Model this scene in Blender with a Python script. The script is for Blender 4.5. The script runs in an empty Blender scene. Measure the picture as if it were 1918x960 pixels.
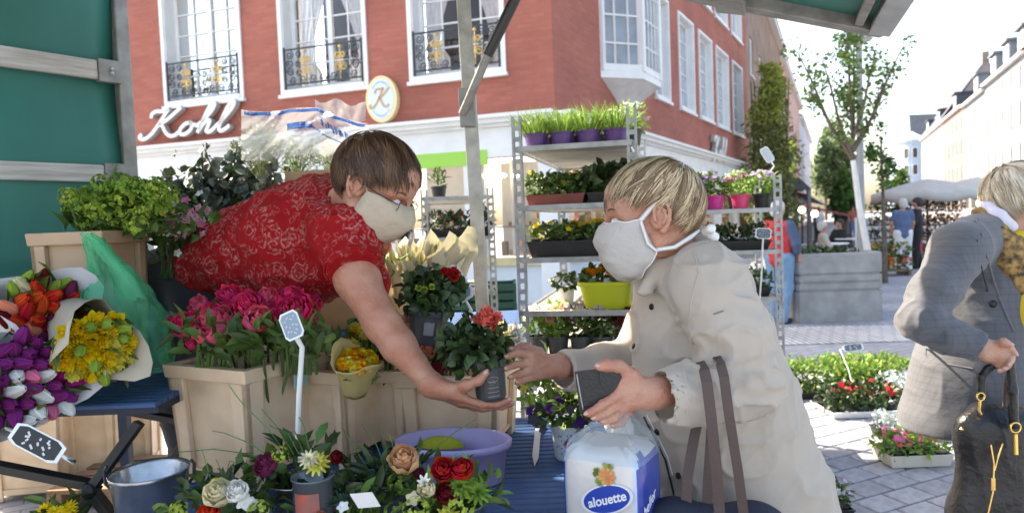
import bpy, bmesh, math, random
import numpy as np
from mathutils import Vector, Matrix, Euler, Quaternion

SC = bpy.context.scene
COL = SC.collection
R = math.radians
rnd = random.Random(7)

# ------------------------------------------------------------------ camera
F = 1300.0                      # focal length in photo pixels (1918 wide)
CAM_H = 1.5
CAMROT = Matrix.Rotation(R(90 - 2.75), 3, 'X') @ Matrix.Rotation(R(-2.2), 3, 'Z')
cam_data = bpy.data.cameras.new('camera')
cam = bpy.data.objects.new('camera', cam_data)
COL.objects.link(cam)
cam.matrix_world = Matrix.Translation((0, 0, CAM_H)) @ CAMROT.to_4x4()
cam_data.sensor_width = 36.0
cam_data.lens = 36.0 * F / 1918.0
cam_data.clip_start = 0.05
cam_data.clip_end = 2000
cam_data.dof.use_dof = True
cam_data.dof.focus_distance = 1.68
cam_data.dof.aperture_fstop = 4.5
SC.camera = cam

# ------------------------------------------------------------------ light
SUN_AZ = Vector((-0.80, 0.60, 0)).normalized()     # horizontal direction towards the sun
SUN_EL = R(47)
world = bpy.data.worlds.new('World')
SC.world = world
world.use_nodes = True
wn = world.node_tree.nodes
sky = wn.new('ShaderNodeTexSky')
sky.sky_type = 'NISHITA'
sky.sun_disc = False
sky.sun_elevation = SUN_EL
sky.sun_rotation = math.atan2(SUN_AZ.x, SUN_AZ.y)
sky.air_density = 1.0
sky.dust_density = 3.0
sky.ozone_density = 0.6
bgn = wn['Background']
bgn.inputs['Strength'].default_value = 0.15
world.node_tree.links.new(sky.outputs[0], bgn.inputs[0])
sun_data = bpy.data.lights.new('sun', 'SUN')
sun_data.energy = 4.0
sun_data.angle = R(0.53)
sun_data.color = (1.0, 0.94, 0.84)
sun = bpy.data.objects.new('sun', sun_data)
COL.objects.link(sun)
sd = Vector((SUN_AZ.x * math.cos(SUN_EL), SUN_AZ.y * math.cos(SUN_EL), math.sin(SUN_EL)))
sun.rotation_euler = sd.to_track_quat('Z', 'Y').to_euler()
SC.view_settings.view_transform = 'Standard'
SC.view_settings.look = 'None'
SC.view_settings.exposure = 1.95
SC.view_settings.use_white_balance = True
SC.view_settings.white_balance_temperature = 7400
SC.view_settings.white_balance_tint = 10
SC.view_settings.gamma = 1.0
SC.render.engine = 'CYCLES'
SC.cycles.use_denoising = True
SC.cycles.denoiser = 'OPENIMAGEDENOISE'
SC.cycles.max_bounces = 8
SC.cycles.diffuse_bounces = 4
SC.cycles.transparent_max_bounces = 16
SC.cycles.sample_clamp_indirect = 6.0
SC.cycles.caustics_reflective = False
SC.cycles.caustics_refractive = False

# ------------------------------------------------------------------ placing: photo pixel -> point in the place
def ray(px, py):
    d = CAMROT @ Vector(((px - 959) / F, -(py - 480) / F, -1.0))
    return d
def P(px, py, D):
    """the point seen at photo pixel (px, py), D metres out along +Y"""
    d = ray(px, py)
    return Vector((0, 0, CAM_H)) + d * (D / d.y)
def PZ(px, py, z):
    d = ray(px, py)
    return Vector((0, 0, CAM_H)) + d * ((z - CAM_H) / d.z)

# ------------------------------------------------------------------ materials
MATS = {}
def srgb(h):
    h = h.lstrip('#')
    c = [int(h[i:i + 2], 16) / 255 for i in (0, 2, 4)]
    return tuple(((x / 12.92) if x <= .04045 else ((x + .055) / 1.055) ** 2.4) for x in c)
def mat(name, col, rough=.6, metal=0., var=.0, vscale=6., bump=0., bscale=60., island=0., trans=0., spec=.5,
        sheen=0., coat=0., glass=0., alpha=1., col2=None, stretch=None, hue=0., sss=0.):
    if name in MATS: return MATS[name]
    m = bpy.data.materials.new(name); MATS[name] = m
    m.use_nodes = True
    nt = m.node_tree; N = nt.nodes; L = nt.links
    b = N['Principled BSDF']
    b.inputs['Roughness'].default_value = rough
    b.inputs['Metallic'].default_value = metal
    b.inputs['Specular IOR Level'].default_value = spec
    if sheen: b.inputs['Sheen Weight'].default_value = sheen
    if coat: b.inputs['Coat Weight'].default_value = coat
    if glass: b.inputs['Transmission Weight'].default_value = glass
    if alpha < 1: b.inputs['Alpha'].default_value = alpha
    if sss:
        b.inputs['Subsurface Weight'].default_value = sss
        b.inputs['Subsurface Radius'].default_value = (.012, .005, .003)
    c4 = (*col, 1)
    b.inputs['Base Color'].default_value = c4
    src = None
    tc = None
    def coords():
        nonlocal tc
        if tc is None:
            t = N.new('ShaderNodeTexCoord')
            mp = N.new('ShaderNodeMapping')
            L.new(t.outputs['Object'], mp.inputs[0])
            if stretch: mp.inputs['Scale'].default_value = stretch
            tc = mp.outputs[0]
        return tc
    if var or col2:
        n = N.new('ShaderNodeTexNoise'); n.inputs['Scale'].default_value = vscale; n.inputs['Detail'].default_value = 5
        L.new(coords(), n.inputs['Vector'])
        rp = N.new('ShaderNodeMapRange'); rp.inputs[1].default_value = .35; rp.inputs[2].default_value = .65
        L.new(n.outputs[0], rp.inputs[0])
        mx = N.new('ShaderNodeMix'); mx.data_type = 'RGBA'
        L.new(rp.outputs[0], mx.inputs[0])
        c2 = col2 if col2 else tuple(x * (1 - var) for x in col)
        mx.inputs[6].default_value = c4; mx.inputs[7].default_value = (*c2, 1)
        src = mx.outputs[2]
    if island:
        g = N.new('ShaderNodeNewGeometry')
        hs = N.new('ShaderNodeHueSaturation')
        mr = N.new('ShaderNodeMapRange'); mr.inputs[3].default_value = 1 - island; mr.inputs[4].default_value = 1 + island
        L.new(g.outputs['Random Per Island'], mr.inputs[0])
        L.new(mr.outputs[0], hs.inputs['Value'])
        if hue:
            m2 = N.new('ShaderNodeMath'); m2.operation = 'MULTIPLY'; m2.inputs[1].default_value = 7.31
            fr = N.new('ShaderNodeMath'); fr.operation = 'FRACT'
            L.new(g.outputs['Random Per Island'], m2.inputs[0]); L.new(m2.outputs[0], fr.inputs[0])
            mr2 = N.new('ShaderNodeMapRange'); mr2.inputs[3].default_value = .5 - hue; mr2.inputs[4].default_value = .5 + hue
            L.new(fr.outputs[0], mr2.inputs[0]); L.new(mr2.outputs[0], hs.inputs['Hue'])
        if src: L.new(src, hs.inputs['Color'])
        else: hs.inputs['Color'].default_value = c4
        src = hs.outputs[0]
    if src: L.new(src, b.inputs['Base Color'])
    if bump:
        n = N.new('ShaderNodeTexNoise'); n.inputs['Scale'].default_value = bscale; n.inputs['Detail'].default_value = 4
        L.new(coords(), n.inputs['Vector'])
        bp = N.new('ShaderNodeBump'); bp.inputs['Strength'].default_value = bump; bp.inputs['Distance'].default_value = .01
        L.new(n.outputs[0], bp.inputs['Height']); L.new(bp.outputs[0], b.inputs['Normal'])
    if trans:
        t = N.new('ShaderNodeBsdfTranslucent')
        if src: L.new(src, t.inputs[0])
        else: t.inputs[0].default_value = c4
        mx = N.new('ShaderNodeMixShader'); mx.inputs[0].default_value = trans
        out = N['Material Output']
        L.new(b.outputs[0], mx.inputs[1]); L.new(t.outputs[0], mx.inputs[2]); L.new(mx.outputs[0], out.inputs[0])
    return m

def film(name, col, amount, rough=.15, bump=.6):
    """thin clear or tinted plastic sheet: part see-through, part gloss"""
    if name in MATS: return MATS[name]
    m = mat(name, col, rough, trans=.25, bump=bump, bscale=22)
    nt = m.node_tree; out = nt.nodes['Material Output']
    s = out.inputs[0].links[0].from_socket
    t = nt.nodes.new('ShaderNodeBsdfTransparent'); t.inputs[0].default_value = (*[min(1, .35 + .65 * c / max(col)) for c in col], 1)
    mx = nt.nodes.new('ShaderNodeMixShader'); mx.inputs[0].default_value = amount
    nt.links.new(t.outputs[0], mx.inputs[1]); nt.links.new(s, mx.inputs[2]); nt.links.new(mx.outputs[0], out.inputs[0])
    return m

# ------------------------------------------------------------------ mesh building
def frame_of(axis, hint=Vector((0, 0, 1))):
    z = Vector(axis).normalized()
    if abs(z.dot(hint)) > .97: hint = Vector((1, 0, 0))
    x = hint.cross(z).normalized(); y = z.cross(x)
    return x, y, z
class MB:
    def __init__(s): s.v = []; s.f = []; s.m = []; s.cur = 0
    def face(s, pts):
        i = len(s.v); s.v += [tuple(p) for p in pts]; s.f.append(tuple(range(i, i + len(pts)))); s.m.append(s.cur)
    def grid(s, rows, close=False):
        i = len(s.v); n = len(rows[0])
        for r in rows: s.v += [tuple(p) for p in r]
        for a in range(len(rows) - 1):
            for b in range(n if close else n - 1):
                c = (b + 1) % n
                s.f.append((i + a * n + b, i + a * n + c, i + (a + 1) * n + c, i + (a + 1) * n + b)); s.m.append(s.cur)
    def hexa(s, p):
        """8 corners: bottom 4 (ccw) then top 4"""
        i = len(s.v); s.v += [tuple(q) for q in p]
        for q in ((3, 2, 1, 0), (4, 5, 6, 7), (0, 1, 5, 4), (1, 2, 6, 5), (2, 3, 7, 6), (3, 0, 4, 7)):
            s.f.append(tuple(i + k for k in q)); s.m.append(s.cur)
    def box(s, a, b):
        (x0, y0, z0), (x1, y1, z1) = a, b
        s.hexa([(x0, y0, z0), (x1, y0, z0), (x1, y1, z0), (x0, y1, z0), (x0, y0, z1), (x1, y0, z1), (x1, y1, z1), (x0, y1, z1)])
    def obox(s, o, ex, ey, ez):
        """box from corner o with edge vectors"""
        o = Vector(o); ex = Vector(ex); ey = Vector(ey); ez = Vector(ez)
        s.hexa([o, o + ex, o + ex + ey, o + ey, o + ez, o + ex + ez, o + ex + ey + ez, o + ey + ez])
    def bar(s, a, b, w, h, hint=Vector((0, 0, 1))):
        a = Vector(a); b = Vector(b); x, y, z = frame_of(b - a, hint)
        s.hexa([a - x * w / 2 - y * h / 2, a + x * w / 2 - y * h / 2, a + x * w / 2 + y * h / 2, a - x * w / 2 + y * h / 2,
                b - x * w / 2 - y * h / 2, b + x * w / 2 - y * h / 2, b + x * w / 2 + y * h / 2, b - x * w / 2 + y * h / 2])
    def tube(s, pts, r, n=6, cap=True):
        pts = [Vector(p) for p in pts]
        rr = r if isinstance(r, (list, tuple)) else [r] * len(pts)
        rows = []; hint = Vector((.13, .21, .97)).normalized()
        px = None
        for i, p in enumerate(pts):
            t = (pts[min(i + 1, len(pts) - 1)] - pts[max(i - 1, 0)])
            if t.length < 1e-9: t = Vector((0, 0, 1))
            t.normalize()
            if px is None: x, y, _ = frame_of(t, hint)
            else:
                x = (px - t * px.dot(t)).normalized(); y = t.cross(x)
            px = x
            rows.append([p + (x * math.cos(2 * math.pi * k / n) + y * math.sin(2 * math.pi * k / n)) * rr[i] for k in range(n)])
        s.grid(rows, True)
        if cap and n > 2:
            s.face(rows[0][::-1]); s.face(rows[-1])
    def lathe(s, prof, n=20, c=(0, 0, 0), sx=1., sy=1.):
        c = Vector(c)
        s.grid([[c + Vector((r * sx * math.cos(2 * math.pi * k / n), r * sy * math.sin(2 * math.pi * k / n), z)) for k in range(n)] for r, z in prof], True)
    def ball(s, c, r, n=10, m=7, M=None):
        c = Vector(c); r = Vector(r) if hasattr(r, '__len__') else Vector((r, r, r))
        rows = []
        for j in range(m + 1):
            ph = math.pi * j / m
            row = []
            for k in range(n):
                th = 2 * math.pi * k / n
                q = Vector((r.x * math.sin(ph) * math.cos(th), r.y * math.sin(ph) * math.sin(th), r.z * math.cos(ph)))
                row.append(c + (M @ q if M else q))
            rows.append(row)
        s.grid(rows[::-1], True)
    def leaf(s, p, d, nrm, ln, w, droop=.25, fold=.25):
        p = Vector(p); d = Vector(d).normalized(); nrm = Vector(nrm)
        sd = d.cross(nrm)
        if sd.length < 1e-4: sd = d.orthogonal()
        sd.normalize(); nn = sd.cross(d)
        i = len(s.v)
        m = p + d * ln * .3 + nn * ln * .04; m2 = p + d * ln * (.68 - droop * .1) - nn * ln * droop * .35
        e = p + d * ln * (1 - droop * .3) - nn * ln * droop
        up = nn * w * fold; a = sd * w * .46; b = sd * w * .40
        s.v += [tuple(p), tuple(m + a + up), tuple(m), tuple(m - a + up), tuple(m2 + b + up * .8), tuple(m2), tuple(m2 - b + up * .8), tuple(e)]
        for q in ((0, 1, 2), (0, 2, 3), (1, 4, 5, 2), (2, 5, 6, 3), (4, 7, 5), (5, 7, 6)):
            s.f.append(tuple(i + k for k in q)); s.m.append(s.cur)
    def blade(s, p, d, side, ln, w, bend):
        p = Vector(p); d = Vector(d).normalized(); bend = Vector(bend)
        i = len(s.v)
        for t, ww in ((0, .6), (.5, 1)):
            q = p + d * ln * t + bend * t * t
            s.v += [tuple(q - side * w * ww / 2), tuple(q + side * w * ww / 2)]
        s.v.append(tuple(p + d * ln + bend))
        for q in ((0, 1, 3, 2), (2, 3, 4)):
            s.f.append(tuple(i + k for k in q)); s.m.append(s.cur)
    def mesh(s, name, mats, smooth=False):
        me = bpy.data.meshes.new(name)
        me.from_pydata(s.v, [], s.f)
        if not isinstance(mats, (list, tuple)): mats = [mats]
        for m in mats: me.materials.append(m)
        if len(mats) > 1: me.polygons.foreach_set('material_index', s.m)
        if smooth: me.polygons.foreach_set('use_smooth', [True] * len(s.f))
        me.update()
        return me
    def build(s, name, mats, parent=None, smooth=False, **kw):
        return link(name, s.mesh(name, mats, smooth), parent, **kw)
def link(name, me, parent=None, label=None, cat=None, group=None, kind=None, loc=None, rot=None, bevel=0, solid=0):
    o = bpy.data.objects.new(name, me); COL.objects.link(o)
    if parent is not None:
        o.parent = parent
        if loc is None and not getattr(parent, 'local_parts', False):
            o.matrix_parent_inverse = parent_inverse(parent)
    if loc is not None: o.location = loc
    if rot is not None: o.rotation_euler = rot
    if label: o['label'] = label
    if cat: o['category'] = cat
    if group: o['group'] = group
    if kind: o['kind'] = kind
    if solid:
        md = o.modifiers.new('thick', 'SOLIDIFY'); md.thickness = solid; md.offset = 0
    if bevel:
        md = o.modifiers.new('bevel', 'BEVEL'); md.width = bevel; md.segments = 2; md.limit_method = 'ANGLE'
    return o
def wmat(o):
    m = Matrix.LocRotScale(o.location, o.rotation_euler, o.scale)
    return wmat(o.parent) @ o.matrix_parent_inverse @ m if o.parent else m
def parent_inverse(p): return wmat(p).inverted()
def thing(name, label, cat, loc=(0, 0, 0), rotz=0., group=None):
    o = bpy.data.objects.new(name, None); COL.objects.link(o)
    o.empty_display_size = .1
    o.location = loc; o.rotation_euler = (0, 0, rotz); o['label'] = label; o['category'] = cat
    if group: o['group'] = group
    return o
def copy_tree(o, parent=None):
    c = o.copy(); COL.objects.link(c); c.parent = parent
    for ch in o.children: copy_tree(ch, c)
    return c
def part(name, me, parent, loc=(0, 0, 0), rot=(0, 0, 0), scale=None, **kw):
    """a child whose mesh is in the parent's own coordinates"""
    o = link(name, me, parent, loc=loc, rot=rot, **kw)
    if scale is not None: o.scale = scale if hasattr(scale, '__len__') else (scale,) * 3
    return o

# ------------------------------------------------------------------ noise + implicit surfaces
def vnoise(p, seed=0):
    """value noise on an (n,3) array, range about -1..1"""
    p = np.asarray(p, dtype=np.float64) + seed * 17.13
    i = np.floor(p).astype(np.int64); f = p - i; f = f * f * (3 - 2 * f)
    def h(a, b, c):
        n = (a * 374761393 + b * 668265263 + c * 2147483647 + seed * 1442695) & 0xffffffff
        n = ((n ^ (n >> 13)) * 1274126177) & 0xffffffff
        return ((n ^ (n >> 16)) & 0xffff) / 32767.5 - 1
    r = 0
    for dx in (0, 1):
        for dy in (0, 1):
            for dz in (0, 1):
                w = (f[:, 0] if dx else 1 - f[:, 0]) * (f[:, 1] if dy else 1 - f[:, 1]) * (f[:, 2] if dz else 1 - f[:, 2])
                r = r + w * h(i[:, 0] + dx, i[:, 1] + dy, i[:, 2] + dz)
    return r
class Blob:
    """smooth union of round cones and ellipsoids, meshed with surface nets into one continuous skin"""
    def __init__(s): s.p = []
    def cone(s, a, b, ra, rb, k=.02, flat=None, sub=False):
        s.p.append(('c', np.array(a), np.array(b), ra, rb, k, flat, sub)); return s
    def chain(s, pts, rs, k=.02, flat=None):
        for i in range(len(pts) - 1): s.cone(pts[i], pts[i + 1], rs[i], rs[i + 1], k, flat)
        return s
    def ell(s, c, r, k=.02, M=None, sub=False):
        M = np.array(M) if M is not None else np.eye(3)
        s.p.append(('e', np.array(c), np.array(r if hasattr(r, '__len__') else (r, r, r), dtype=float), M, 0, k, None, sub)); return s
    def mesh(s, name, h, m, disp=None, cut=None, smooth_it=0):
        lo = np.full(3, 1e9); hi = np.full(3, -1e9); bbs = []
        for q in s.p:
            if q[0] == 'c':
                sc = max(1, q[6][1]) if q[6] else 1
                rr = max(q[3], q[4]) * sc
                a = np.minimum(q[1], q[2]) - rr; b = np.maximum(q[1], q[2]) + rr
            else:
                rr = q[2].max(); a = q[1] - rr; b = q[1] + rr
            bbs.append((a, b))
            if not q[7]: lo = np.minimum(lo, a); hi = np.maximum(hi, b)
        lo -= 3 * h; hi += 3 * h
        n = np.ceil((hi - lo) / h).astype(int) + 1
        fld = np.full(tuple(n), 1.0, dtype=np.float32)
        ax = [lo[i] + h * np.arange(n[i]) for i in range(3)]
        for q, (a, b) in zip(s.p, bbs):
            k = q[5]; mg = k * 1.2 + 3 * h
            i0 = np.clip(np.floor((a - mg - lo) / h).astype(int), 0, n - 1); i1 = np.clip(np.ceil((b + mg - lo) / h).astype(int) + 1, 1, n)
            if np.any(i1 <= i0): continue
            X = ax[0][i0[0]:i1[0]][:, None, None]; Y = ax[1][i0[1]:i1[1]][None, :, None]; Z = ax[2][i0[2]:i1[2]][None, None, :]
            if q[0] == 'c':
                A, B, ra, rb, flat = q[1], q[2], q[3], q[4], q[6]
                dx, dy, dz = X - A[0], Y - A[1], Z - A[2]
                ba = B - A
                if flat:
                    fa, fs = np.array(flat[0], dtype=float), flat[1]
                    t = dx * fa[0] + dy * fa[1] + dz * fa[2]; g = t * (1 / fs - 1)
                    dx = dx + g * fa[0]; dy = dy + g * fa[1]; dz = dz + g * fa[2]
                    ba = ba + fa * (ba @ fa) * (1 / fs - 1)
                l2 = max(ba @ ba, 1e-12)
                t = np.clip((dx * ba[0] + dy * ba[1] + dz * ba[2]) / l2, 0, 1)
                d = np.sqrt((dx - t * ba[0]) ** 2 + (dy - t * ba[1]) ** 2 + (dz - t * ba[2]) ** 2) - (ra + (rb - ra) * t)
            else:
                c, r, M = q[1], q[2], q[3]
                dx, dy, dz = X - c[0], Y - c[1], Z - c[2]
                u = [(dx * M[0, j] + dy * M[1, j] + dz * M[2, j]) for j in range(3)]
                k0 = np.sqrt(sum((u[j] / r[j]) ** 2 for j in range(3))); k1 = np.sqrt(sum((u[j] / r[j] ** 2) ** 2 for j in range(3))) + 1e-9
                d = k0 * (k0 - 1) / k1
            sl = (slice(i0[0], i1[0]), slice(i0[1], i1[1]), slice(i0[2], i1[2]))
            f = fld[sl]
            if q[7]:
                hh = np.clip(k - np.abs(f + d), 0, None) / k
                fld[sl] = np.maximum(f, -d) + hh * hh * k * .25
            else:
                hh = np.clip(k - np.abs(f - d), 0, None) / k
                fld[sl] = np.minimum(f, d) - hh * hh * k * .25
        if cut is not None:      # keep only where cut(x,y,z) < 0
            fld = np.maximum(fld, cut(ax[0][:, None, None], ax[1][None, :, None], ax[2][None, None, :]).astype(np.float32))
        v, f = nets(fld, lo, h)
        for _ in range(smooth_it): v = relax(v, f)
        if disp is not None: v = v + normals(v, f) * disp(v)[:, None]
        me = bpy.data.meshes.new(name)
        me.vertices.add(len(v)); me.vertices.foreach_set('co', v.astype(np.float32).ravel())
        me.loops.add(len(f) * 4); me.loops.foreach_set('vertex_index', f.ravel().astype(np.int32))
        me.polygons.add(len(f)); me.polygons.foreach_set('loop_start', np.arange(0, len(f) * 4, 4, dtype=np.int32))
        me.polygons.foreach_set('use_smooth', np.ones(len(f), dtype=bool))
        me.update(calc_edges=True); me.validate()
        for mm in (m if isinstance(m, (list, tuple)) else [m]): me.materials.append(mm)
        return me
def nets(fld, lo, h):
    ins = fld < 0
    nx, ny, nz = fld.shape
    cnt = np.zeros((nx - 1, ny - 1, nz - 1), dtype=np.int8)
    for a in (0, 1):
        for b in (0, 1):
            for c in (0, 1): cnt += ins[a:nx - 1 + a, b:ny - 1 + b, c:nz - 1 + c]
    act = (cnt > 0) & (cnt < 8)
    I = np.argwhere(act)
    idx = np.full(act.shape, -1, dtype=np.int32); idx[act] = np.arange(len(I))
    acc = np.zeros((len(I), 3)); num = np.zeros(len(I))
    cor = [(a, b, c) for a in (0, 1) for b in (0, 1) for c in (0, 1)]
    val = {c: fld[I[:, 0] + c[0], I[:, 1] + c[1], I[:, 2] + c[2]] for c in cor}
    for c in cor:
        for k in range(3):
            if c[k]: continue
            e = list(c); e[k] = 1; e = tuple(e)
            va, vb = val[c], val[e]
            x = (va < 0) != (vb < 0)
            t = np.where(x, va / np.where(x, va - vb, 1), 0)
            p = np.array(c, dtype=float)[None, :].repeat(len(I), 0); p[:, k] = t
            acc += p * x[:, None]; num += x
    v = lo + h * (I + acc / num[:, None])
    fs = []
    for k in range(3):
        s0 = [slice(None)] * 3; s1 = [slice(None)] * 3
        s0[k] = slice(0, -1); s1[k] = slice(1, None)
        a = ins[tuple(s0)]; b = ins[tuple(s1)]
        E = np.argwhere(a != b); flip = a[tuple(E.T)]
        k1, k2 = (k + 1) % 3, (k + 2) % 3
        ok = (E[:, k1] > 0) & (E[:, k2] > 0) & (E[:, k1] < fld.shape[k1] - 1) & (E[:, k2] < fld.shape[k2] - 1)
        E = E[ok]; flip = flip[ok]
        def g(d1, d2):
            Q = E.copy(); Q[:, k1] -= d1; Q[:, k2] -= d2
            return idx[tuple(Q.T)]
        q = np.stack([g(1, 1), g(0, 1), g(0, 0), g(1, 0)], 1)
        q[~flip] = q[~flip][:, ::-1]
        fs.append(q)
    return v, np.concatenate(fs)
def relax(v, f):
    acc = np.zeros_like(v); num = np.zeros(len(v))
    for k in range(4):
        for j in ((k + 1) % 4, (k + 3) % 4):
            np.add.at(acc, f[:, k], v[f[:, j]]); np.add.at(num, f[:, k], 1)
    return v * .5 + .5 * acc / np.maximum(num, 1)[:, None]
def normals(v, f):
    a = np.cross(v[f[:, 2]] - v[f[:, 0]], v[f[:, 3]] - v[f[:, 1]])
    n = np.zeros_like(v)
    for k in range(4): np.add.at(n, f[:, k], a)
    return n / (np.linalg.norm(n, axis=1)[:, None] + 1e-12)
def rvec(s=1.):
    while True:
        v = Vector((rnd.uniform(-1, 1), rnd.uniform(-1, 1), rnd.uniform(-1, 1)))
        if .05 < v.length < 1: return v.normalized() * s
# ================================================================== SETTING
class Fac:
    """a vertical facade: origin on the ground, u along it, n outwards"""
    def __init__(s, o, u, n):
        s.o = Vector((o[0], o[1], 0)); s.u = Vector((u[0], u[1], 0)).normalized(); s.n = Vector((n[0], n[1], 0)).normalized()
    def pt(s, u, z, o=0.): return s.o + s.u * u + s.n * o + Vector((0, 0, z))
    def uv(s, px, py):
        d = ray(px, py); c = Vector((0, 0, CAM_H))
        t = (s.o - c).dot(s.n) / d.dot(s.n); p = c + d * t
        return (p - s.o).dot(s.u), p.z
    def box(s, mb, u0, u1, z0, z1, o0, o1):
        mb.hexa([s.pt(u0, z0, o0), s.pt(u1, z0, o0), s.pt(u1, z0, o1), s.pt(u0, z0, o1),
                 s.pt(u0, z1, o0), s.pt(u1, z1, o0), s.pt(u1, z1, o1), s.pt(u0, z1, o1)])
    def setuv(s, me):
        l = me.uv_layers.new(name='uv')
        for lp in me.loops:
            p = me.vertices[lp.vertex_index].co - s.o
            l.data[lp.index].uv = (p.dot(s.u) + p.dot(s.n), p.z)
def wall_mesh(fac, u0, u1, z0, z1, holes, depth, m, name='wall', o=0.):
    mb = MB()
    us = sorted({u0, u1} | {min(max(h[i], u0), u1) for h in holes for i in (0, 1)})
    zs = sorted({z0, z1} | {min(max(h[i], z0), z1) for h in holes for i in (2, 3)})
    for a, b in zip(us, us[1:]):
        for c, d in zip(zs, zs[1:]):
            mu, mz = (a + b) / 2, (c + d) / 2
            if any(h[0] < mu < h[1] and h[2] < mz < h[3] for h in holes): continue
            mb.face([fac.pt(a, c, o), fac.pt(b, c, o), fac.pt(b, d, o), fac.pt(a, d, o)])
    for h in holes:
        a, b, c, d = h
        for q in (((a, c), (a, d)), ((a, d), (b, d)), ((b, d), (b, c)), ((b, c), (a, c))):
            mb.face([fac.pt(*q[0], o), fac.pt(*q[1], o), fac.pt(*q[1], o - depth), fac.pt(*q[0], o - depth)])
    me = mb.mesh(name, m)
    fac.setuv(me)
    return me
def brick_mat(name, c1, c2, mortar, bw=.25, bh=.075, mo=.012, bump=.5, rough=.85, grime=.25, squash=True):
    m = bpy.data.materials.new(name); MATS[name] = m; m.use_nodes = True
    nt = m.node_tree; N = nt.nodes; L = nt.links; b = N['Principled BSDF']; b.inputs['Roughness'].default_value = rough
    uv = N.new('ShaderNodeTexCoord')
    br = N.new('ShaderNodeTexBrick')
    br.inputs['Scale'].default_value = 1; br.inputs['Brick Width'].default_value = bw; br.inputs['Row Height'].default_value = bh
    br.inputs['Mortar Size'].default_value = mo; br.inputs['Mortar Smooth'].default_value = .2
    br.inputs['Color1'].default_value = (*c1, 1); br.inputs['Color2'].default_value = (*c2, 1); br.inputs['Mortar'].default_value = (*mortar, 1)
    L.new(uv.outputs['UV'], br.inputs['Vector'])
    n = N.new('ShaderNodeTexNoise'); n.inputs['Scale'].default_value = .9; n.inputs['Detail'].default_value = 7
    L.new(uv.outputs['UV'], n.inputs['Vector'])
    mr = N.new('ShaderNodeMapRange'); mr.inputs[1].default_value = .3; mr.inputs[2].default_value = .7; mr.inputs[3].default_value = 1 - grime; mr.inputs[4].default_value = 1 + grime * .5
    L.new(n.outputs[0], mr.inputs[0])
    hs = N.new('ShaderNodeHueSaturation'); L.new(mr.outputs[0], hs.inputs['Value']); L.new(br.outputs['Color'], hs.inputs['Color'])
    L.new(hs.outputs[0], b.inputs['Base Color'])
    bp = N.new('ShaderNodeBump'); bp.inputs['Strength'].default_value = bump; bp.inputs['Distance'].default_value = .01; bp.invert = True
    L.new(br.outputs['Fac'], bp.inputs['Height']); L.new(bp.outputs[0], b.inputs['Normal'])
    return m
WHITE = mat('white_paint', (.8, .8, .79), .45, var=.08, vscale=3, bump=.05, bscale=20)
GLASS = mat('window_glass', (.05, .06, .07), .04, spec=.9, var=.3, vscale=.8)
IRON = mat('wrought_iron', (.05, .055, .065), .45, metal=.4)
GOLD = mat('gilded_iron', (.75, .52, .2), .35, metal=.7, var=.3)

# ---- ground
gm = brick_mat('paving', (.36, .37, .40), (.29, .30, .33), (.15, .15, .16), .2, .1, .006, .3, .8, .3)
mb = MB(); mb.face([(-300, -120, 0), (300, -120, 0), (300, 500, 0), (-300, 500, 0)])
me = mb.mesh('ground', gm)
uvl = me.uv_layers.new(name='uv')
for lp in me.loops:
    c = me.vertices[lp.vertex_index].co; uvl.data[lp.index].uv = (c.x * .86 + c.y * .5, c.y * .86 - c.x * .5)
ground = link('ground', me, kind='structure')
mb = MB()
strip_m = brick_mat('ribbed_paving', (.62, .61, .59), (.5, .5, .49), (.22, .22, .23), .3, .075, .014, .6, .7, .15)
sp = [PZ(1380, 648, .006), PZ(1760, 636, .006), PZ(1760, 606, .006), PZ(1380, 614, .006)]
mb.face(sp); me = mb.mesh('ribbed_paving_strip', strip_m)
uvl = me.uv_layers.new(name='uv')
for lp in me.loops:
    c = me.vertices[lp.vertex_index].co; uvl.data[lp.index].uv = (c.y, c.x)
link('pavement_strip', me, kind='structure')
# stone pavers near the stall: own pieces, children of the pavement
pav = bpy.data.objects.new('pavement', None); COL.objects.link(pav); pav['kind'] = 'structure'
paver_m = [mat('paver_%d' % i, c, .8, var=.25, vscale=30, bump=.35, bscale=120) for i, c in enumerate(((.34, .35, .38), (.28, .29, .33), (.39, .39, .41), (.31, .31, .33)))]
def paver_mesh(m, a, b):
    mb = MB(); e = .007; z0, z1, z2 = -.02, .008, .013
    r0 = [(-a, -b, z0), (a, -b, z0), (a, b, z0), (-a, b, z0)]
    r1 = [(-a, -b, z1), (a, -b, z1), (a, b, z1), (-a, b, z1)]
    r2 = [(-a + e, -b + e, z2), (a - e, -b + e, z2), (a - e, b - e, z2), (-a + e, b - e, z2)]
    mb.grid([r0, r1, r2], True); mb.face(r2)
    return mb.mesh('paver', m)
PW, PH = .215, .165
pmeshes = [paver_mesh(m, PW / 2 - .006, PH / 2 - .006) for m in paver_m]
spots = []
ca, sa = math.cos(R(24)), math.sin(R(24))
for j in range(-60, 60):
    for i in range(-60, 60):
        x = i * PW + (j % 2) * PW * .5; y = j * PH
        X = 2.4 + x * ca - y * sa; Y = 4.8 + x * sa + y * ca
        if not (3.0 < Y < 6.9): continue
        k = X / Y * F + 959
        if 1440 < k < 1860: spots.append((Y, X))
spots.sort()
rest = MB()
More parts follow.
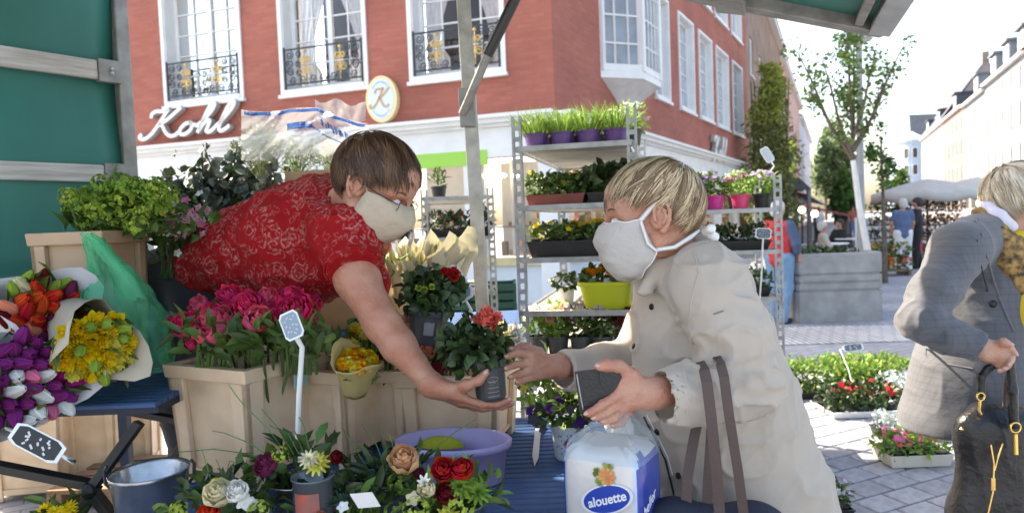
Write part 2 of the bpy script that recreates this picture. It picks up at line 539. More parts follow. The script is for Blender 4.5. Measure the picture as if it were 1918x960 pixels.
for i, (Y, X) in enumerate(spots):
    tz = rnd.uniform(-.002, .002); rz = R(24) + rnd.uniform(-.02, .02)
    if i < 300:
        o = part('paver', rnd.choice(pmeshes), pav, loc=(X, Y, tz), rot=(rnd.uniform(-.01, .01), rnd.uniform(-.01, .01), rz))
    else:
        c, s_ = math.cos(rz), math.sin(rz); a, b = PW / 2 - .006, PH / 2 - .006
        rest.cur = rnd.randrange(4)
        q = [(X + x * c - y * s_, Y + x * s_ + y * c) for x, y in ((-a, -b), (a, -b), (a, b), (-a, b))]
        rest.hexa([(x, y, -.02) for x, y in q] + [(x, y, .012 + tz) for x, y in q])
if rest.v: rest.build('paver_field', paver_m, pav, kind='stuff')

# ------------------------------------------------------------------ windows
CURTAIN = mat('net_curtain', (.62, .63, .66), .9, trans=.3, var=.15, vscale=12)
DARKROOM = mat('dim_room', (.035, .03, .028), .9)
def window(parent, fac, u0, u1, z0, z1, reveal, cols, rows, frame_m, pane_m=GLASS, border=0., sill=True, mull=.05, curtain=False, bars=.028, o=0., name='window'):
    mb = MB()
    fr = .07 if u1 - u0 > .8 else .05
    d = o - reveal
    if border:
        fac.box(mb, u0 - border, u0, z0 - border, z1 + border, o - .05, o + .04)
        fac.box(mb, u1, u1 + border, z0 - border, z1 + border, o - .05, o + .04)
        fac.box(mb, u0, u1, z1, z1 + border, o - .05, o + .038)
    if reveal > .12:
        for a, b in ((u0, u0 + .02), (u1 - .02, u1)): fac.box(mb, a, b, z0, z1, d, o + .002)
        fac.box(mb, u0 + .02, u1 - .02, z1 - .02, z1, d, o + .002)
    a0, a1, b0, b1 = u0 + .02, u1 - .02, z0 + .02, z1 - .02
    fac.box(mb, a0, a0 + fr, b0, b1, d - .03, d + .04); fac.box(mb, a1 - fr, a1, b0, b1, d - .03, d + .04)
    fac.box(mb, a0 + fr, a1 - fr, b0, b0 + fr * 1.5, d - .03, d + .04); fac.box(mb, a0 + fr, a1 - fr, b1 - fr, b1, d - .03, d + .04)
    iu0, iu1, iz0, iz1 = a0 + fr, a1 - fr, b0 + fr * 1.5, b1 - fr
    cu = (iu0 + iu1) / 2
    if mull: fac.box(mb, cu - mull, cu + mull, iz0, iz1, d - .03, d + .05)
    for k in range(1, cols):
        u = iu0 + (iu1 - iu0) * k / cols
        if mull and abs(u - cu) < .02: continue
        fac.box(mb, u - bars / 2, u + bars / 2, iz0, iz1, d - .01, d + .03)
    for k in range(1, rows):
        z = iz0 + (iz1 - iz0) * k / rows
        fac.box(mb, iu0, iu1, z - bars / 2, z + bars / 2, d - .012, d + .028)
    w = mb.build(name, frame_m, parent)
    if cols * rows <= 1:
        mb = MB(); mb.face([fac.pt(iu0, iz0, d), fac.pt(iu1, iz0, d), fac.pt(iu1, iz1, d), fac.pt(iu0, iz1, d)])
        mb.build('pane', pane_m, w)
    else:
        for i in range(cols):
            for j in range(rows):
                ua = iu0 + (iu1 - iu0) * i / cols; ub = iu0 + (iu1 - iu0) * (i + 1) / cols
                za = iz0 + (iz1 - iz0) * j / rows; zb = iz0 + (iz1 - iz0) * (j + 1) / rows
                t = [rnd.uniform(-.004, .004) for _ in range(3)]
                mb = MB(); mb.face([fac.pt(ua, za, d + t[0]), fac.pt(ub, za, d + t[1]), fac.pt(ub, zb, d + t[2]), fac.pt(ua, zb, d + t[0] + t[2] - t[1])])
                mb.build('pane', pane_m, w)
    if sill:
        mb = MB(); fac.box(mb, u0 - border - .03, u1 + border + .03, z0 - border - .07, z0 - border - .002, o - .05, o + .09)
        fac.box(mb, u0, u1, z0 - border - .002, z0 + .002, d, o + .06)
        mb.build('sill', frame_m, w)
    if curtain:
        for s in (0, 1):
            rows_ = []
            for j in range(9):
                t = j / 8; z = iz1 - (iz1 - iz0) * t
                wid = (.44 - .26 * math.sin(min(1, t * 1.35) * math.pi / 2) ** 2 + (.12 if t > .8 else 0)) * (iu1 - iu0)
                row = []
                for k in range(15):
                    x = k / 14 * wid
                    uu = iu0 + x if s == 0 else iu1 - x
                    row.append(fac.pt(uu, z, d - .12 + .025 * math.sin(k * 1.9 + j * .2)))
                rows_.append(row)
            mb = MB(); mb.grid(rows_); mb.build('curtain', CURTAIN, w, smooth=True)
        mb = MB(); fac.box(mb, iu0 - .3, iu1 + .3, iz0 - .2, iz1 + .2, d - 1.6, d - 1.5)
        mb.build('room_back', DARKROOM, w)
    return w
GLASS_CLEAR = None
def clear_glass():
    m = bpy.data.materials.new('clear_pane'); m.use_nodes = True; nt = m.node_tree; N = nt.nodes; L = nt.links
    b = N['Principled BSDF']; b.inputs['Base Color'].default_value = (.5, .55, .6, 1); b.inputs['Roughness'].default_value = .03
    t = N.new('ShaderNodeBsdfTransparent'); g = N.new('ShaderNodeBsdfGlossy'); g.inputs['Roughness'].default_value = .02
    fr = N.new('ShaderNodeFresnel'); fr.inputs[0].default_value = 1.55
    mx = N.new('ShaderNodeMixShader'); L.new(fr.outputs[0], mx.inputs[0]); L.new(t.outputs[0], mx.inputs[1]); L.new(g.outputs[0], mx.inputs[2])
    L.new(mx.outputs[0], N['Material Output'].inputs[0])
    N.remove(b)
    return m
GLASS_CLEAR = clear_glass()

# ------------------------------------------------------------------ corner shop of red brick
c0 = P(1046, 400, 12.5)
FA = Fac((c0.x, c0.y), (-math.cos(R(18.6)), math.sin(R(18.6))), (-math.sin(R(18.6)), -math.cos(R(18.6))))
FB = Fac((c0.x, c0.y), (math.sin(R(29)), math.cos(R(29))), (math.cos(R(29)), -math.sin(R(29))))
shop = thing('corner_shop_building', 'red brick corner building with white shopfront and tall white windows', 'building', (c0.x, c0.y, 0))
BRICK = brick_mat('red_brick', (.455, .138, .096), (.385, .108, .077), (.33, .14, .105), .26, .083, .010, .6, .85, .18)
ZC = 3.42        # underside of the brickwork
HT = 15.6
def wu(x0, x1, y0, y1): # facade A window from its lower corners
    a = FA.uv(x0, y0); b = FA.uv(x1, y1); return sorted((a[0], b[0])), (a[1] + b[1]) / 2
awin = []
for (x0, y0, x1, y1) in ((316, 189, 452, 179), (535, 169, 684, 155), (776, 145, 940, 127)):
    (ua, ub), z = wu(x0, x1, y0, y1)
    awin.append((ua, ub, z, z + 2.45))
sp_ = awin[1][0] - awin[2][0]
sp_ *= 1.4
extra = [(awin[0][0] + sp_, awin[0][1] + sp_, awin[0][2], awin[0][3])]
allA = awin + extra + [(a, b, c + 3.6, d + 3.6) for a, b, c, d in awin + extra]
LA = 16.0
link('wall', wall_mesh(FA, 0, LA, ZC, HT, allA, .34, BRICK), shop)
for i, (a, b, c, d) in enumerate(awin):
    w = window(shop, FA, a, b, c, d, .34, 4, 5, WHITE, GLASS_CLEAR, border=.09, mull=.055, curtain=True)
    # wrought iron balcony guard, gilded middle
    g = MB(); zb, zt = c + .10, c + .80; of = .03
    w_ = b - a
    for z in (zb, zt): g.bar(FA.pt(a + .01, z, of), FA.pt(b - .01, z, of), .03, .03)
    for u in (a + .03, b - .03): g.bar(FA.pt(u, c, of), FA.pt(u, zt + .05, of), .035, .035, FA.n)
    def scroll(g, u, z, r, turn, s=1, n=14, t=.012):
        pts = []
        for k in range(n + 1):
            q = k / n; an = turn + s * q * 1.6 * 2 * math.pi; rr = r * (1 - .75 * q)
            pts.append(FA.pt(u + rr * math.cos(an), z + rr * math.sin(an), of))
        g.tube(pts, t, 5, False)
    nS = 7
    for k in range(nS):
        u = a + .1 + (w_ - .2) * (k + .5) / nS
        scroll(g, u, zb + .09, .085, math.pi if k % 2 else 0, 1 if k % 2 else -1)
    for sx in (0, 1):
        for j in range(3):
            u = (a + .16) if sx == 0 else (b - .16)
            scroll(g, u, zb + .25 + j * .17, .09, (0 if sx else math.pi) + j, 1 if (j + sx) % 2 else -1)
            u = (a + .36) if sx == 0 else (b - .36)
            scroll(g, u, zb + .22 + j * .19, .075, (math.pi if sx else 0) + j, -1 if (j + sx) % 2 else 1)
    rail = g.build('balcony_railing', IRON, shop)
    for s in (-1, 1):
        g = MB()
        for q in (.22,):
            cu = (a + b) / 2 + s * q * w_
            scroll(g, cu - .07, zb + .25, .09, 0, 1, t=.014); scroll(g, cu + .07, zb + .25, .09, math.pi, -1, t=.014)
            scroll(g, cu - .06, zb + .48, .07, 0, -1, t=.014); scroll(g, cu + .06, zb + .48, .07, math.pi, 1, t=.014)
            g.tube([FA.pt(cu, zb, of), FA.pt(cu, zt, of)], .012, 5)
            g.ball(FA.pt(cu, zt - .06, of), .035, 7, 5)
        g.build('gilded_ornament', GOLD, rail)
for (a, b, c, d) in extra + [(a, b, c + 3.6, d + 3.6) for a, b, c, d in awin + extra]:
    window(shop, FA, a, b, c, d, .34, 1, 1, WHITE, GLASS, border=.09, mull=.055)
# side facade B with its windows
def bu(px, py): return FB.uv(px, py)
bw = []
for (x0, x1) in ((1229, 1254), (1274, 1300), (1311, 1334), (1343, 1364), (1373, 1390)):
    ua = bu(x0, 200)[0]; ub = bu(x1, 200)[0]; bw.append((ua, ub))
zs0 = bu(1243, 183)[1]; zs1 = bu(1288, 42)[1]
hB = [(a, b, zs0, zs1) for a, b in bw] + [(a, b, zs1 + 1.1, zs1 + 3.1) for a, b in bw]
LB = bu(1402, 300)[0]
orl = bu(1128, 150)[0], bu(1204, 170)[0]
link('wall', wall_mesh(FB, 0, LB, ZC, HT, hB, .24, BRICK), shop)
for h in hB: window(shop, FB, *h, .2, 2, 1 if h[2] > zs1 else 5, WHITE, mat('pale_glass', (.42, .45, .5), .12, var=.2, vscale=3), border=.07, mull=0, bars=.03)
# back and roof
e = FA.pt(LA, 0); f = FB.pt(LB, 0)
for p, q in ((e, e - FA.n * 12), (f, f - FB.n * 9)):
    mb = MB(); mb.face([p, q, q + Vector((0, 0, HT)), p + Vector((0, 0, HT))]); mb.build('end_wall', BRICK, shop)
for fc, ln in ((FA, LA), (FB, LB)):
    mb = MB(); fc.box(mb, -.3, ln + .3, HT, HT + .25, -.6, .45); mb.build('eaves', WHITE, shop)
mb = MB(); apex = (e + f) / 2 - FA.n * 2
mb.grid([[FA.pt(LA, HT + .2), FA.pt(0, HT + .2), FB.pt(LB, HT + .2)], [e - FA.n * 5 + Vector((0, 0, HT + 3.4)), FA.pt(2, HT + 3.4, -5), f - FB.n * 4 + Vector((0, 0, HT + 3.4))]])
mb.build('roof', mat('dark_roof_tiles', (.07, .07, .08), .7, var=.3), shop)
# oriel window on the side facade: three faces on a tapering corbel
ou0, ou1 = orl; oz = bu(1165, 158)[1]; oh = 3.0; om = (ou0 + ou1) / 2
oe = .62
ring = [FB.pt(ou0, 0), FB.pt(ou0 + .28 * (ou1 - ou0), 0, oe), FB.pt(ou1 - .28 * (ou1 - ou0), 0, oe), FB.pt(ou1, 0)]
oriel = MB()
def ring_at(z, s=0.): 
    return [p + Vector((0, 0, z)) + ((p - FB.pt(om, 0, .2)).normalized() * s if s else Vector()) for p in ring]
oriel.grid([ring_at(oz - .05, .08), ring_at(oz + .1, .08)]); oriel.face(ring_at(oz + .1, .08)); oriel.face(ring_at(oz - .05, .08)[::-1])
oriel.grid([ring_at(oz + oh, .12), ring_at(oz + oh + .2, .12)]); oriel.face(ring_at(oz + oh, .12)[::-1])
for k in range(4): oriel.bar(ring_at(oz + .1)[k], ring_at(oz + oh)[k], .14, .14, FB.n)
for k in range(3):
    a, b = ring_at(0)[k], ring_at(0)[k + 1]
    nc = (3, 5, 3)[k]
    for i in range(1, nc): oriel.bar(a.lerp(b, i / nc) + Vector((0, 0, oz + .1)), a.lerp(b, i / nc) + Vector((0, 0, oz + oh)), .035, .035, FB.n)
    for i in range(1, 5):
        z = oz + .1 + (oh - .1) * i / 5
        oriel.bar(a + Vector((0, 0, z)), b + Vector((0, 0, z)), .035, .035)
    oriel.bar(a + Vector((0, 0, oz + .17)), b + Vector((0, 0, oz + .17)), .12, .14)
orl_o = oriel.build('oriel_window', WHITE, shop)
cen = FB.pt(om, 0, .25)
for k in range(3):
    a, b = ring_at(0)[k], ring_at(0)[k + 1]
    s = (cen - (a + b) / 2).normalized() * .02
    mb = MB(); mb.face([a + s + Vector((0, 0, oz + .1)), b + s + Vector((0, 0, oz + .1)), b + s + Vector((0, 0, oz + oh)), a + s + Vector((0, 0, oz + oh))])
    mb.build('pane', mat('pale_glass_grey', (.30, .33, .37), .06, var=.35, vscale=1.5), orl_o)
mb = MB(); rows = []
tip = FB.pt(om, oz - .95, .02)
for j in range(9):
    t = j / 8; q = (1 - t) ** 1.7
    rows.append([Vector((tip.x + (p.x - tip.x) * q, tip.y + (p.y - tip.y) * q, oz - .05 - .9 * t)) for p in ring_at(0, .04)])
mb.grid(rows); mb.build('corbel', mat('corbel_paint', (.68, .66, .63), .6, var=.15), orl_o, smooth=True)
# white shopfront: cornice, fascia, piers, glazing
mb = MB()
for fc, ln in ((FA, LA), (FB, LB)):
    fc.box(mb, -.02, ln, ZC - .02, ZC + .045, -.1, .34); fc.box(mb, 0, ln, ZC - .1, ZC - .02, -.1, .25); fc.box(mb, 0, ln, ZC - .16, ZC - .1, -.1, .14)
mb.build('cornice', WHITE, shop)
mb = MB()
for fc, ln in ((FA, LA), (FB, LB)): fc.box(mb, 0, ln, 2.72, ZC - .16, -.3, .06)
mb.build('fascia', WHITE, shop)
ga0, ga1 = sorted((FA.uv(778, 300)[0], FA.uv(868, 300)[0]))
zg0, zg1 = FA.uv(830, 314)[1], FA.uv(830, 287)[1]
mb = MB(); FA.box(mb, ga0 - .5, ga1, zg0, zg1, .02, .075); mb.build('green_sign_panel', mat('lime_panel', (.33, .62, .08), .4), shop)
piersA = [0, 1.45, 3.1, 5.2, 7.4, 9.6, 12, 15.6]
piersB = [0.0, 3.2, 6.4, 9.6, 12.8, 16.0]
bays = []
for fc, ps, ln in ((FA, piersA, LA), (FB, piersB, LB)):
    for p in ps: mb = MB(); fc.box(mb, p + (.002 if p else 0), p + .34, 0, 2.72, -.3, .05); mb.build('pier', WHITE, shop)
    for p, q in zip(ps, ps[1:] + [ln]): bays.append((fc, p + .34, q))
TIM = mat('window_base_panel', (.66, .70, .74), .5, var=.06); YB = mat('straw_sill', (.62, .52, .28), .6, var=.15)
INT = mat('shop_interior', (.62, .60, .56), .8, var=.3, vscale=1.2); DISP = mat('shop_goods', (.35, .24, .14), .7, island=.6, hue=.04)
for fc, a, b in bays:
    if b - a < .3: continue
    m1 = MB(); fc.box(m1, a, b, .0, .72, -.2, -.06); m1.build('base_panel', TIM, shop)
    m1 = MB(); fc.box(m1, a, b, .72, .86, -.2, .02); m1.build('window_sill', YB, shop)
    m1 = MB(); m1.face([fc.pt(a, .86, -.12), fc.pt(b, .86, -.12), fc.pt(b, 2.72, -.12), fc.pt(a, 2.72, -.12)]); m1.build('pane', GLASS_CLEAR, shop)
    m1 = MB(); fc.box(m1, a, b, .86, 2.7, -1.15, -1.1); m1.build('shop_back_wall', INT, shop)
    m1 = MB()
    for k in range(int((b - a) / .16)):
        u = a + .08 + k * .16; hh = rnd.uniform(.12, .45)
        fc.box(m1, u, u + .1, .87, .87 + hh, -.75, -.6)
        if rnd.random() < .5: fc.box(m1, u, u + .1, 1.45, 1.45 + hh * .6, -.75, -.6)
    fc.box(m1, a, b, 1.42, 1.445, -.85, -.5)
    m1.build('display_goods', DISP, shop)
LAMP = bpy.data.materials.new('lit_spot'); LAMP.use_nodes = True
LAMP.node_tree.nodes['Principled BSDF'].inputs['Emission Color'].default_value = (1, .8, .5, 1)
LAMP.node_tree.nodes['Principled BSDF'].inputs['Emission Strength'].default_value = 6
for px in (873, 908, 930, 954):
    u, z = FA.uv(px, 327); mb = MB(); mb.ball(FA.pt(u, z, -.35), (.07, .05, .04), 10, 6); mb.build('spot_lamp', LAMP, shop, smooth=True)

# ---- script lettering, traced as strokes in em units
def stroke3d(mb, fac, pts, u0, z0, s, w, o0, o1, dirn=1, n=26):
    """Catmull-Rom ribbon with square section standing off the facade; w is full stroke width"""
    P_ = [Vector((p[0], p[1], 0)) for p in pts]
    ww = [p[2] if len(p) > 2 else 1. for p in pts]
    out = []
    for i in range(len(P_) - 1):
        a, b, c, d = P_[max(i - 1, 0)], P_[i], P_[i + 1], P_[min(i + 2, len(P_) - 1)]
        m = 6
        for k in range(m + (1 if i == len(P_) - 2 else 0)):
            t = k / m
            q = .5 * ((2 * b) + (c - a) * t + (2 * a - 5 * b + 4 * c - d) * t * t + (3 * b - a - 3 * c + d) * t ** 3)
            out.append((q, ww[i] * (1 - t) + ww[i + 1] * t))
    rows = []
    for i, (q, wt) in enumerate(out):
        t = out[min(i + 1, len(out) - 1)][0] - out[max(i - 1, 0)][0]
        nrm = Vector((-t.y, t.x, 0)).normalized() * w * wt / 2
        row = []
        for e, o in ((-1, o0), (1, o0), (1, o1), (-1, o1)):
            x = q + nrm * e
            row.append(fac.pt(u0 + dirn * x.x * s, z0 + x.y * s, o))
        rows.append(row)
    mb.grid(rows, True); mb.face(rows[0]); mb.face(rows[-1][::-1])
SCRIPT = {
 'K': [[(-.10, .16), (-.16, .07), (-.08, -.02), (.06, 0), (.2, .16), (.34, .5), (.46, .86), (.52, .97)],
       [(.06, .72), (.05, .86), (.16, .95), (.34, .93), (.52, .98)],
       [(.86, 1.0), (.72, .82), (.54, .6), (.36, .46), (.46, .38), (.6, .14), (.76, 0), (.9, .02), (.98, .12)]],
 'o': [[(.32, .42), (.16, .38), (.06, .2), (.1, .04), (.24, .02), (.36, .16), (.36, .34), (.28, .42), (.36, .34), (.5, .3)]],
 'h': [[(0, .26), (.16, .42), (.34, .76), (.38, .98), (.3, 1.0), (.22, .78), (.1, .02)], [(.12, .1), (.24, .38), (.36, .42), (.36, .26), (.34, .06), (.44, .02), (.56, .16)]],
 'l': [[(0, .16), (.16, .4), (.34, .78), (.36, .98), (.28, 1.0), (.2, .78), (.12, .2), (.18, .02), (.3, .06), (.4, .18)]],
 'e': [[(0, .16), (.2, .24), (.26, .36), (.18, .42), (.08, .3), (.08, .1), (.2, .02), (.36, .14)]],
}
def script_sign(fac, text, u0, z0, s, dirn, name, label, shear=.28, side_m=None, face_m=None, wide=1.):
    x = 0; root = thing(name, label, 'sign', fac.pt(u0, z0, .1))
    adv = {'K': .95, 'o': .48, 'h': .55, 'l': .38, 'e': .34}
    for ch in text:
        sides = MB(); faces = MB()
        for st in SCRIPT[ch]:
            pts = [((p[0] + x) * wide + shear * p[1], p[1]) for p in st]
            stroke3d(sides, fac, pts, u0, z0, s, .15, .05, .17, dirn)
            stroke3d(faces, fac, pts, u0, z0, s, .135, .165, .185, dirn)
        L_ = sides.build('letter', side_m, root); faces.build('letter_face', face_m, L_)
        x += adv[ch]
    return root
LS = mat('letter_side', (.42, .41, .38), .5, var=.15); LF = mat('letter_face', (.82, .80, .76), .35)
ua, za = FA.uv(268, 264); ub, zb_ = FA.uv(262, 205)
script_sign(FA, 'Kohl', ua - .22, za + .02, .58, -1, 'shop_sign', 'large white script letters Kohl on brick above the left shopfront', wide=1.62, shear=.42, side_m=LS, face_m=LF)
ua, za = bu(1327, 298)
script_sign(FB, 'Kohl', ua, za, .78, 1, 'shop_sign', 'small white script lettering on side brick wall under the row of windows', side_m=LS, face_m=LF)
# oval hanging sign with a K
u, z = FA.uv(721, 188)
root = thing('oval_sign', 'oval cream sign with golden K and yellow rim on brick', 'sign', FA.pt(u, z, .1))
def oval(mb, ru, rz, o0, o1, n=36):
    a = [FA.pt(u + ru * math.cos(2 * math.pi * k / n), z + rz * math.sin(2 * math.pi * k / n), o0) for k in range(n)]
    b = [FA.pt(u + ru * math.cos(2 * math.pi * k / n), z + rz * math.sin(2 * math.pi * k / n), o1) for k in range(n)]
    mb.grid([a, b], True); mb.face(b); mb.face(a[::-1])
mb = MB(); oval(mb, .335, .445, .02, .15); mb.build('rim', mat('cream_rim', (.86, .70, .38), .4), root)
mb = MB(); oval(mb, .27, .375, .151, .158); mb.build('face', mat('pale_blue_face', (.70, .78, .86), .4, var=.06), root)
mb = MB()
for st in SCRIPT['K']: stroke3d(mb, FA, [(p[0] + .2 * p[1], p[1]) for p in st], u + .19, z - .15, .36, .13, .158, .165, -1)
mb.build('monogram', mat('old_gold', (.52, .36, .2), .5), root)
mb = MB()
for s_, r0 in ((1, math.pi / 2), (-1, -math.pi / 2)):
    for k in range(-9, 10):
        a = r0 + k * .095
        cu, cz = u + .225 * math.cos(a), z + .325 * math.sin(a)
        hgt = rnd.uniform(.022, .036)
        mb.bar(FA.pt(cu - hgt * .5 * math.cos(a), cz - hgt * .5 * math.sin(a), .161), FA.pt(cu + hgt * .5 * math.cos(a), cz + hgt * .5 * math.sin(a), .161), .012, .004, FA.n)
mb.build('rim_lettering', mat('rim_letter_blue', (.3, .42, .55), .5), root)

# ------------------------------------------------------------------ houses of the street
def house(fac, u0, u1, ze, wall_m, roof_m, rows, ncol, label, name='town_house', dorm=0, rooflift=3.2, fr=WHITE, depth=9., win_w=1.1, pane=None, awn=None, inset=.1):
    r = thing(name, label, 'building', fac.pt((u0 + u1) / 2, 0))
    holes = []
    for (z0, z1) in rows:
        for k in range(ncol):
            c = u0 + (u1 - u0) * (k + .5) / ncol; holes.append((c - win_w / 2, c + win_w / 2, z0, z1))
    link('wall', wall_mesh(fac, u0, u1, 0, ze, holes, inset, wall_m), r)
    fl_ = pane is not None
    for h in holes: window(r, fac, *h, .015 if fl_ else inset * .8, 1, 1, fr, pane or GLASS, border=.0, mull=0 if fl_ else .05, sill=not fl_)
    for a in (u0, u1):
        mb = MB(); mb.face([fac.pt(a, 0), fac.pt(a, 0, -depth), fac.pt(a, ze, -depth), fac.pt(a, ze + rooflift, -depth / 2), fac.pt(a, ze, 0)])
        me = mb.mesh('gable_wall', wall_m); fac.setuv(me); link('gable_wall', me, r)
    mb = MB(); fac.box(mb, u0, u1, ze - .25, ze, -.2, .35); mb.build('cornice', fr, r)
    mb = MB(); mb.grid([[fac.pt(u0 - .1, ze, .4), fac.pt(u1 + .1, ze, .4)], [fac.pt(u0 - .1, ze + rooflift, -depth / 2), fac.pt(u1 + .1, ze + rooflift, -depth / 2)], [fac.pt(u0 - .1, ze, -depth), fac.pt(u1 + .1, ze, -depth)]])
    rf = mb.build('roof', roof_m, r)
    for k in range(dorm):
        c = u0 + (u1 - u0) * (k + .5) / dorm; w = min(1.1, (u1 - u0) / dorm * .36)
        mb = MB(); fac.box(mb, c - w, c + w, ze + .25, ze + 2.0, -3, -.25); d = mb.build('dormer', roof_m, r)
        mb = MB(); fac.box(mb, c - w - .2, c + w + .2, ze + 2.0, ze + 2.15, -3.2, .0); mb.build('dormer_roof', roof_m, d)
        for s in (0, 1):
            mb = MB(); fac.box(mb, c - w * .8 + s * w * .85, c - w * .8 + s * w * .85 + w * .75, ze + .5, ze + 1.8, -.26, -.19)
            mb.build('dormer_window', mat('dormer_pane', (.6, .64, .68), .2), d)
    mb = MB(); fac.box(mb, u0 + .5, u0 + 1.2, ze + rooflift - 1.2, ze + rooflift + 1., -depth / 2 - .4, -depth / 2 + .3); mb.build('chimney', MATS['brown_brick'] if 'brown_brick' in MATS else wall_m, rf)
    # ground floor shop glazing
    n = max(1, int((u1 - u0) / 3))
    for k in range(n):
        a = u0 + (u1 - u0) * (k + .12) / n; b = u0 + (u1 - u0) * (k + .88) / n
        mb = MB(); fac.box(mb, a, b, .3, 2.6, -.02, .06); w = mb.build('shop_window', fr, r)
        mb = MB(); mb.face([fac.pt(a + .1, .4, .065), fac.pt(b - .1, .4, .065), fac.pt(b - .1, 2.5, .065), fac.pt(a + .1, 2.5, .065)]); mb.build('pane', GLASS, w)
    if awn:
        mb = MB(); mb.hexa([fac.pt(u0 + .4, 2.75, .07), fac.pt(u1 - .4, 2.75, .07), fac.pt(u1 - .4, 2.2, 2.2), fac.pt(u0 + .4, 2.2, 2.2),
                            fac.pt(u0 + .4, 2.8, .07), fac.pt(u1 - .4, 2.8, .07), fac.pt(u1 - .4, 2.25, 2.2), fac.pt(u0 + .4, 2.25, 2.2)])
        mb.build('awning', awn, r)
    return r
BROWN = brick_mat('brown_brick', (.33, .19, .13), (.25, .15, .11), (.3, .25, .21), .25, .08, .012, .5, .9, .35)
def plaster(name, c): return brick_mat(name, c, tuple(x * .97 for x in c), tuple(x * .95 for x in c), 3., 3., .002, .05, .8, .12)
SLATE = mat('slate_roof', (.085, .095, .115), .55, var=.35, vscale=2); SLATE2 = mat('grey_roof', (.2, .22, .25), .6, var=.25, vscale=2)
ang = math.atan((1570 - 959) / F)
su = (math.sin(ang), math.cos(ang))
l0 = P(1404, 400, 29.5)
FL = Fac((l0.x, l0.y), su, (su[1], -su[0]))
r0 = P(1918, 380, 50)
FR = Fac((r0.x, r0.y), su, (-su[1], su[0]))
def ur(px): return FR.uv(px, 350)[0]
def ul(px): return FL.uv(px, 350)[0]
BLUEAWN = mat('blue_awning', (.12, .2, .42), .7); REDAWN = mat('maroon_awning', (.28, .07, .09), .7)
house(FL, 0, ul(1466), 12.6, BROWN, SLATE, [(4.2, 6.0), (7.6, 9.3)], 5, 'tall brown brick house with dark roof beyond the corner shop', rooflift=4.0, win_w=1.2, awn=REDAWN)
house(FL, ul(1466) + .05, ul(1500), 12.2, plaster('rose_plaster', (.52, .34, .30)), SLATE, [(4.4, 6.2), (7.8, 9.6)], 5, 'rose plastered house beside the brown brick house down the street', awn=BLUEAWN)
house(FL, ul(1500) + .05, ul(1519), 11.4, plaster('pale_blue_plaster', (.55, .62, .72)), SLATE2, [(4.4, 6.2), (7.6, 9.4)], 5, 'pale blue plastered house farthest along the brown house side', awn=REDAWN)
WP = plaster('white_plaster', (.36, .37, .385)); PP = plaster('salmon_plaster', (.34, .205, .175)); PP2 = plaster('blush_plaster', (.35, .29, .275))
lightp = mat('daylit_pane', (.10, .115, .14), .5, var=.3, vscale=1, spec=.15)
house(FR, ur(2060), ur(1922), 13.2, plaster('orange_plaster', (.38, .33, .29)), SLATE2, [(3.9, 6.0), (7.0, 9.1), (10.2, 12.2)], 5, 'orange trimmed white house with dormers at the right picture edge', dorm=3, pane=lightp, win_w=1.0)
house(FR, ur(1922) + .05, ur(1846), 12.3, WP, SLATE2, [(3.9, 6.0), (7.0, 9.1), (9.7, 11.6)], 5, 'white plastered house with grey dormers next to the orange trimmed one', dorm=3, pane=lightp, win_w=.9)
house(FR, ur(1846) + .05, ur(1806), 12.0, plaster('chalk_plaster', (.33, .345, .365)), SLATE2, [(3.9, 6.0), (6.8, 8.9), (9.5, 11.3)], 5, 'narrow chalk white house with one wide dormer between white and salmon houses', dorm=1, pane=lightp, win_w=.9, rooflift=2.6)
house(FR, ur(1806) + .05, ur(1768), 12.2, PP, SLATE, [(3.9, 6.0), (6.8, 8.9), (9.5, 11.3)], 5, 'salmon pink house with dark windows and a white dormer', dorm=1, win_w=1.2, pane=lightp)
house(FR, ur(1768) + .05, ur(1727), 12.2, PP2, SLATE, [(3.9, 6.0), (6.8, 8.9), (9.5, 11.3)], 6, 'blush plastered house with steep slate roof near the street end', dorm=2, win_w=1.2, rooflift=7.0, pane=lightp)
# end of the street: pale blue turret house
tc = P(1712, 330, 128)
root = thing('turret_house', 'pale blue house with round corner turret closing the street', 'building', (tc.x, tc.y, 0))
TB = mat('turret_blue', (.40, .48, .58), .8, var=.08)
mb = MB(); mb.lathe([(2.3, 0), (2.3, 13.2), (2.6, 13.4), (2.6, 13.8), (.05, 15.4)], 18, (tc.x - .3, tc.y, 0)); mb.box((tc.x, tc.y - .5, 0), (tc.x + 9, tc.y + 9, 13.2)); mb.build('wall', TB, root)
mb = MB(); mb.grid([[(tc.x - 1, tc.y - .9, 13.2), (tc.x + 9, tc.y - .9, 13.2)], [(tc.x + 1.5, tc.y + 4, 19), (tc.x + 8, tc.y + 4, 19)]]); mb.build('roof', SLATE, root)
for a in (-2.5, -1.9, -1.25, -.6):
    for z in (4.2, 7.4, 10.4):
        c = Vector((tc.x - .3 + 2.31 * math.cos(a), tc.y + 2.31 * math.sin(a), z))
        t = Vector((-math.sin(a), math.cos(a), 0)); n = Vector((math.cos(a), math.sin(a), 0))
        mb = MB(); mb.obox(c - t * .45 - n * .1, t * .9, n * .16, Vector((0, 0, 1.9))); w = mb.build('window', WHITE, root)
        mb = MB(); mb.obox(c - t * .36 + n * .06 + Vector((0, 0, .1)), t * .72, n * .02, Vector((0, 0, 1.7))); mb.build('pane', GLASS, w)

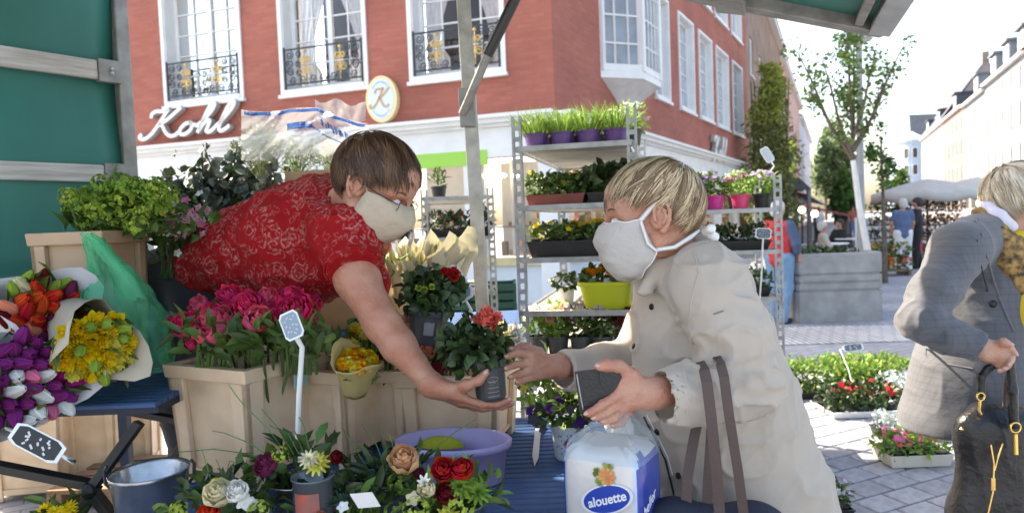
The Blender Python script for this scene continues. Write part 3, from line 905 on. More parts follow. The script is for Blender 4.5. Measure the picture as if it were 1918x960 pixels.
# ------------------------------------------------------------------ trees
def leaves_in(mb, pts, n, spread, ln, w):
    for _ in range(n):
        p = rnd.choice(pts) + rvec(spread * rnd.random() ** .5)
        mb.leaf(p, rvec(), rvec(), ln * rnd.uniform(.6, 1.2), w * rnd.uniform(.6, 1.2))
BARK = mat('bark', (.16, .12, .09), .9, var=.4, vscale=12, bump=.5, bscale=30)
LIMEW = mat('limewashed_bark', (.72, .71, .68), .85, var=.15, vscale=9, bump=.3, bscale=25)
G1 = mat('leaf_fresh', (.085, .17, .035), .55, island=.5, hue=.02, trans=.35); G2 = mat('leaf_dark', (.035, .075, .025), .5, island=.5, hue=.02, trans=.25)
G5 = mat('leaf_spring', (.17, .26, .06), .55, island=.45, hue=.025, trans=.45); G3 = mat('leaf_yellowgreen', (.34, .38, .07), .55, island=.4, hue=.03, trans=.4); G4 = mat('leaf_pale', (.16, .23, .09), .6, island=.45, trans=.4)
def limb(mb, a, d, ln, r, depth, tips, spread=.5):
    pts = [a]; d = d.normalized()
    for k in range(4):
        d = (d + rvec(.12) + Vector((0, 0, .05))).normalized(); pts.append(pts[-1] + d * ln / 4)
    mb.tube(pts, [r * (1 - .13 * k) for k in range(5)], 5)
    tips += pts[2:]
    if depth:
        for k in range(rnd.choice((2, 3))):
            limb(mb, pts[rnd.choice((2, 3, 4))], d + rvec(spread), ln * rnd.uniform(.5, .75), r * .5, depth - 1, tips, spread)
# young tree in the planter
base = P(1626, 474, 9.75); fork = P(1598, 300, 9.75)
root = thing('street_tree', 'young sparse street tree with whitewashed trunk growing from the planter', 'tree', base)
mb = MB(); mb.tube([base, base.lerp(fork, .5) + Vector((-.02, 0, 0)), fork], [.046, .041, .035], 10); mb.build('trunk', LIMEW, root, smooth=True)
mb = MB(); tips = []
for (px, py) in ((1492, 95), (1540, 110), (1585, 45), (1600, 60), (1640, 100), (1690, 90), (1515, 170), (1660, 150)):
    e = P(px, py, 9.75 + rnd.uniform(-.5, .5)); s = fork + Vector((0, 0, rnd.uniform(-.05, .35)))
    m1 = s.lerp(e, .45) + Vector((0, 0, -.12)); pts = [s, m1, s.lerp(e, .75), e]
    mb.tube(pts, [.028, .02, .013, .006], 5)
    for k in range(9):
        t = rnd.uniform(.3, 1); q = pts[1].lerp(e, t) if t > .5 else s.lerp(pts[1], t + .3)
        t2 = q + rvec(.22) + Vector((0, 0, .1)); mb.tube([q, t2], [.006, .003], 4); tips += [q, t2, q.lerp(t2, .5)]
mb.build('branches', BARK, root)
mb = MB(); leaves_in(mb, tips, 1050, .12, .075, .05)
dense = [P(1590 + rnd.uniform(-16, 16), rnd.uniform(60, 200), 9.7) for _ in range(30)]
leaves_in(mb, dense, 420, .13, .075, .05)
mb.build('crown', G5, root)
# second young tree further down
base = P(1657, 470, 14); top = P(1650, 255, 14)
root = thing('street_tree', 'slim dark sapling right behind the planter with few leaf tufts', 'tree', P(1657, 502, 14) * 1)
root.location.z = 0
mb = MB(); mb.tube([Vector((base.x, base.y, 0)), base, top], [.06, .05, .015], 7); mb.build('trunk', BARK, root)
mb = MB(); tips = [P(1635 + rnd.uniform(-8, 8), rnd.uniform(275, 320), 14) for _ in range(8)] + [P(1668 + rnd.uniform(-6, 8), rnd.uniform(295, 330), 14) for _ in range(6)] + [P(1652 + rnd.uniform(-5, 5), rnd.uniform(225, 350), 14) for _ in range(8)]
leaves_in(mb, tips, 420, .13, .1, .07); mb.build('crown', G1, root)
# tall climbing foliage on the brown house
root = thing('bamboo_clump', 'tall dense yellow green foliage between corner shop and brown house', 'tree', P(1445, 474, 26.5)); root.location.z = 0
b0 = Vector((root.location.x, root.location.y, 0))
mb = MB()
for k in range(9): 
    q = b0 + Vector((rnd.uniform(-.9, .9), rnd.uniform(-.5, .5), 0)); mb.tube([q, q + Vector((rnd.uniform(-.2, .2), 0, 3)), q + Vector((rnd.uniform(-.3, .3), 0, 6.5))], [.05, .04, .02], 5)
mb.build('trunk', BARK, root)
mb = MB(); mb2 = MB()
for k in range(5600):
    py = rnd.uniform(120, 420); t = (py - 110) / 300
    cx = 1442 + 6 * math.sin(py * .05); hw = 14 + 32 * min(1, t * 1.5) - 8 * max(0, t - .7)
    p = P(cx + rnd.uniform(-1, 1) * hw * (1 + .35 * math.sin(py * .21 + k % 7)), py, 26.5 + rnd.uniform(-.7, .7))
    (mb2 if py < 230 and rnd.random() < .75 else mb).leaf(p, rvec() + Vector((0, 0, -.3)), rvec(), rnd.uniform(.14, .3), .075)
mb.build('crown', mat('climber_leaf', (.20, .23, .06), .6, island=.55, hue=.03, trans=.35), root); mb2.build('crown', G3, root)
# trees far down the street
def far_tree(px, pyb, D, h, w, label, m, n=2600):
    c = P(px, pyb, D); root = thing('far_tree', label, 'tree', (c.x, c.y, 0), group='trees far down the street')
    mb = MB(); mb.tube([(c.x, c.y, 0), (c.x, c.y, h * .5), (c.x, c.y, h * .8)], [.3, .2, .06], 7)
    tips = []
    for k in range(12): limb(mb, Vector((c.x, c.y, h * rnd.uniform(.25, .6))), Vector((rnd.uniform(-1, 1), rnd.uniform(-1, 1), .8)), w * .9, .1, 1, tips)
    mb.build('trunk', BARK, root)
    tips = [t for t in tips if abs(t.x - c.x) < w * 1.3 and t.z < h]
    for k in range(60):
        z = h * rnd.uniform(.25, 1); q = math.sin(math.pi * min(1, (z / h - .15) / .85) ** .8) ** .6
        tips.append(Vector((c.x, c.y, z)) + rvec(w * q * rnd.random() ** .4) * Vector((1, 1, .25)))
    mb = MB(); leaves_in(mb, tips, n, w * .3, .42, .3); mb.build('crown', m, root)
far_tree(1568, 470, 75, 11.5, 2.6, 'pale green tree far down the street left of the planter tree', G4)
far_tree(1548, 470, 110, 13, 3.2, 'light hazy tree at the far street end beside the awnings', G4)
far_tree(1582, 470, 40, 3.6, .9, 'low bushy dark green tree behind the cafe seats', G1, 1500)
far_tree(1690, 470, 70, 5.2, 1.4, 'small round tree in front of the turret house', G1, 1200)
# low hedge and greenery by the left awnings are shop plants below; lamp post
root = thing('lamp_post', 'slim grey street lamp post rising behind the planter tree', 'lamp', (0, 0, 0))
a = P(1614, 520, 11.2); a.z = 0; b = P(1609, 82, 11.2); root.location = a
mb = MB(); mb.tube([a, Vector((a.x, a.y, 1)), b], [.075, .06, .045], 10); mb.build('pole', mat('galvanised_post', (.3, .31, .32), .5, metal=.5, var=.2), root, smooth=True)
mb = MB(); mb.lathe([(.04, -.1), (.06, 0), (.2, .05), (.2, .09), (.03, .16)], 14, b); mb.build('lamp_head', mat('lamp_head', (.5, .5, .5), .4), root, smooth=True)
# ================================================================== PLANT KIT
def petal(mb, c, ax, x, y, th, prof, w, ruffle=0., nseg=4):
    """one petal: prof is a list of (radial, axial) from base to tip; w its width"""
    dr = x * math.cos(th) + y * math.sin(th); sd = ax.cross(dr)
    rows = []
    for j, (r, a) in enumerate(prof):
        t = j / (len(prof) - 1)
        ww = w * math.sin(math.pi * (.18 + .74 * t)) ** .8
        row = []
        for e in (-1, 0, 1):
            q = c + dr * (r - (abs(e) * ww * .25 if abs(e) else 0)) + ax * (a + (rnd.uniform(-ruffle, ruffle) if t > .6 else 0)) + sd * e * ww * .5
            row.append(q)
        rows.append(row)
    mb.grid(rows)
def flower(mb, c, ax, Rr, kind):
    if hasattr(mb, 'rec'): mb.rec.append((Vector(c), Vector(ax), Rr, kind)); return
    c = Vector(c); x, y, ax = frame_of(ax)
    j = lambda s=.12: 1 + rnd.uniform(-s, s)
    if kind == 'tulip':
        for lay in range(2):
            for k in range(3):
                th = (k + lay * .5) * 2 * math.pi / 3 + rnd.uniform(-.1, .1); b = .92 if lay else 1.
                petal(mb, c, ax, x, y, th, [(.1 * Rr, 0), (.74 * Rr * b, .4 * Rr), (.84 * Rr * b, 1.15 * Rr), (.55 * Rr * b, 2.0 * Rr), (.16 * Rr * j(.7), 2.7 * Rr)], 1.5 * Rr)
    elif kind in ('peony', 'rose'):
        n = (9, 8, 7, 6, 5) if kind == 'peony' else (5, 5, 5, 4, 3)
        for lay in range(5):
            f = 1 - lay * .17; op = (1.0 - lay * .22)
            for k in range(n[lay]):
                th = (k + lay * .37) * 2 * math.pi / n[lay] + rnd.uniform(-.15, .15)
                h = (.25 + .2 * lay) * Rr
                petal(mb, c, ax, x, y, th, [(.1 * Rr * f, 0), (.62 * Rr * f * j(), .12 * Rr + h * .35), (.95 * Rr * f * (.65 + .35 * op) * j(), .45 * Rr + h * .6), ((.78 + .2 * op) * Rr * f * j(), .75 * Rr + h * .75), ((.5 + .45 * op) * Rr * f * j(), .95 * Rr + h * .7)],
                      (1.05 if kind == 'peony' else 1.45) * Rr * f, ruffle=.09 * Rr if kind == 'peony' else .03 * Rr)
    elif kind == 'carnation':
        for lay in range(5):
            f = 1 - lay * .17
            for k in range(11 - lay):
                th = (k + lay * .3) * 2 * math.pi / (11 - lay) + rnd.uniform(-.2, .2)
                petal(mb, c, ax, x, y, th, [(.05 * Rr, 0), (.4 * Rr * f, .35 * Rr), (.8 * Rr * f * j(), (.5 + lay * .1) * Rr), (1.0 * Rr * f * j(), (.55 + lay * .18) * Rr * j(.2))], .62 * Rr, ruffle=.13 * Rr)
    elif kind == 'daffodil':
        for lay in range(4):
            f = 1 - lay * .2
            for k in range(6):
                th = (k + lay * .5) * math.pi / 3 + rnd.uniform(-.2, .2)
                petal(mb, c, ax, x, y, th, [(.1 * Rr, 0), (.6 * Rr * f, .2 * Rr + lay * .12 * Rr), (.95 * Rr * f * j(), (.35 + lay * .2) * Rr), (.98 * Rr * f * j(), (.65 + lay * .2) * Rr)], .75 * Rr * f, ruffle=.08 * Rr)
    elif kind == 'daisy':
        for lay in range(3):
            for k in range(13 - lay * 2):
                th = k * 2 * math.pi / (13 - lay * 2) + lay
                f = 1 - lay * .25
                petal(mb, c, ax, x, y, th, [(.1 * Rr, .1 * Rr), (.5 * Rr * f, .28 * Rr + lay * .12 * Rr), (Rr * f, .22 * Rr + lay * .2 * Rr)], .34 * Rr)
    elif kind == 'pansy':
        for k in range(5):
            petal(mb, c, ax, x, y, k * 2 * math.pi / 5 + rnd.uniform(-.1, .1), [(.02 * Rr, 0), (.6 * Rr, .12 * Rr), (1.0 * Rr, .05 * Rr)], 1.15 * Rr)
    elif kind == 'lily':
        for k in range(6):
            petal(mb, c, ax, x, y, k * math.pi / 3, [(.04 * Rr, 0), (.16 * Rr, .9 * Rr), (.38 * Rr, 1.7 * Rr), (.8 * Rr * j(), 2.1 * Rr)], .5 * Rr)
    elif kind == 'pom':       # ball of tiny florets
        for k in range(46):
            d = rvec(1.)
            if d.dot(ax) < -.35: continue
            q = c + ax * Rr * .6 + d * Rr * j(.08); s = .3 * Rr
            u, v, d = frame_of(d + rvec(.25))
            for e in range(4): mb.leaf(q, u * math.cos(e * 1.57) + v * math.sin(e * 1.57) + d * .25, d, s * j(.2), s * .8, .1, .1)
def bloom_meshes(name, kind, m, n=3, seg=None, R_=1.):
    out = []
    for i in range(n):
        mb = MB(); flower(mb, (0, 0, 0), (0, 0, 1), R_, kind); out.append(mb.mesh(name, m, True))
    return out
def bloom(parent, meshes, loc, ax, s, name='bloom', label=None):
    q = Vector(ax).to_track_quat('Z', 'Y') @ Quaternion((0, 0, 1), rnd.uniform(0, 6.28))
    o = bpy.data.objects.new(name, rnd.choice(meshes)); COL.objects.link(o); o.parent = parent
    o.matrix_parent_inverse = parent_inverse(parent)
    o.matrix_basis = Matrix.LocRotScale(Vector(loc), q, Vector((s, s, s)))
    if label: o['label'] = label
    return o
def pmat(name, c, tr=.38, isl=.3, hue=.016): return mat(name, c, .75, island=isl, hue=hue, trans=tr, spec=.15)
COLR = {'hotpink': (.80, .05, .18), 'rose': (.76, .12, .2), 'red': (.50, .012, .012), 'darkred': (.16, .008, .015), 'orange': (.75, .13, .02), 'redorange': (.66, .05, .02),
        'coral': (.85, .20, .15), 'salmon': (.82, .33, .2), 'peach': (.83, .50, .28), 'yellow': (.85, .64, .025), 'lemon': (.72, .66, .12), 'amber': (.80, .36, .01), 'cream': (.78, .72, .48),
        'white': (.82, .82, .78), 'pink': (.75, .2, .35), 'palepink': (.78, .45, .5), 'purple': (.26, .03, .21), 'violet': (.10, .03, .22), 'lilac': (.48, .30, .62), 'lavender': (.60, .45, .68), 'magenta': (.5, .02, .3),
        'lime': (.36, .46, .07), 'green': (.2, .33, .05), 'plum': (.2, .03, .08), 'rust': (.5, .14, .03)}
def fm(c): return pmat('petal_' + c, COLR[c])
BL = {}
def blooms(kind, c):
    k = (kind, c)
    if k not in BL: BL[k] = bloom_meshes('bloom', kind, fm(c), 3)
    return BL[k]
def foliage(mb, c, rx, ry, rz, n, ln, w, up=.3, hollow=.45):
    c = Vector(c)
    for _ in range(n):
        d = rvec(1.); q = (hollow + (1 - hollow) * rnd.random())
        p = c + Vector((d.x * rx, d.y * ry, d.z * rz)) * q
        mb.leaf(p, d + rvec(.6) + Vector((0, 0, up)), d + Vector((0, 0, .6)) + rvec(.3), ln * rnd.uniform(.6, 1.2), w * rnd.uniform(.7, 1.15), rnd.uniform(.05, .45))
def tufts(mb, c, rx, ry, h, n, w=.004, lean=.5):
    c = Vector(c)
    for _ in range(n):
        a = rnd.uniform(0, 6.28); q = rnd.random() ** .5
        p = c + Vector((math.cos(a) * rx * q * .7, math.sin(a) * ry * q * .7, 0))
        d = Vector((math.cos(a) * lean * q, math.sin(a) * lean * q, 1)) + rvec(.15)
        mb.blade(p, d, rvec(1.).cross(d).normalized(), h * rnd.uniform(.55, 1.15), w, Vector((math.cos(a), math.sin(a), -.3)) * h * .25 * rnd.random())
def florets(mb, c, rx, ry, rz, n, r, kind='pansy', top=True):
    c = Vector(c)
    for _ in range(n):
        d = rvec(1.)
        if top: d.z = abs(d.z) * .9 + .1
        d.normalize()
        p = c + Vector((d.x * rx, d.y * ry, d.z * rz)) * rnd.uniform(.85, 1.05)
        flower(mb, p, d + Vector((0, -.3, .4)) + rvec(.3), r * rnd.uniform(.75, 1.15), kind)
class Rec(MB):
    def __init__(s): super().__init__(); s.rec = []
def put_flowers(t, flow):
    """each flower big enough to tell apart in the photo is a bloom of its own"""
    D_ = max(.5, t.location.y)
    for m, fn in (flow or []):
        rc = Rec(); fn(rc); small = MB()
        for c, ax, r, kd in rc.rec:
            if r * F / D_ < 4.5: flower(small, c, ax, r, kd); continue
            k = (kd, m.name)
            if k not in BL: BL[k] = bloom_meshes('bloom', kd, m, 3)
            o = bpy.data.objects.new('bloom', rnd.choice(BL[k])); COL.objects.link(o); o.parent = t
            o.matrix_basis = Matrix.LocRotScale(c, ax.to_track_quat('Z', 'Y') @ Quaternion((0, 0, 1), rnd.uniform(0, 6.28)), Vector((r, r, r)))
        if small.v: part('flowers', small.mesh('flowers', m), t)
LEAF = mat('leaf_mid', (.072, .128, .024), .5, island=.5, hue=.025, trans=.25)
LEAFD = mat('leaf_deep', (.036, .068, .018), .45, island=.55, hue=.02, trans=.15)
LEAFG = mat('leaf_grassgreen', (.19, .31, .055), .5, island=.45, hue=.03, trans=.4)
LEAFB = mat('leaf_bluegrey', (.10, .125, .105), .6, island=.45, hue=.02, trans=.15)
LEAFR = mat('leaf_bronze', (.13, .06, .03), .5, island=.5, hue=.04, trans=.15)
STEM = mat('stem_green', (.09, .17, .05), .5, island=.3)
BLACKP = mat('black_plastic', (.018, .018, .02), .45, var=.3, vscale=14)
GREYP = mat('grey_plastic', (.065, .068, .075), .45, var=.2, vscale=10)
SOIL = mat('soil', (.03, .022, .016), .95, bump=1., bscale=90)
def pot_mesh(r, h, m, n=20, taper=.78, ribs=True):
    mb = MB(); r0 = r * taper
    mb.lathe([(0.001, .002), (r0 * .92, .0), (r0, .006), (r * .93, h * .82), (r, h * .84), (r * 1.03, h * .98), (r * 1.02, h), (r * .95, h), (r * .93, h * .88)], n)
    return mb.mesh('pot', m, False)
def soil_mesh(r, z):
    mb = MB(); mb.lathe([(r, z), (r * .5, z + .004), (.0005, z + .006)], 16); return mb.mesh('soil', SOIL)
def pot_plant(label, loc, r, h, potm, leafm, fol, flow=None, cat='potted plant', group=None, name='potted_plant', rz=0., taper=.78, tilt=None):
    """fol(mb) and flow = [(material, fn)] build in pot coordinates"""
    t = thing(name, label, cat, loc, rz, group)
    if tilt: t.rotation_euler = tilt
    part('pot', pot_mesh(r, h, potm, taper=taper), t)
    part('soil', soil_mesh(r * .93, h * .88), t)
    mb = MB(); fol(mb); part('foliage', mb.mesh('foliage', leafm, True), t)
    put_flowers(t, flow)
    return t
def tray_plants(label, loc, w, d, h, traym, leafm, fol, flow=None, cat='plant tray', group=None, rz=0., name='plant_tray', cells=(4, 3), lip=.008):
    t = thing(name, label, cat, loc, rz, group)
    mb = MB(); k = .92
    a, b = w / 2, d / 2
    r = lambda s, z: [(-a * s, -b * s, z), (a * s, -b * s, z), (a * s, b * s, z), (-a * s, b * s, z)]
    mb.grid([r(k, 0), r(1, h - .006), r(1.03, h - .006), r(1.03, h), r(.97, h), r(.93, .01)], True); mb.face(r(k, 0)[::-1]); mb.face(r(.93, .01))
    part('tray', mb.mesh('tray', traym), t)
    nx, ny = cells
    pm = MB(); rr = min(w / nx, d / ny) * .46
    pm.lathe([(rr * .7, .012), (rr, h * 1.15), (rr * .9, h * 1.1), (.001, h * 1.08)], 12)
    pme = pm.mesh('cell_pot', [BLACKP])
    for i in range(nx):
        for j in range(ny): part('cell_pot', pme, t, loc=((i + .5) / nx * w - a, (j + .5) / ny * d - b, 0))
    mb = MB(); fol(mb); part('foliage', mb.mesh('foliage', leafm, True), t)
    put_flowers(t, flow)
    return t
def mounds(mb, w, d, h, nx, ny, n, ln, lw, z=.05):
    for i in range(nx):
        for j in range(ny):
            foliage(mb, ((i + .5) / nx * w - w / 2, (j + .5) / ny * d - d / 2, z + h * .45), w / nx * .6, d / ny * .6, h * .55 * rnd.uniform(.8, 1.2), n, ln, lw, .5)
def scatter_flowers(mb, w, d, z, n, r, kind='pansy', dz=.03):
    for _ in range(n):
        flower(mb, (rnd.uniform(-.5, .5) * w, rnd.uniform(-.5, .5) * d, z + rnd.uniform(-dz, dz)), Vector((0, -.45, 1)) + rvec(.5), r * rnd.uniform(.75, 1.2), kind)

# ================================================================== STALL: truck side, awning, pole
TARP = mat('green_tarpaulin', (.028, .20, .16), .5, var=.25, vscale=2.5, bump=.25, bscale=9, stretch=(1, 1, .4), col2=(.02, .15, .125))
TIMB = mat('whitewashed_board', (.60, .58, .55), .75, var=.35, vscale=5, bump=.3, bscale=30, stretch=(1, 1, 14), col2=(.40, .37, .33))
ALU = mat('aluminium', (.52, .53, .54), .4, metal=.75, var=.25, vscale=9, bump=.1, bscale=40)
ALUD = mat('weathered_aluminium', (.34, .33, .31), .5, metal=.5, var=.35, vscale=14, bump=.2, bscale=50)
tp1 = P(250, 300, 3.0); tdir = Vector((-.588, -.809, 0)).normalized()      # the panel runs from its post towards the camera side
FT = Fac((tp1.x, tp1.y), tdir, (.809, -.588))
truck = thing('market_truck_side', 'green truck tarpaulin side with whitewashed boards beside the brick building', 'truck', FT.pt(.5, 0))
ztop = 3.9
mb = MB(); N_ = 26
rows = []
for j in range(30):
    z = 1.36 + (ztop - 1.36) * j / 29
    rows.append([FT.pt(.045 + 2.6 * i / N_, z, .012 * math.sin(z * 8.) + .008 * math.sin(i * .9 + z * 2)) for i in range(N_ + 1)])
mb.grid(rows); mb.build('tarpaulin', TARP, truck, smooth=True, solid=.004)
for (ya, yb) in ((124, 158), (312, 343)):
    zt, zb = FT.uv(225, ya)[1], FT.uv(225, yb)[1]
    mb = MB(); FT.box(mb, .14, 2.6, zb, zt, .02, .045); mb.build('board', TIMB, truck, bevel=.004)
    mb = MB(); FT.box(mb, .05, .139, zb - .008, zt + .008, .018, .052); br = mb.build('bracket', ALUD, truck, bevel=.004)
    for zz in (zb + .03, zt - .03): mb = MB(); mb.ball(FT.pt(.09, zz, .054), .009, 8, 5); mb.build('bolt', ALU, br)
for k, z in enumerate((2.62, 3.02, 3.42)):
    mb = MB(); FT.box(mb, .14, 2.6, z, z + .075, .02, .045); mb.build('board', TIMB, truck, bevel=.004)
mb = MB(); FT.box(mb, -.004, .052, 1.2, ztop + .05, -.02, .03); mb.build('corner_post', ALUD, truck, bevel=.006)
mb = MB(); FT.box(mb, .05, 2.6, 1.24, 1.355, -.05, .04); mb.build('bed_sill', mat('white_enamel', (.7, .71, .72), .4, var=.1), truck, bevel=.006)
mb = MB(); FT.box(mb, -.03, 2.6, 1.14, 1.2, -2.0, .0); mb.build('truck_bed', ALUD, truck)
for u in (3.1,):
    c = FT.pt(u, .42, -.5); ax = FT.n
    x, y, z = frame_of(ax); Mx = Matrix((x, y, z)).transposed()
    mb = MB(); mb.lathe([(.2, -.1), (.38, -.1), (.42, -.07), (.42, .07), (.38, .1), (.2, .1)], 24); me = mb.mesh('tyre', BLACKP, True); me.transform(Matrix.Translation(c) @ Mx.to_4x4()); w = link('wheel', me, truck)
    mb = MB(); mb.lathe([(.21, .06), (.2, .09), (.1, .05), (.001, .06)], 20); me = mb.mesh('rim', ALUD, True); me.transform(Matrix.Translation(c) @ Mx.to_4x4()); link('rim', me, w)
# awning flap overhead: its corner hangs into the picture at the top right
cA = P(1652, 44, 2.6); nr = P(1679, -2, 2.3)
zl = P(1410, -2, 2.6)
d1 = (zl - cA).normalized(); d2 = (nr - cA).normalized()
fl = cA + d1 * 3.9; nl = fl + d2 * 1.55; nrr = cA + d2 * 1.55
nrm = d1.cross(d2).normalized()
if nrm.z < 0: nrm = -nrm
awn = thing('stall_awning', 'green stall awning panel with grey aluminium frame hanging over the customers', 'awning', (cA + fl) / 2)
mb = MB(); mb.hexa([cA, nrr, nl, fl, cA + nrm * .012, nrr + nrm * .012, nl + nrm * .012, fl + nrm * .012]); mb.build('panel', TARP, awn)
mb = MB()
mb.bar(cA - d1 * .02 - nrm * .02, fl - nrm * .02, .07, .05, nrm); mb.build('front_profile', ALUD, awn, bevel=.005)
mb = MB(); mb.bar(cA - nrm * .021 + d1 * .0, nrr - nrm * .021, .075, .052, nrm); mb.build('side_profile', ALU, awn, bevel=.005)
mb = MB(); mb.bar(cA - nrm * .021 + d1 * .085 + d2 * .05, nrr - nrm * .021 + d1 * .085, .03, .03, nrm); mb.build('side_channel', ALUD, awn, bevel=.003)
mb = MB(); q = cA + d1 * .56; mb.bar(q - d2 * .04 - nrm * .03, q + d2 * .14 - nrm * .03, .11, .06, nrm); mb.build('latch_block', ALUD, awn, bevel=.006)
for k in range(1, 4):
    mb = MB(); q = cA + d1 * (3.9 * k / 4); mb.bar(q + d2 * .05 - nrm * .016, q + d2 * 1.55 - nrm * .016, .05, .03, nrm); mb.build('rib', ALUD, awn)
# pole with its strut
pb = P(905, 590, 2.42); pt_ = P(868, 0, 2.42)
dirp = (pt_ - pb); up = pb + dirp * ((2.75 - pb.z) / dirp.z); lo = pb + dirp * ((0 - pb.z) / dirp.z)
pole = thing('stall_pole', 'weathered square metal pole standing between florist and flower trolley', 'pole', lo)
mb = MB(); mb.bar(lo, up, .046, .046, Vector((0, 1, 0))); mb.build('post', mat('scuffed_galvanised', (.36, .35, .32), .55, metal=.35, var=.45, vscale=18, bump=.25, bscale=60, col2=(.52, .5, .46)), pole, bevel=.004)
mb = MB(); mb.lathe([(.001, 0), (.07, 0), (.07, .012), (.03, .02), (.001, .02)], 12, lo); mb.build('foot_plate', ALUD, pole)
s0 = P(866, 214, 2.38); s1 = P(913, 104, 2.33); s2 = P(968, -8, 2.28); s3 = s1 + (s2 - s1) * 2.6
mb = MB(); mb.tube([s0, s1], .0145, 10); mb.build('strut_rod', ALUD, pole, smooth=True)
mb = MB(); mb.tube([s1, s3], .018, 12); mb.build('strut_cylinder', mat('black_enamel', (.015, .015, .016), .35), pole, smooth=True)
mb = MB(); mb.bar(P(872, 165, 2.39), P(876, 238, 2.39), .05, .02, Vector((0, 1, 0))); mb.build('strut_bracket', ALUD, pole, bevel=.003)

# ================================================================== TABLES
BLUE = mat('blue_slat', (.05, .125, .29), .55, var=.35, vscale=10, bump=.2, bscale=50, col2=(.03, .08, .2))
BLUED = mat('blue_table_steel', (.02, .03, .06), .5, metal=.3)
def slat_table(name, label, x0, x1, y0, y1, z, pitch, legs=True, along_x=True):
    t = thing(name, label, 'table', ((x0 + x1) / 2, (y0 + y1) / 2, 0))
    y = y0; n = 0
    mb0 = MB(); hw = pitch * .42
    L_ = (x1 - x0)
    mb0.grid([[(-L_ / 2, -hw, -.012), (L_ / 2, -hw, -.012)], [(-L_ / 2, -hw, -.004), (L_ / 2, -hw, -.004)], [(-L_ / 2, -hw * .75, 0), (L_ / 2, -hw * .75, 0)], [(-L_ / 2, hw * .75, 0), (L_ / 2, hw * .75, 0)], [(-L_ / 2, hw, -.004), (L_ / 2, hw, -.004)], [(-L_ / 2, hw, -.012), (L_ / 2, hw, -.012)]])
    for e in (-1, 1): mb0.face([(e * L_ / 2, -hw, -.012), (e * L_ / 2, -hw * .75, 0), (e * L_ / 2, hw * .75, 0), (e * L_ / 2, hw, -.012)])
    me = mb0.mesh('slat', BLUE)
    while y < y1:
        link('slat', me, t, loc=None); o = t.children[-1]
        o.matrix_parent_inverse = Matrix.Identity(4); o.location = (0, y - (y0 + y1) / 2, z)
        y += pitch
    mb = MB(); mb.box((x0, y0, z - .03), (x1, y1, z - .0125)); mb.build('table_top', BLUED, t)
    if legs:
        for x in (x0 + .06, x1 - .06):
            for yy in (y0 + .06, y1 - .06):
                mb = MB(); mb.bar((x, yy, 0), (x, yy, z - .03), .035, .035, Vector((0, 1, 0))); mb.build('leg', BLUED, t)
    return t
TZ = .85
slat_table('stall_table', 'blue slatted table under crates and tub in front of the florist', -1.0, .27, 1.05, 2.28, TZ, .034)
# left higher folding table with crossed legs
T2 = 1.10
t2 = slat_table('folding_table', 'blue slatted folding table with black crossed legs under tulip bouquets', -1.85, PZ(296, 750, T2).x, PZ(296, 750, T2).y, 2.12, T2, .034, legs=False)
BLK = mat('black_leg_steel', (.012, .011, .010), .5, var=.4, vscale=30)
def leg(a, b, nm='leg'):
    mb = MB(); mb.bar(a, b, .02, .03, Vector((0, 1, 0))); return mb.build(nm, BLK, t2, bevel=.002)
xc = P(170, 916, 1.56); hi1 = P(292, 745, 1.56); hi2 = P(88, 848, 1.56)
lo1 = xc + (xc - hi1) * ((xc.z) / (hi1.z - xc.z)); lo2 = xc + (xc - P(60, 822, 1.56)) * 1.0
for dy in (0, .5):
    v = Vector((0, dy, 0))
    a1 = Vector((PZ(290, 755, T2).x - .01, 1.60, T2 - .03)); b1 = Vector((-1.62, 1.56, 0)); 
    cx = (a1.z - xc.z) / a1.z; 
    leg(a1 + v, xc + v); leg(xc + v + Vector((0, .021, 0)), Vector((xc.x - .62, 1.582, 0)) + v)
    leg(Vector((-1.6, 1.60, T2 - .03)) + v, xc + v + Vector((0, .022, 0))); leg(xc + v, Vector((xc.x + .62, 1.56, 0)) + v)
mb = MB(); mb.ball(xc + Vector((0, -.01, 0)), (.02, .015, .02), 10, 6); mb.build('hinge', BLK, t2)
# bench behind the florist and the step she stands on
slat_table('rear_table', 'blue slatted rear table under the eucalyptus and cardboard box', -1.62, .02, 2.66, 3.2, T2, .05)
mb = MB(); mb.box((-1.35, 2.15, 0), (-.72, 2.62, .36)); mb.build('wooden_step', mat('step_wood', (.3, .2, .12), .7, var=.3), label='wooden step platform under the florist behind the tables', cat='step', bevel=.01)

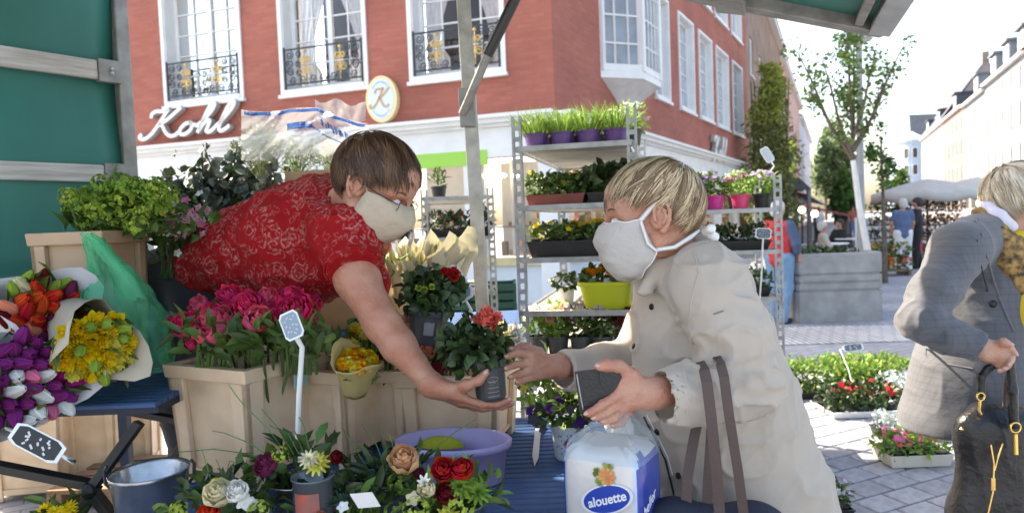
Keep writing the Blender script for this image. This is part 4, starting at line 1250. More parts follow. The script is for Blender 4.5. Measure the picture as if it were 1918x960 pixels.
# ================================================================== CRATES
CREAM = mat('cream_plastic', (.82, .62, .43), .45, var=.12, vscale=9, bump=.12, bscale=25, col2=(.70, .50, .33))
CREAM2 = mat('cream_plastic_inner', (.50, .36, .24), .6)
def crate(label, loc, w, d, h, rz, group='cream flower crates', name='flower_crate', m=None, legs=True):
    t = thing(name, label, 'crate', loc, rz, group)
    m = m or CREAM
    tp = .88        # taper towards the foot
    def ring(s, z, o=0.): 
        k = tp + (1 - tp) * z / h
        a, b = w / 2 * k * s + o, d / 2 * k * s + o
        return [Vector((-a, -b, z)), Vector((a, -b, z)), Vector((a, b, z)), Vector((-a, b, z))]
    mb = MB(); th = -.016
    r0, r1 = ring(1, .03, th), ring(1, h - .004, th)
    mb.grid([r0, r1], True); mb.grid([ring(1, h - .004, th - .006), ring(1, .036, th - .006)], True); mb.face(r0[::-1]); mb.face(ring(1, .036, th - .006))
    part('shell', mb.mesh('shell', [CREAM2 if False else m]), t)
    mb = MB(); mb.grid([ring(1, h - .035, -.017), ring(1, h - .035, .004), ring(1, h, .006), ring(1, h, -.022), ring(1, h - .03, -.022)], True)
    part('rim', mb.mesh('rim', m), t, bevel=.003)
    for i in range(4):
        # corner uprights and the foot rail of each side make the sunk panel
        A, B = ring(1, 0)[i], ring(1, 0)[(i + 1) % 4]; C_, D_ = ring(1, h - .035)[i], ring(1, h - .035)[(i + 1) % 4]
        e = (B - A).normalized(); n = Vector((e.y, -e.x, 0)); ln = (B - A).length; lt = (D_ - C_).length
        cw0, cw1 = ln * .17, lt * .2
        for s0, s1, dd in ((A, C_, 1), (B, D_, -1)):
            mb = MB(); q = [s0, s0 + e * cw0 * dd, s1 + e * cw1 * dd, s1]
            mb.hexa([q[0] - n * .016, q[1] - n * .016, q[2] - n * .016, q[3] - n * .016, q[0], q[1], q[2], q[3]])
            part('corner_rib', mb.mesh('corner_rib', m), t, bevel=.003)
        zf = h * .13
        mb = MB(); k = zf / (h - .035)
        mb.hexa([A + e * cw0 + Vector((0, 0, .035)) - n * .016, B - e * cw0 + Vector((0, 0, .035)) - n * .016, B - e * cw0 + Vector((0, 0, zf)) - n * .016, A + e * cw0 + Vector((0, 0, zf)) - n * .016,
                 A + e * cw0 + Vector((0, 0, .035)) - n * .003, B - e * cw0 + Vector((0, 0, .035)) - n * .003, B - e * cw0 + Vector((0, 0, zf)) - n * .003, A + e * cw0 + Vector((0, 0, zf)) - n * .003])
        part('foot_rail', mb.mesh('foot_rail', m), t)
    return t
# peony crate: two sides seen, near edge at px 491
n0 = PZ(490, 925, TZ)
pk = crate('cream plastic crate full of pink peonies with a blue tape patch', (n0.x - .075, n0.y + .17, TZ + .002), .29, .30, .315, R(-27))
mb = MB(); f_ = Matrix.Rotation(R(-27), 4, 'Z')
mb.box((.0, -.158, .245), (.045, -.1525, .288)); part('tape_patch', mb.mesh('tape_patch', mat('teal_tape', (.35, .58, .58), .5)), pk, rot=(R(3), 0, R(90)), loc=(-.012, 0, 0))
c = P(648, 760, 1.98)
crate('cream crate under the yellow paper bouquet beside the peony crate', (c.x, c.y, TZ + .002), .2, .27, .27, R(-24))
c = P(728, 760, 2.1)
crate('shaded cream crate behind the yellow bouquet with red orange flowers', (c.x, c.y, TZ + .002), .2, .26, .24, R(-8))
c = P(862, 760, 2.06)
crate('cream crate behind the purple tub under the held pot', (c.x, c.y, TZ + .002), .31, .27, .225, R(-14))
c = P(178, 480, 2.0)
crate('tan upright crate of green viburnum behind the green bag', (c.x, 1.985, T2 + .002), .215, .2, .42, R(-6), m=mat('tan_plastic', (.50, .34, .22), .55, var=.15))
for px, w, dd, lb in ((70, .42, 4.1, 'widest cream crate standing on the ground beneath the folding table'), (193, .30, 4.3, 'middle cream crate on the ground beneath the folding table'), (262, .26, 4.5, 'cream crate on the ground beside the peony crate, nearest the pallet')):
    c = P(px, 900, dd); crate(lb, (c.x, dd, .002), w, .3, .52, R(rnd.uniform(8, 16)))
c = P(268, 850, 4.25)
pal = thing('wooden_pallet', 'brown wooden pallet on the ground behind the metal bucket', 'pallet', (c.x, 4.0, 0))
PWD = mat('pallet_wood', (.26, .15, .085), .8, var=.35, vscale=8, stretch=(1, 8, 8))
for k in range(5):
    mb = MB(); mb.box((c.x - .25, 3.72 + k * .12, .12), (c.x + .45, 3.80 + k * .12, .142)); mb.build('plank', PWD, pal)
for k in range(3):
    mb = MB(); mb.box((c.x - .25 + k * .31, 3.72, .004), (c.x - .17 + k * .31, 4.3, .1195)); mb.build('bearer', PWD, pal)
# green plastic crates behind the pole
GC = mat('green_crate_plastic', (.02, .10, .07), .5)
for k, (px, py) in enumerate(((905, 560), (905, 520))):
    c = P(px, 560, 5.2)
    t = thing('green_crate', ('lower' if k == 0 else 'upper') + ' dark green slatted crate behind the stall pole', 'crate', (c.x, c.y, .55 + k * .26))
    for z in range(4):
        mb = MB(); a, b = .24, .17
        for q, r_ in (((-a, -b), (a, -b)), ((a, -b), (a, b)), ((a, b), (-a, b)), ((-a, b), (-a, -b))): mb.bar((q[0], q[1], .03 + z * .065), (r_[0], r_[1], .03 + z * .065), .012, .045, Vector((0, 0, 1)))
        part('slat_ring', mb.mesh('slat_ring', GC), t)
    mb = MB(); mb.box((-.235, -.165, .0), (.235, .165, .01))
    for sx in (-1, 1):
        for sy in (-1, 1): mb.box((sx * .24 - .012, sy * .17 - .012, 0), (sx * .24 + .012, sy * .17 + .012, .255))
    part('frame', mb.mesh('frame', GC), t)
t = thing('crate_stand', 'low grey stand under the green crates', 'stand', (c.x, c.y, 0))
mb = MB(); mb.box((-.3, -.2, .5), (.3, .2, .548)); part('top', mb.mesh('top', ALUD), t)
for sx in (-1, 1):
    for sy in (-1, 1):
        mb = MB(); mb.box((sx * .27 - .02, sy * .17 - .02, 0), (sx * .27 + .02, sy * .17 + .02, .5)); part('leg', mb.mesh('leg', ALUD), t)

# ================================================================== PRICE SIGNS
SLATEB = mat('slate_plate', (.11, .15, .18), .5, var=.3, vscale=20); WPL = mat('white_plastic', (.78, .78, .76), .4); CHALK = mat('chalk', (.62, .63, .62), .9)
def price_sign(label, c, n, upv, w, h, base, plate_m=None, r=.0045, chalk=4, bend=None):
    c = Vector(c); n = Vector(n).normalized(); y = (Vector(upv) - n * Vector(upv).dot(n)).normalized(); x = y.cross(n)
    t = thing('price_sign', label, 'sign', base)
    def octo(s, o):
        k = .3
        pts = [(-1, -1 + k), (-1 + k, -1), (1 - k, -1), (1, -1 + k), (1, 1 - k), (1 - k, 1), (-1 + k, 1), (-1, 1 - k)]
        return [c + x * (a * w / 2 * s) + y * (b * h / 2 * s) + n * o for a, b in pts]
    mb = MB(); a, b = octo(1, -.0015), octo(1, .0015); mb.grid([a, b], True); mb.face(b); mb.face(a[::-1]); p = mb.build('plate', WPL, t)
    mb = MB(); a, b = octo(.86, .0014), octo(.86, .0022); mb.grid([a, b], True); mb.face(b); mb.build('slate', plate_m or SLATEB, p)
    mb = MB()
    for k in range(chalk):
        yy = (k + .5) / chalk * 1.3 - .65
        xx = -.6
        while xx < .55:
            l_ = rnd.uniform(.1, .3); u0 = c + x * xx * w / 2 + y * (yy + rnd.uniform(-.1, .1)) * h / 2 + n * .0026
            u1 = u0 + x * l_ * w / 2 + y * rnd.uniform(-.16, .16) * h / 2; mb.bar(u0, u1, h * .035, .0005, n); xx += l_ + rnd.uniform(.05, .2)
    mb.build('chalk_marks', CHALK, p)
    e = c - y * h * .48 - n * .003
    pts = [base, base.lerp(e, .5) + Vector((rnd.uniform(-.004, .004), 0, 0)), e - y * .03, e] if bend is None else [base] + bend + [e]
    mb = MB(); mb.tube(pts, r, 7); mb.build('stick', WPL, t, smooth=True)
    return t
c = P(546, 609, 1.52)
price_sign('grey price plate on a tall white stick in front of the peonies', c, (-.1, -1, .25), (-.42, -.1, 1), .044, .064, P(557, 860, 1.55), bend=[P(560, 740, 1.54), P(566, 650, 1.53)], r=.006, chalk=3, plate_m=mat('pale_slate', (.24, .31, .38), .5))
c = P(70, 829, 1.42)
price_sign('black chalked price plate at the folding table front edge', c, (.1, -1, .35), (-.88, 0, .5), .046, .118, P(12, 800, 1.5), plate_m=mat('black_plate', (.02, .021, .023), .5), chalk=3)
c = P(853, 534, 1.9)
price_sign('blank grey price plate beside the pot with red blossoms', c, (-.15, -1, .1), (-.62, 0, 1), .07, .105, P(866, 640, 1.95), plate_m=mat('pale_slate', (.24, .31, .38), .5), chalk=0)
# ================================================================== FLOWER TROLLEYS
ZINC = mat('zinc_post', (.42, .43, .43), .45, metal=.6, var=.3, vscale=20)
PLY = mat('weathered_shelf', (.46, .44, .40), .65, var=.3, vscale=7, col2=(.34, .33, .29))
def trolley(label, o, ex, ey, W, L, H, zs, posts=(0, 1, 2, 3), z0=0.):
    o = Vector((o[0], o[1], 0)); ex = Vector((*ex, 0)).normalized(); ey = Vector((*ey, 0)).normalized()
    t = thing('flower_trolley', label, 'trolley', o + ex * W / 2 + ey * L / 2, group='metal flower trolleys')
    for i, (a, b) in enumerate(((0, 0), (W, 0), (W, L), (0, L))):
        if i not in posts: continue
        c = o + ex * a + ey * b
        mb = MB()
        # slotted angle: two edge strips bridged between the slots
        for s in (-1, 1): mb.obox(c + ex * (s * .017 - .006) - ey * .002, ex * .012, ey * .02, Vector((0, 0, H)))
        z = .02
        while z < H - .03:
            mb.obox(c - ex * .0115 + Vector((0, 0, z)), ex * .023, ey * .004, Vector((0, 0, .022))); z += .05
        mb.build('post', ZINC, t)
    for z in zs:
        mb = MB(); mb.obox(o + ex * .02 + ey * .005 + Vector((0, 0, z - .012)), ex * (W - .04), ey * (L - .01), Vector((0, 0, .010)))
        s = mb.build('shelf', PLY, t)
        for q, v, w_ in ((o + ex * .0 - ey * .012, ex * W, ey * .008), (o + ex * .0 + ey * (L + .004), ex * W, ey * .008), (o - ex * .006, ey * L, ex * .008), (o + ex * (W - .002), ey * L, ex * .008)):
            mb = MB(); mb.obox(q + Vector((0, 0, z - .022)), v, w_, Vector((0, 0, .024))); mb.build('edge_rail', ZINC, s)
    mb = MB(); mb.obox(o + Vector((0, 0, .1)), ex * W, ey * L, Vector((0, 0, .03))); mb.build('base', ZINC, t)
    for a, b in ((.05, .08), (W - .05, .08), (W - .05, L - .08), (.05, L - .08)):
        c = o + ex * a + ey * b + Vector((0, 0, .05)); x, y, zz = frame_of(ex)
        mb = MB(); mb.lathe([(.001, -.015), (.045, -.015), (.05, -.01), (.05, .01), (.045, .015), (.001, .015)], 14); me = mb.mesh('wheel', BLACKP); me.transform(Matrix.Translation(c) @ Matrix((x, y, zz)).transposed().to_4x4()); link('wheel', me, t)
    return t, o, ex, ey
def at_rack(rk, a, b, z): return rk[1] + rk[2] * a + rk[3] * b + Vector((0, 0, z))
o1 = P(973, 400, 3.2)
RZ = [1.845, 1.575, 1.335, 1.09, .87, .45]
r1 = trolley('tall slotted metal trolley of pot plants between pole and beige coat woman', (o1.x, 3.2), (.975, -.22), (.22, .975), .52, 1.3, 1.985, RZ)
rz1 = math.atan2(-.22, .975)
PUR = mat('purple_pot', (.13, .06, .24), .45)
ordn = ('leftmost', 'second', 'third', 'fourth')
for j in range(3):
    for i in range(4):
        fol = lambda mb: (tufts(mb, (0, 0, .05), .075, .075, .145, 190, .0045, .7), foliage(mb, (0, 0, .11), .06, .06, .05, 40, .03, .008, .8))
        fl = [(fm('white'), lambda mb: florets(mb, (0, 0, .1), .07, .07, .06, 7, .009))]
        row = ('front', 'middle', 'back')[j]
        pot_plant('%s grassy green plant in purple pot, %s row on the trolley top shelf' % (ordn[i], row), at_rack(r1, .075 + i * .123, .085 + j * .17, RZ[0]), .058, .065, PUR, LEAFG, fol, fl, group='grassy plants in purple pots')
cpot = pot_plant('white flowered green plant in black pot at the top shelf right end', at_rack(r1, .475, .75, RZ[0]), .06, .075, BLACKP, LEAFG,
    lambda mb: (foliage(mb, (0, 0, .13), .09, .09, .075, 130, .04, .014, .5)), [(fm('white'), lambda mb: florets(mb, (0, 0, .13), .09, .09, .08, 26, .013)), (fm('palepink'), lambda mb: florets(mb, (0, 0, .11), .09, .09, .06, 8, .012))])
cpot.location = at_rack(r1, .50, .26, RZ[0] + .002)
TERR = mat('terracotta_plastic', (.28, .07, .055), .5, var=.15)
def pansies(n, ncol, c1, c2, w, d, h=.1, ln=.04, lw=.024, leaf=None):
    return (lambda mb: mounds(mb, w, d, h, 4, 2, 55, ln, lw)), [(fm(c1), lambda mb: scatter_flowers(mb, w, d, .06 + h * .75, n, .019)), (fm(c2), lambda mb: scatter_flowers(mb, w, d, .06 + h * .6, ncol, .017))]
f, fl = pansies(12, 5, 'lemon', 'white', .26, .2, .1)
tray_plants('terracotta window box of young pansies on the second trolley shelf', at_rack(r1, .16, .14, RZ[1]), .27, .19, .05, TERR, LEAF, f, fl, rz=rz1, cells=(4, 2))
f, fl = pansies(4, 3, 'lemon', 'lime', .2, .2, .12, .06, .045)
tray_plants('black tray of dark leafy primroses beside the terracotta box', at_rack(r1, .41, .15, RZ[1]), .2, .2, .05, BLACKP, LEAFD, f, fl, rz=rz1, cells=(2, 2))
f, fl = pansies(7, 3, 'lemon', 'white', .44, .3, .09)
tray_plants('long tray of green seedlings at the back of the second trolley shelf', at_rack(r1, .26, .6, RZ[1]), .44, .4, .05, BLACKP, LEAF, f, fl, rz=rz1)
f, fl = pansies(26, 9, 'yellow', 'lemon', .46, .26, .1)
tray_plants('black crate of yellow pansies on the third trolley shelf', at_rack(r1, .26, .16, RZ[2]), .47, .27, .075, BLACKP, LEAF, f, fl, rz=rz1, cells=(4, 2))
f, fl = pansies(14, 6, 'yellow', 'white', .46, .26, .1)
tray_plants('grey tray of mixed pansies at the back of the third trolley shelf', at_rack(r1, .26, .62, RZ[2]), .47, .4, .06, GREYP, LEAF, f, fl, rz=rz1)
# lime yellow planter tub with orange flowers
c = at_rack(r1, .385, .12, RZ[3])
t = thing('flower_tub', 'lime yellow oblong tub of orange and white flowers on the fourth trolley shelf', 'planter', c, rz1)
YT = mat('lime_yellow_plastic', (.52, .55, .02), .4, var=.05)
mb = MB()
def orr(s, z, w=.135, d=.085, n=28): return [Vector((s * w * math.copysign(abs(math.cos(2 * math.pi * k / n)) ** .5, math.cos(2 * math.pi * k / n)), s * d * math.copysign(abs(math.sin(2 * math.pi * k / n)) ** .5, math.sin(2 * math.pi * k / n)), z)) for k in range(n)]
mb.grid([orr(.78, .0), orr(.84, .02), orr(.97, .105), orr(1.04, .108), orr(1.05, .125), orr(.98, .125), orr(.94, .10)], True); mb.face(orr(.78, 0)[::-1]); part('tub', mb.mesh('tub', YT, False), t)
mb = MB(); mb.face(orr(.94, .1)); part('soil', mb.mesh('soil', SOIL), t)
mb = MB(); foliage(mb, (0, 0, .14), .13, .08, .045, 170, .045, .03, .5); part('foliage', mb.mesh('foliage', LEAF), t)
for cc, n, z in (('amber', 24, .175), ('rust', 14, .175), ('white', 16, .15)):
    mb = MB(); florets(mb, (0 if cc == 'white' else .01, 0, z - .03), .12, .08, .045, n, .02, 'carnation' if cc != 'white' else 'pansy'); part('flowers', mb.mesh('flowers', fm(cc)), t)
pot_plant('small white pot of ivy beside the lime yellow tub', at_rack(r1, .16, .3, RZ[3]), .045, .08, WPL, LEAF, lambda mb: foliage(mb, (0, 0, .1), .08, .07, .04, 70, .035, .03), [(fm('white'), lambda mb: florets(mb, (0, 0, .1), .08, .07, .05, 12, .014))])
# lower shelf: lavender, daisies, dark heuchera
pl = [(.05, 'white', LEAFG, 'white flowered pot with pale leaves at the lower trolley shelf left end', 'pansy'), (.14, 'salmon', LEAFG, 'pale green pot with apricot blossoms on the lower trolley shelf', 'pansy'), (.25, 'lavender', LEAF, 'lavender pink flowering pot on the lower trolley shelf', 'lily'), (.35, 'lavender', LEAF, 'second lavender pink pot beside the dark heuchera', 'lily'), (.47, 'darkred', LEAFR, 'dark burgundy heuchera pot at the lower trolley shelf right end', 'pansy')]
for a, cc, lm, lb, kd in pl:
    pot_plant(lb, at_rack(r1, a, .1, RZ[4]), .052, .09, GREYP, lm, lambda mb: foliage(mb, (0, 0, .15), .075, .075, .06, 140, .05, .016, .7), [(fm(cc), lambda mb: florets(mb, (0, 0, .16), .07, .07, .075, 26, .022 if kd == 'pansy' else .014, kd))])
for a, cc, lb in ((.12, 'cream', 'cream blossom pot in the second row of the lower trolley shelf'), (.3, 'lilac', 'lilac blossom pot in the second row of the lower trolley shelf'), (.44, 'darkred', 'dark leaved pot in the second row of the lower trolley shelf')):
    pot_plant(lb, at_rack(r1, a, .28, RZ[4]), .055, .09, GREYP, LEAFG, lambda mb: foliage(mb, (0, 0, .16), .085, .085, .07, 130, .05, .018, .7), [(fm(cc), lambda mb: florets(mb, (0, 0, .17), .08, .08, .08, 22, .02))])
c = P(1020, 735, 3.0)
pot_plant('pale pot of yellow green flowers low beside the far coat cuff', (c.x, 2.72, .62), .09, .14, mat('pale_pot', (.7, .68, .62), .5), LEAFG, lambda mb: foliage(mb, (0, 0, .22), .12, .11, .08, 190, .05, .022, .6), [(fm('lemon'), lambda mb: florets(mb, (0, 0, .22), .12, .11, .09, 26, .018)), (fm('white'), lambda mb: florets(mb, (0, 0, .21), .12, .11, .09, 16, .016))])
t = thing('plant_stand', 'small white plant stand beside the trolley', 'stand', (c.x, 2.72, 0))
mb = MB(); mb.lathe([(.001, .6), (.17, .6), (.17, .618), (.001, .618)], 20); part('top', mb.mesh('top', WPL), t)
for k in range(3):
    mb = MB(); a = k * 2.09 + .4; mb.tube([(.14 * math.cos(a), .14 * math.sin(a), .6), (.17 * math.cos(a), .17 * math.sin(a), 0)], .012, 8); part('leg', mb.mesh('leg', WPL), t)

# second trolley behind the beige coat
o2 = P(1275, 400, 4.05)
Z2 = [1.53, 1.29, 1.02, .6]
r2 = trolley('slotted metal trolley of purple and pink pots right behind beige coat', (o2.x, 4.05), (.985, -.17), (.17, .985), .54, .62, 1.72, Z2)
MAG = mat('magenta_pot', (.55, .02, .22), .4); RPK = mat('rose_pot', (.68, .05, .16), .4)
for a, b, cc, pm, lb in ((.10, .08, 'lilac', BLACKP, 'black pot of lilac flowers beside the coat woman hair'), (.2, .07, 'lilac', MAG, 'magenta pot of lilac flowers on the second trolley top'), (.345, .07, 'magenta', RPK, 'rose red pot of green leaves and pink flowers on the second trolley top'), (.47, .08, 'lavender', BLACKP, 'black pot overflowing with lavender blossoms at the trolley corner')):
    nn = 46 if a > .4 else 18
    pot_plant(lb, at_rack(r2, a, b, Z2[0]), .056, .085, pm, LEAFG if a > .3 else LEAF, lambda mb: (foliage(mb, (0, 0, .14), .085, .085, .07, 150, .04, .018, .6)), [(fm(cc), lambda mb: florets(mb, (0, 0, .17 if nn > 20 else .16), .085, .085, .05, nn, .014))])
for a, b, lb in ((.15, .3, 'back pot of lavender blossoms on the second trolley top shelf'), (.35, .3, 'back pot of violet blossoms on the second trolley top shelf')):
    pot_plant(lb, at_rack(r2, a, b, Z2[0]), .056, .085, BLACKP, LEAFG, lambda mb: (foliage(mb, (0, 0, .15), .09, .09, .08, 150, .04, .018, .6)), [(fm('lavender'), lambda mb: florets(mb, (0, 0, .18), .085, .085, .06, 30, .014))])
f, fl = pansies(7, 4, 'white', 'lemon', .46, .26, .09)
tray_plants('black tray of white budded seedlings on the second trolley middle shelf', at_rack(r2, .27, .16, Z2[1]), .47, .26, .055, BLACKP, LEAFD, f, fl, rz=math.atan2(-.17, .985))
f, fl = pansies(10, 8, 'red', 'white', .46, .26, .1)
tray_plants('tray of red and white bedding plants on the second trolley lower shelf', at_rack(r2, .27, .16, Z2[2]), .47, .26, .055, BLACKP, LEAF, f, fl, rz=math.atan2(-.17, .985))
c = P(1437, 290, 4.0); price_sign('white framed price plate on a stick above the lavender blossoms', c, (-.3, -1, .1), (-.55, 0, 1), .05, .095, at_rack(r2, .45, .07, Z2[0] + .08), chalk=3, plate_m=mat('pale_chalk_plate', (.5, .53, .55), .6))
c = P(1430, 437, 3.9); price_sign('octagonal price plate leaning before the second trolley shelves', c, (-.2, -1, .1), (.1, 0, 1), .085, .06, at_rack(r2, .42, -.06, 1.02), chalk=3)
# third trolley far left of the pole
o3 = P(797, 440, 4.6)
Z3 = [1.69, 1.42, 1.05, .6]
r3 = trolley('low metal trolley with dark red leaved plants seen past the florist', (o3.x, 4.6), (.99, .1), (-.1, .99), .44, 1.0, 1.74, Z3)
pot_plant('lone leafy seedling in a black pot on the far trolley top', at_rack(r3, .1, .1, Z3[0]), .055, .075, BLACKP, LEAF, lambda mb: foliage(mb, (0, 0, .13), .05, .05, .06, 45, .055, .02, .9))
f, fl = pansies(9, 5, 'rust', 'red', .44, .28, .12, .06, .02)
tray_plants('black tray of bronze leaved plants on the far trolley shelf', at_rack(r3, .22, .17, Z3[1]), .44, .28, .05, BLACKP, LEAFD, f, fl, rz=.1)
f, fl = pansies(9, 5, 'rust', 'red', .3, .28, .12, .06, .02)
c = P(752, 445, 4.4)
tray_plants('black tray of dark red foliage left of the far trolley post', at_rack(r3, -.26, .2, Z3[1]), .3, .28, .05, BLACKP, LEAFD, f, fl, rz=.1)
t = thing('plant_bench', 'grey plank bench under the dark red foliage tray', 'bench', at_rack(r3, -.26, .2, 0))
mb = MB(); mb.box((-.19, -.2, Z3[1] - .024), (.19, .2, Z3[1] - .001)); part('top', mb.mesh('top', PLY), t)
for sx in (-.16, .16):
    for sy in (-.16, .16):
        mb = MB(); mb.box((sx - .02, sy - .02, 0), (sx + .02, sy + .02, Z3[1] - .024)); part('leg', mb.mesh('leg', ZINC), t)

# ================================================================== TRAYS ON THE GROUND
def gtray(label, px, py, w, d, h, traym, leafm, fol, fl, rz=0., cells=(4, 3)):
    c = PZ(px, py, 0); return tray_plants(label, (c.x, c.y + d / 2, .016), w, d, h, traym, leafm, fol, fl, rz=rz, cells=cells)
f, fl = (lambda mb: mounds(mb, .5, .36, .13, 4, 3, 60, .05, .028, .06)), [(fm('white'), lambda mb: scatter_flowers(mb, .5, .36, .15, 34, .022))]
gtray('ground tray of white bedding flowers next to the beige coat', 1508, 752, .44, .36, .06, BLACKP, LEAF, f, fl)
f2 = lambda mb: mounds(mb, .62, .5, .15, 4, 3, 75, .06, .026, .06)
gtray('ground tray of fresh green leafy plants behind the red flowers', 1560, 735, .5, .44, .06, BLACKP, LEAFG, f2, [(fm('lime'), lambda mb: scatter_flowers(mb, .5, .4, .17, 16, .02))])
gtray('ground tray of bushy green plants beside the grey blazer', 1655, 728, .5, .44, .06, BLACKP, LEAFG, f2, [(fm('lemon'), lambda mb: scatter_flowers(mb, .5, .4, .17, 14, .02))])
gtray('ground tray of silvery white leaved plants hidden partly by grey blazer', 1715, 752, .3, .3, .06, BLACKP, mat('silver_leaf', (.5, .56, .55), .6, island=.25), lambda mb: mounds(mb, .3, .3, .12, 3, 2, 60, .04, .02), [])
STY = mat('white_styrofoam', (.8, .8, .8), .7, bump=.2, bscale=80)
f = lambda mb: mounds(mb, .52, .3, .15, 4, 2, 70, .06, .036, .05)
gtray('white styrofoam tray of red begonias on the pavement', 1632, 786, .56, .34, .045, STY, LEAFD, f, [(fm('red'), lambda mb: scatter_flowers(mb, .46, .26, .17, 18, .026)), (fm('coral'), lambda mb: scatter_flowers(mb, .46, .26, .16, 12, .022))])
f = lambda mb: mounds(mb, .38, .22, .1, 3, 2, 60, .05, .024, .06)
gtray('cream tray of pink and coral flowers nearest the black handbag', 1728, 880, .36, .22, .07, mat('cream_tray', (.66, .60, .50), .6, var=.15), LEAFG, f, [(fm('pink'), lambda mb: scatter_flowers(mb, .3, .2, .15, 30, .02)), (fm('coral'), lambda mb: scatter_flowers(mb, .3, .2, .15, 22, .018)), (fm('lavender'), lambda mb: scatter_flowers(mb, .3, .2, .14, 8, .018))], cells=(3, 2))
gtray('tray of silver leaved plants behind the pink flower tray', 1712, 830, .36, .2, .06, BLACKP, mat('silver_leaf', (.5, .56, .55), .6), lambda mb: mounds(mb, .34, .2, .11, 3, 2, 70, .035, .02), [], cells=(3, 2))
f = lambda mb: mounds(mb, .2, .3, .1, 2, 2, 60, .05, .02, .06)
gtray('tray of small purple flowers at the hem of the beige coat', 1562, 985, .2, .3, .06, BLACKP, LEAF, f, [(fm('lavender'), lambda mb: scatter_flowers(mb, .18, .3, .15, 26, .013))], cells=(2, 3))
c = P(1598, 650, 5.5); price_sign('small price plate on a stick above the ground trays', c, (0, -1, .4), (1, 0, .1), .06, .16, PZ(1600, 735, .09), chalk=2, r=.004)

# ================================================================== BOUQUETS ON THE FOLDING TABLE
PAPER = mat('white_wrapping_paper', (.74, .72, .74), .7, trans=.3, bump=.5, bscale=9); PAPERC = mat('cream_wrapping_paper', (.66, .58, .46), .7, trans=.3, bump=.5, bscale=9)
PAPERY = mat('yellow_kraft_paper', (.68, .56, .24), .65, trans=.3, bump=.5, bscale=12)
def wrap(mb, foot, head, r0, r1, flare, n=22, frill=.12, seed=0, up=Vector((0, 0, 1)), front=0.):
    """cone of paper from foot to head; the collar is uneven"""
    ax = (head - foot); x, y, z = frame_of(ax, up)
    rows = []
    for j in range(9):
        t = j / 8
        rr = r0 + (r1 - r0) * t ** .8 + (flare * max(0, t - .75) * 4)
        row = []
        for k in range(n):
            a = 2 * math.pi * k / n
            w = 1 + frill * t * math.sin(3 * a + seed) + .4 * frill * math.sin(7 * a + seed * 2.3)
            q = foot + ax * (t * (1 + .18 * t * math.sin(2 * a + seed) + front * t * math.cos(a))) + (x * math.cos(a) + y * math.sin(a)) * rr * w
            row.append(q)
        rows.append(row)
    mb.grid(rows, True)
def bouquet(label, head, foot, r1, papm, spec, leafm=LEAF, nleaf=30, name='wrapped_bouquet', r0=.02, flare=.02, seed=0., leafs=(.11, .03), depth=.55, front=0., cat='bouquet', lift=.0, lean=None, wl=.95):
    """head: centre of the mouth; spec: list of (kind, colour, n, size)"""
    head = Vector(head); foot = Vector(foot)
    t = thing(name, label, cat, foot)
    mb = MB(); wrap(mb, foot, foot + (head - foot) * wl, r0, r1, flare, seed=seed, front=front); mb.build('paper_wrap', papm, t, smooth=True, solid=.0008)
    ax = (head - foot).normalized(); x, y, z = frame_of(ax)
    pts = []
    tot = sum(s[2] for s in spec); ga = 2.399
    kinds = [s for s in spec for _ in range(s[2])]; rnd.shuffle(kinds)
    for i, (kd, cc, _, s) in enumerate(kinds):
        rr = math.sqrt((i + .5) / tot) * r1 * .92; a = i * ga + seed
        q = head + (x * math.cos(a) + y * math.sin(a)) * rr + ax * (lift + rnd.uniform(-.4, .4) * s - (rr / r1) ** 2 * r1 * .25)
        d = ax + (x * math.cos(a) + y * math.sin(a)) * .5 * rr / r1 + rvec(.2)
        if lean is not None: d = Vector(lean) + (x * math.cos(a) + y * math.sin(a)) * .5 * rr / r1 + rvec(.5)
        bloom(t, blooms(kd, cc), q - d.normalized() * s * .8, d, s, name='bloom')
    if nleaf:
        mb = MB()
        for k in range(nleaf):
            a = rnd.uniform(0, 6.28); rr = r1 * rnd.random() ** .5
            q = head - ax * .06 + (x * math.cos(a) + y * math.sin(a)) * rr
            mb.leaf(q, ax + rvec(.6), rvec(), leafs[0] * rnd.uniform(.6, 1.2), leafs[1])
        for k in range(14):
            a = rnd.uniform(0, 6.28); rr = r1 * rnd.random() ** .5 * .8
            mb.tube([foot + ax * .05, head + (x * math.cos(a) + y * math.sin(a)) * rr - ax * .02], .003, 4)
        mb.build('foliage', leafm, t)
    return t
bouquet('bouquet of red orange and cream tulips in white paper at far left', P(92, 582, 1.70), P(-60, 640, 1.86) + Vector((0, 0, -.03)), .1, PAPER,
        [('tulip', 'redorange', 9, .022), ('tulip', 'red', 6, .021), ('tulip', 'cream', 3, .022), ('tulip', 'plum', 4, .02), ('tulip', 'salmon', 4, .02), ('tulip', 'lime', 4, .016), ('tulip', 'darkred', 3, .02)], nleaf=14, seed=.4, flare=.02, lean=(.5, -.35, .5))
bouquet('bouquet of purple white and pink tulips in white paper, front of table', P(58, 712, 1.52), P(-85, 745, 1.80), .105, PAPER,
        [('tulip', 'purple', 22, .0195), ('tulip', 'white', 7, .02), ('tulip', 'magenta', 4, .018), ('tulip', 'pink', 4, .018)], nleaf=46, seed=1.7, leafs=(.1, .022), flare=.015, lean=(.75, -.3, .15))
bouquet('bouquet of double yellow daffodils in cream paper beside green bag', P(184, 656, 1.57), P(95, 560, 1.92), .084, PAPERC,
        [('daffodil', 'yellow', 24, .025), ('daffodil', 'lemon', 8, .023), ('tulip', 'lime', 7, .017)], nleaf=20, seed=2.6, leafs=(.09, .02), flare=.012)
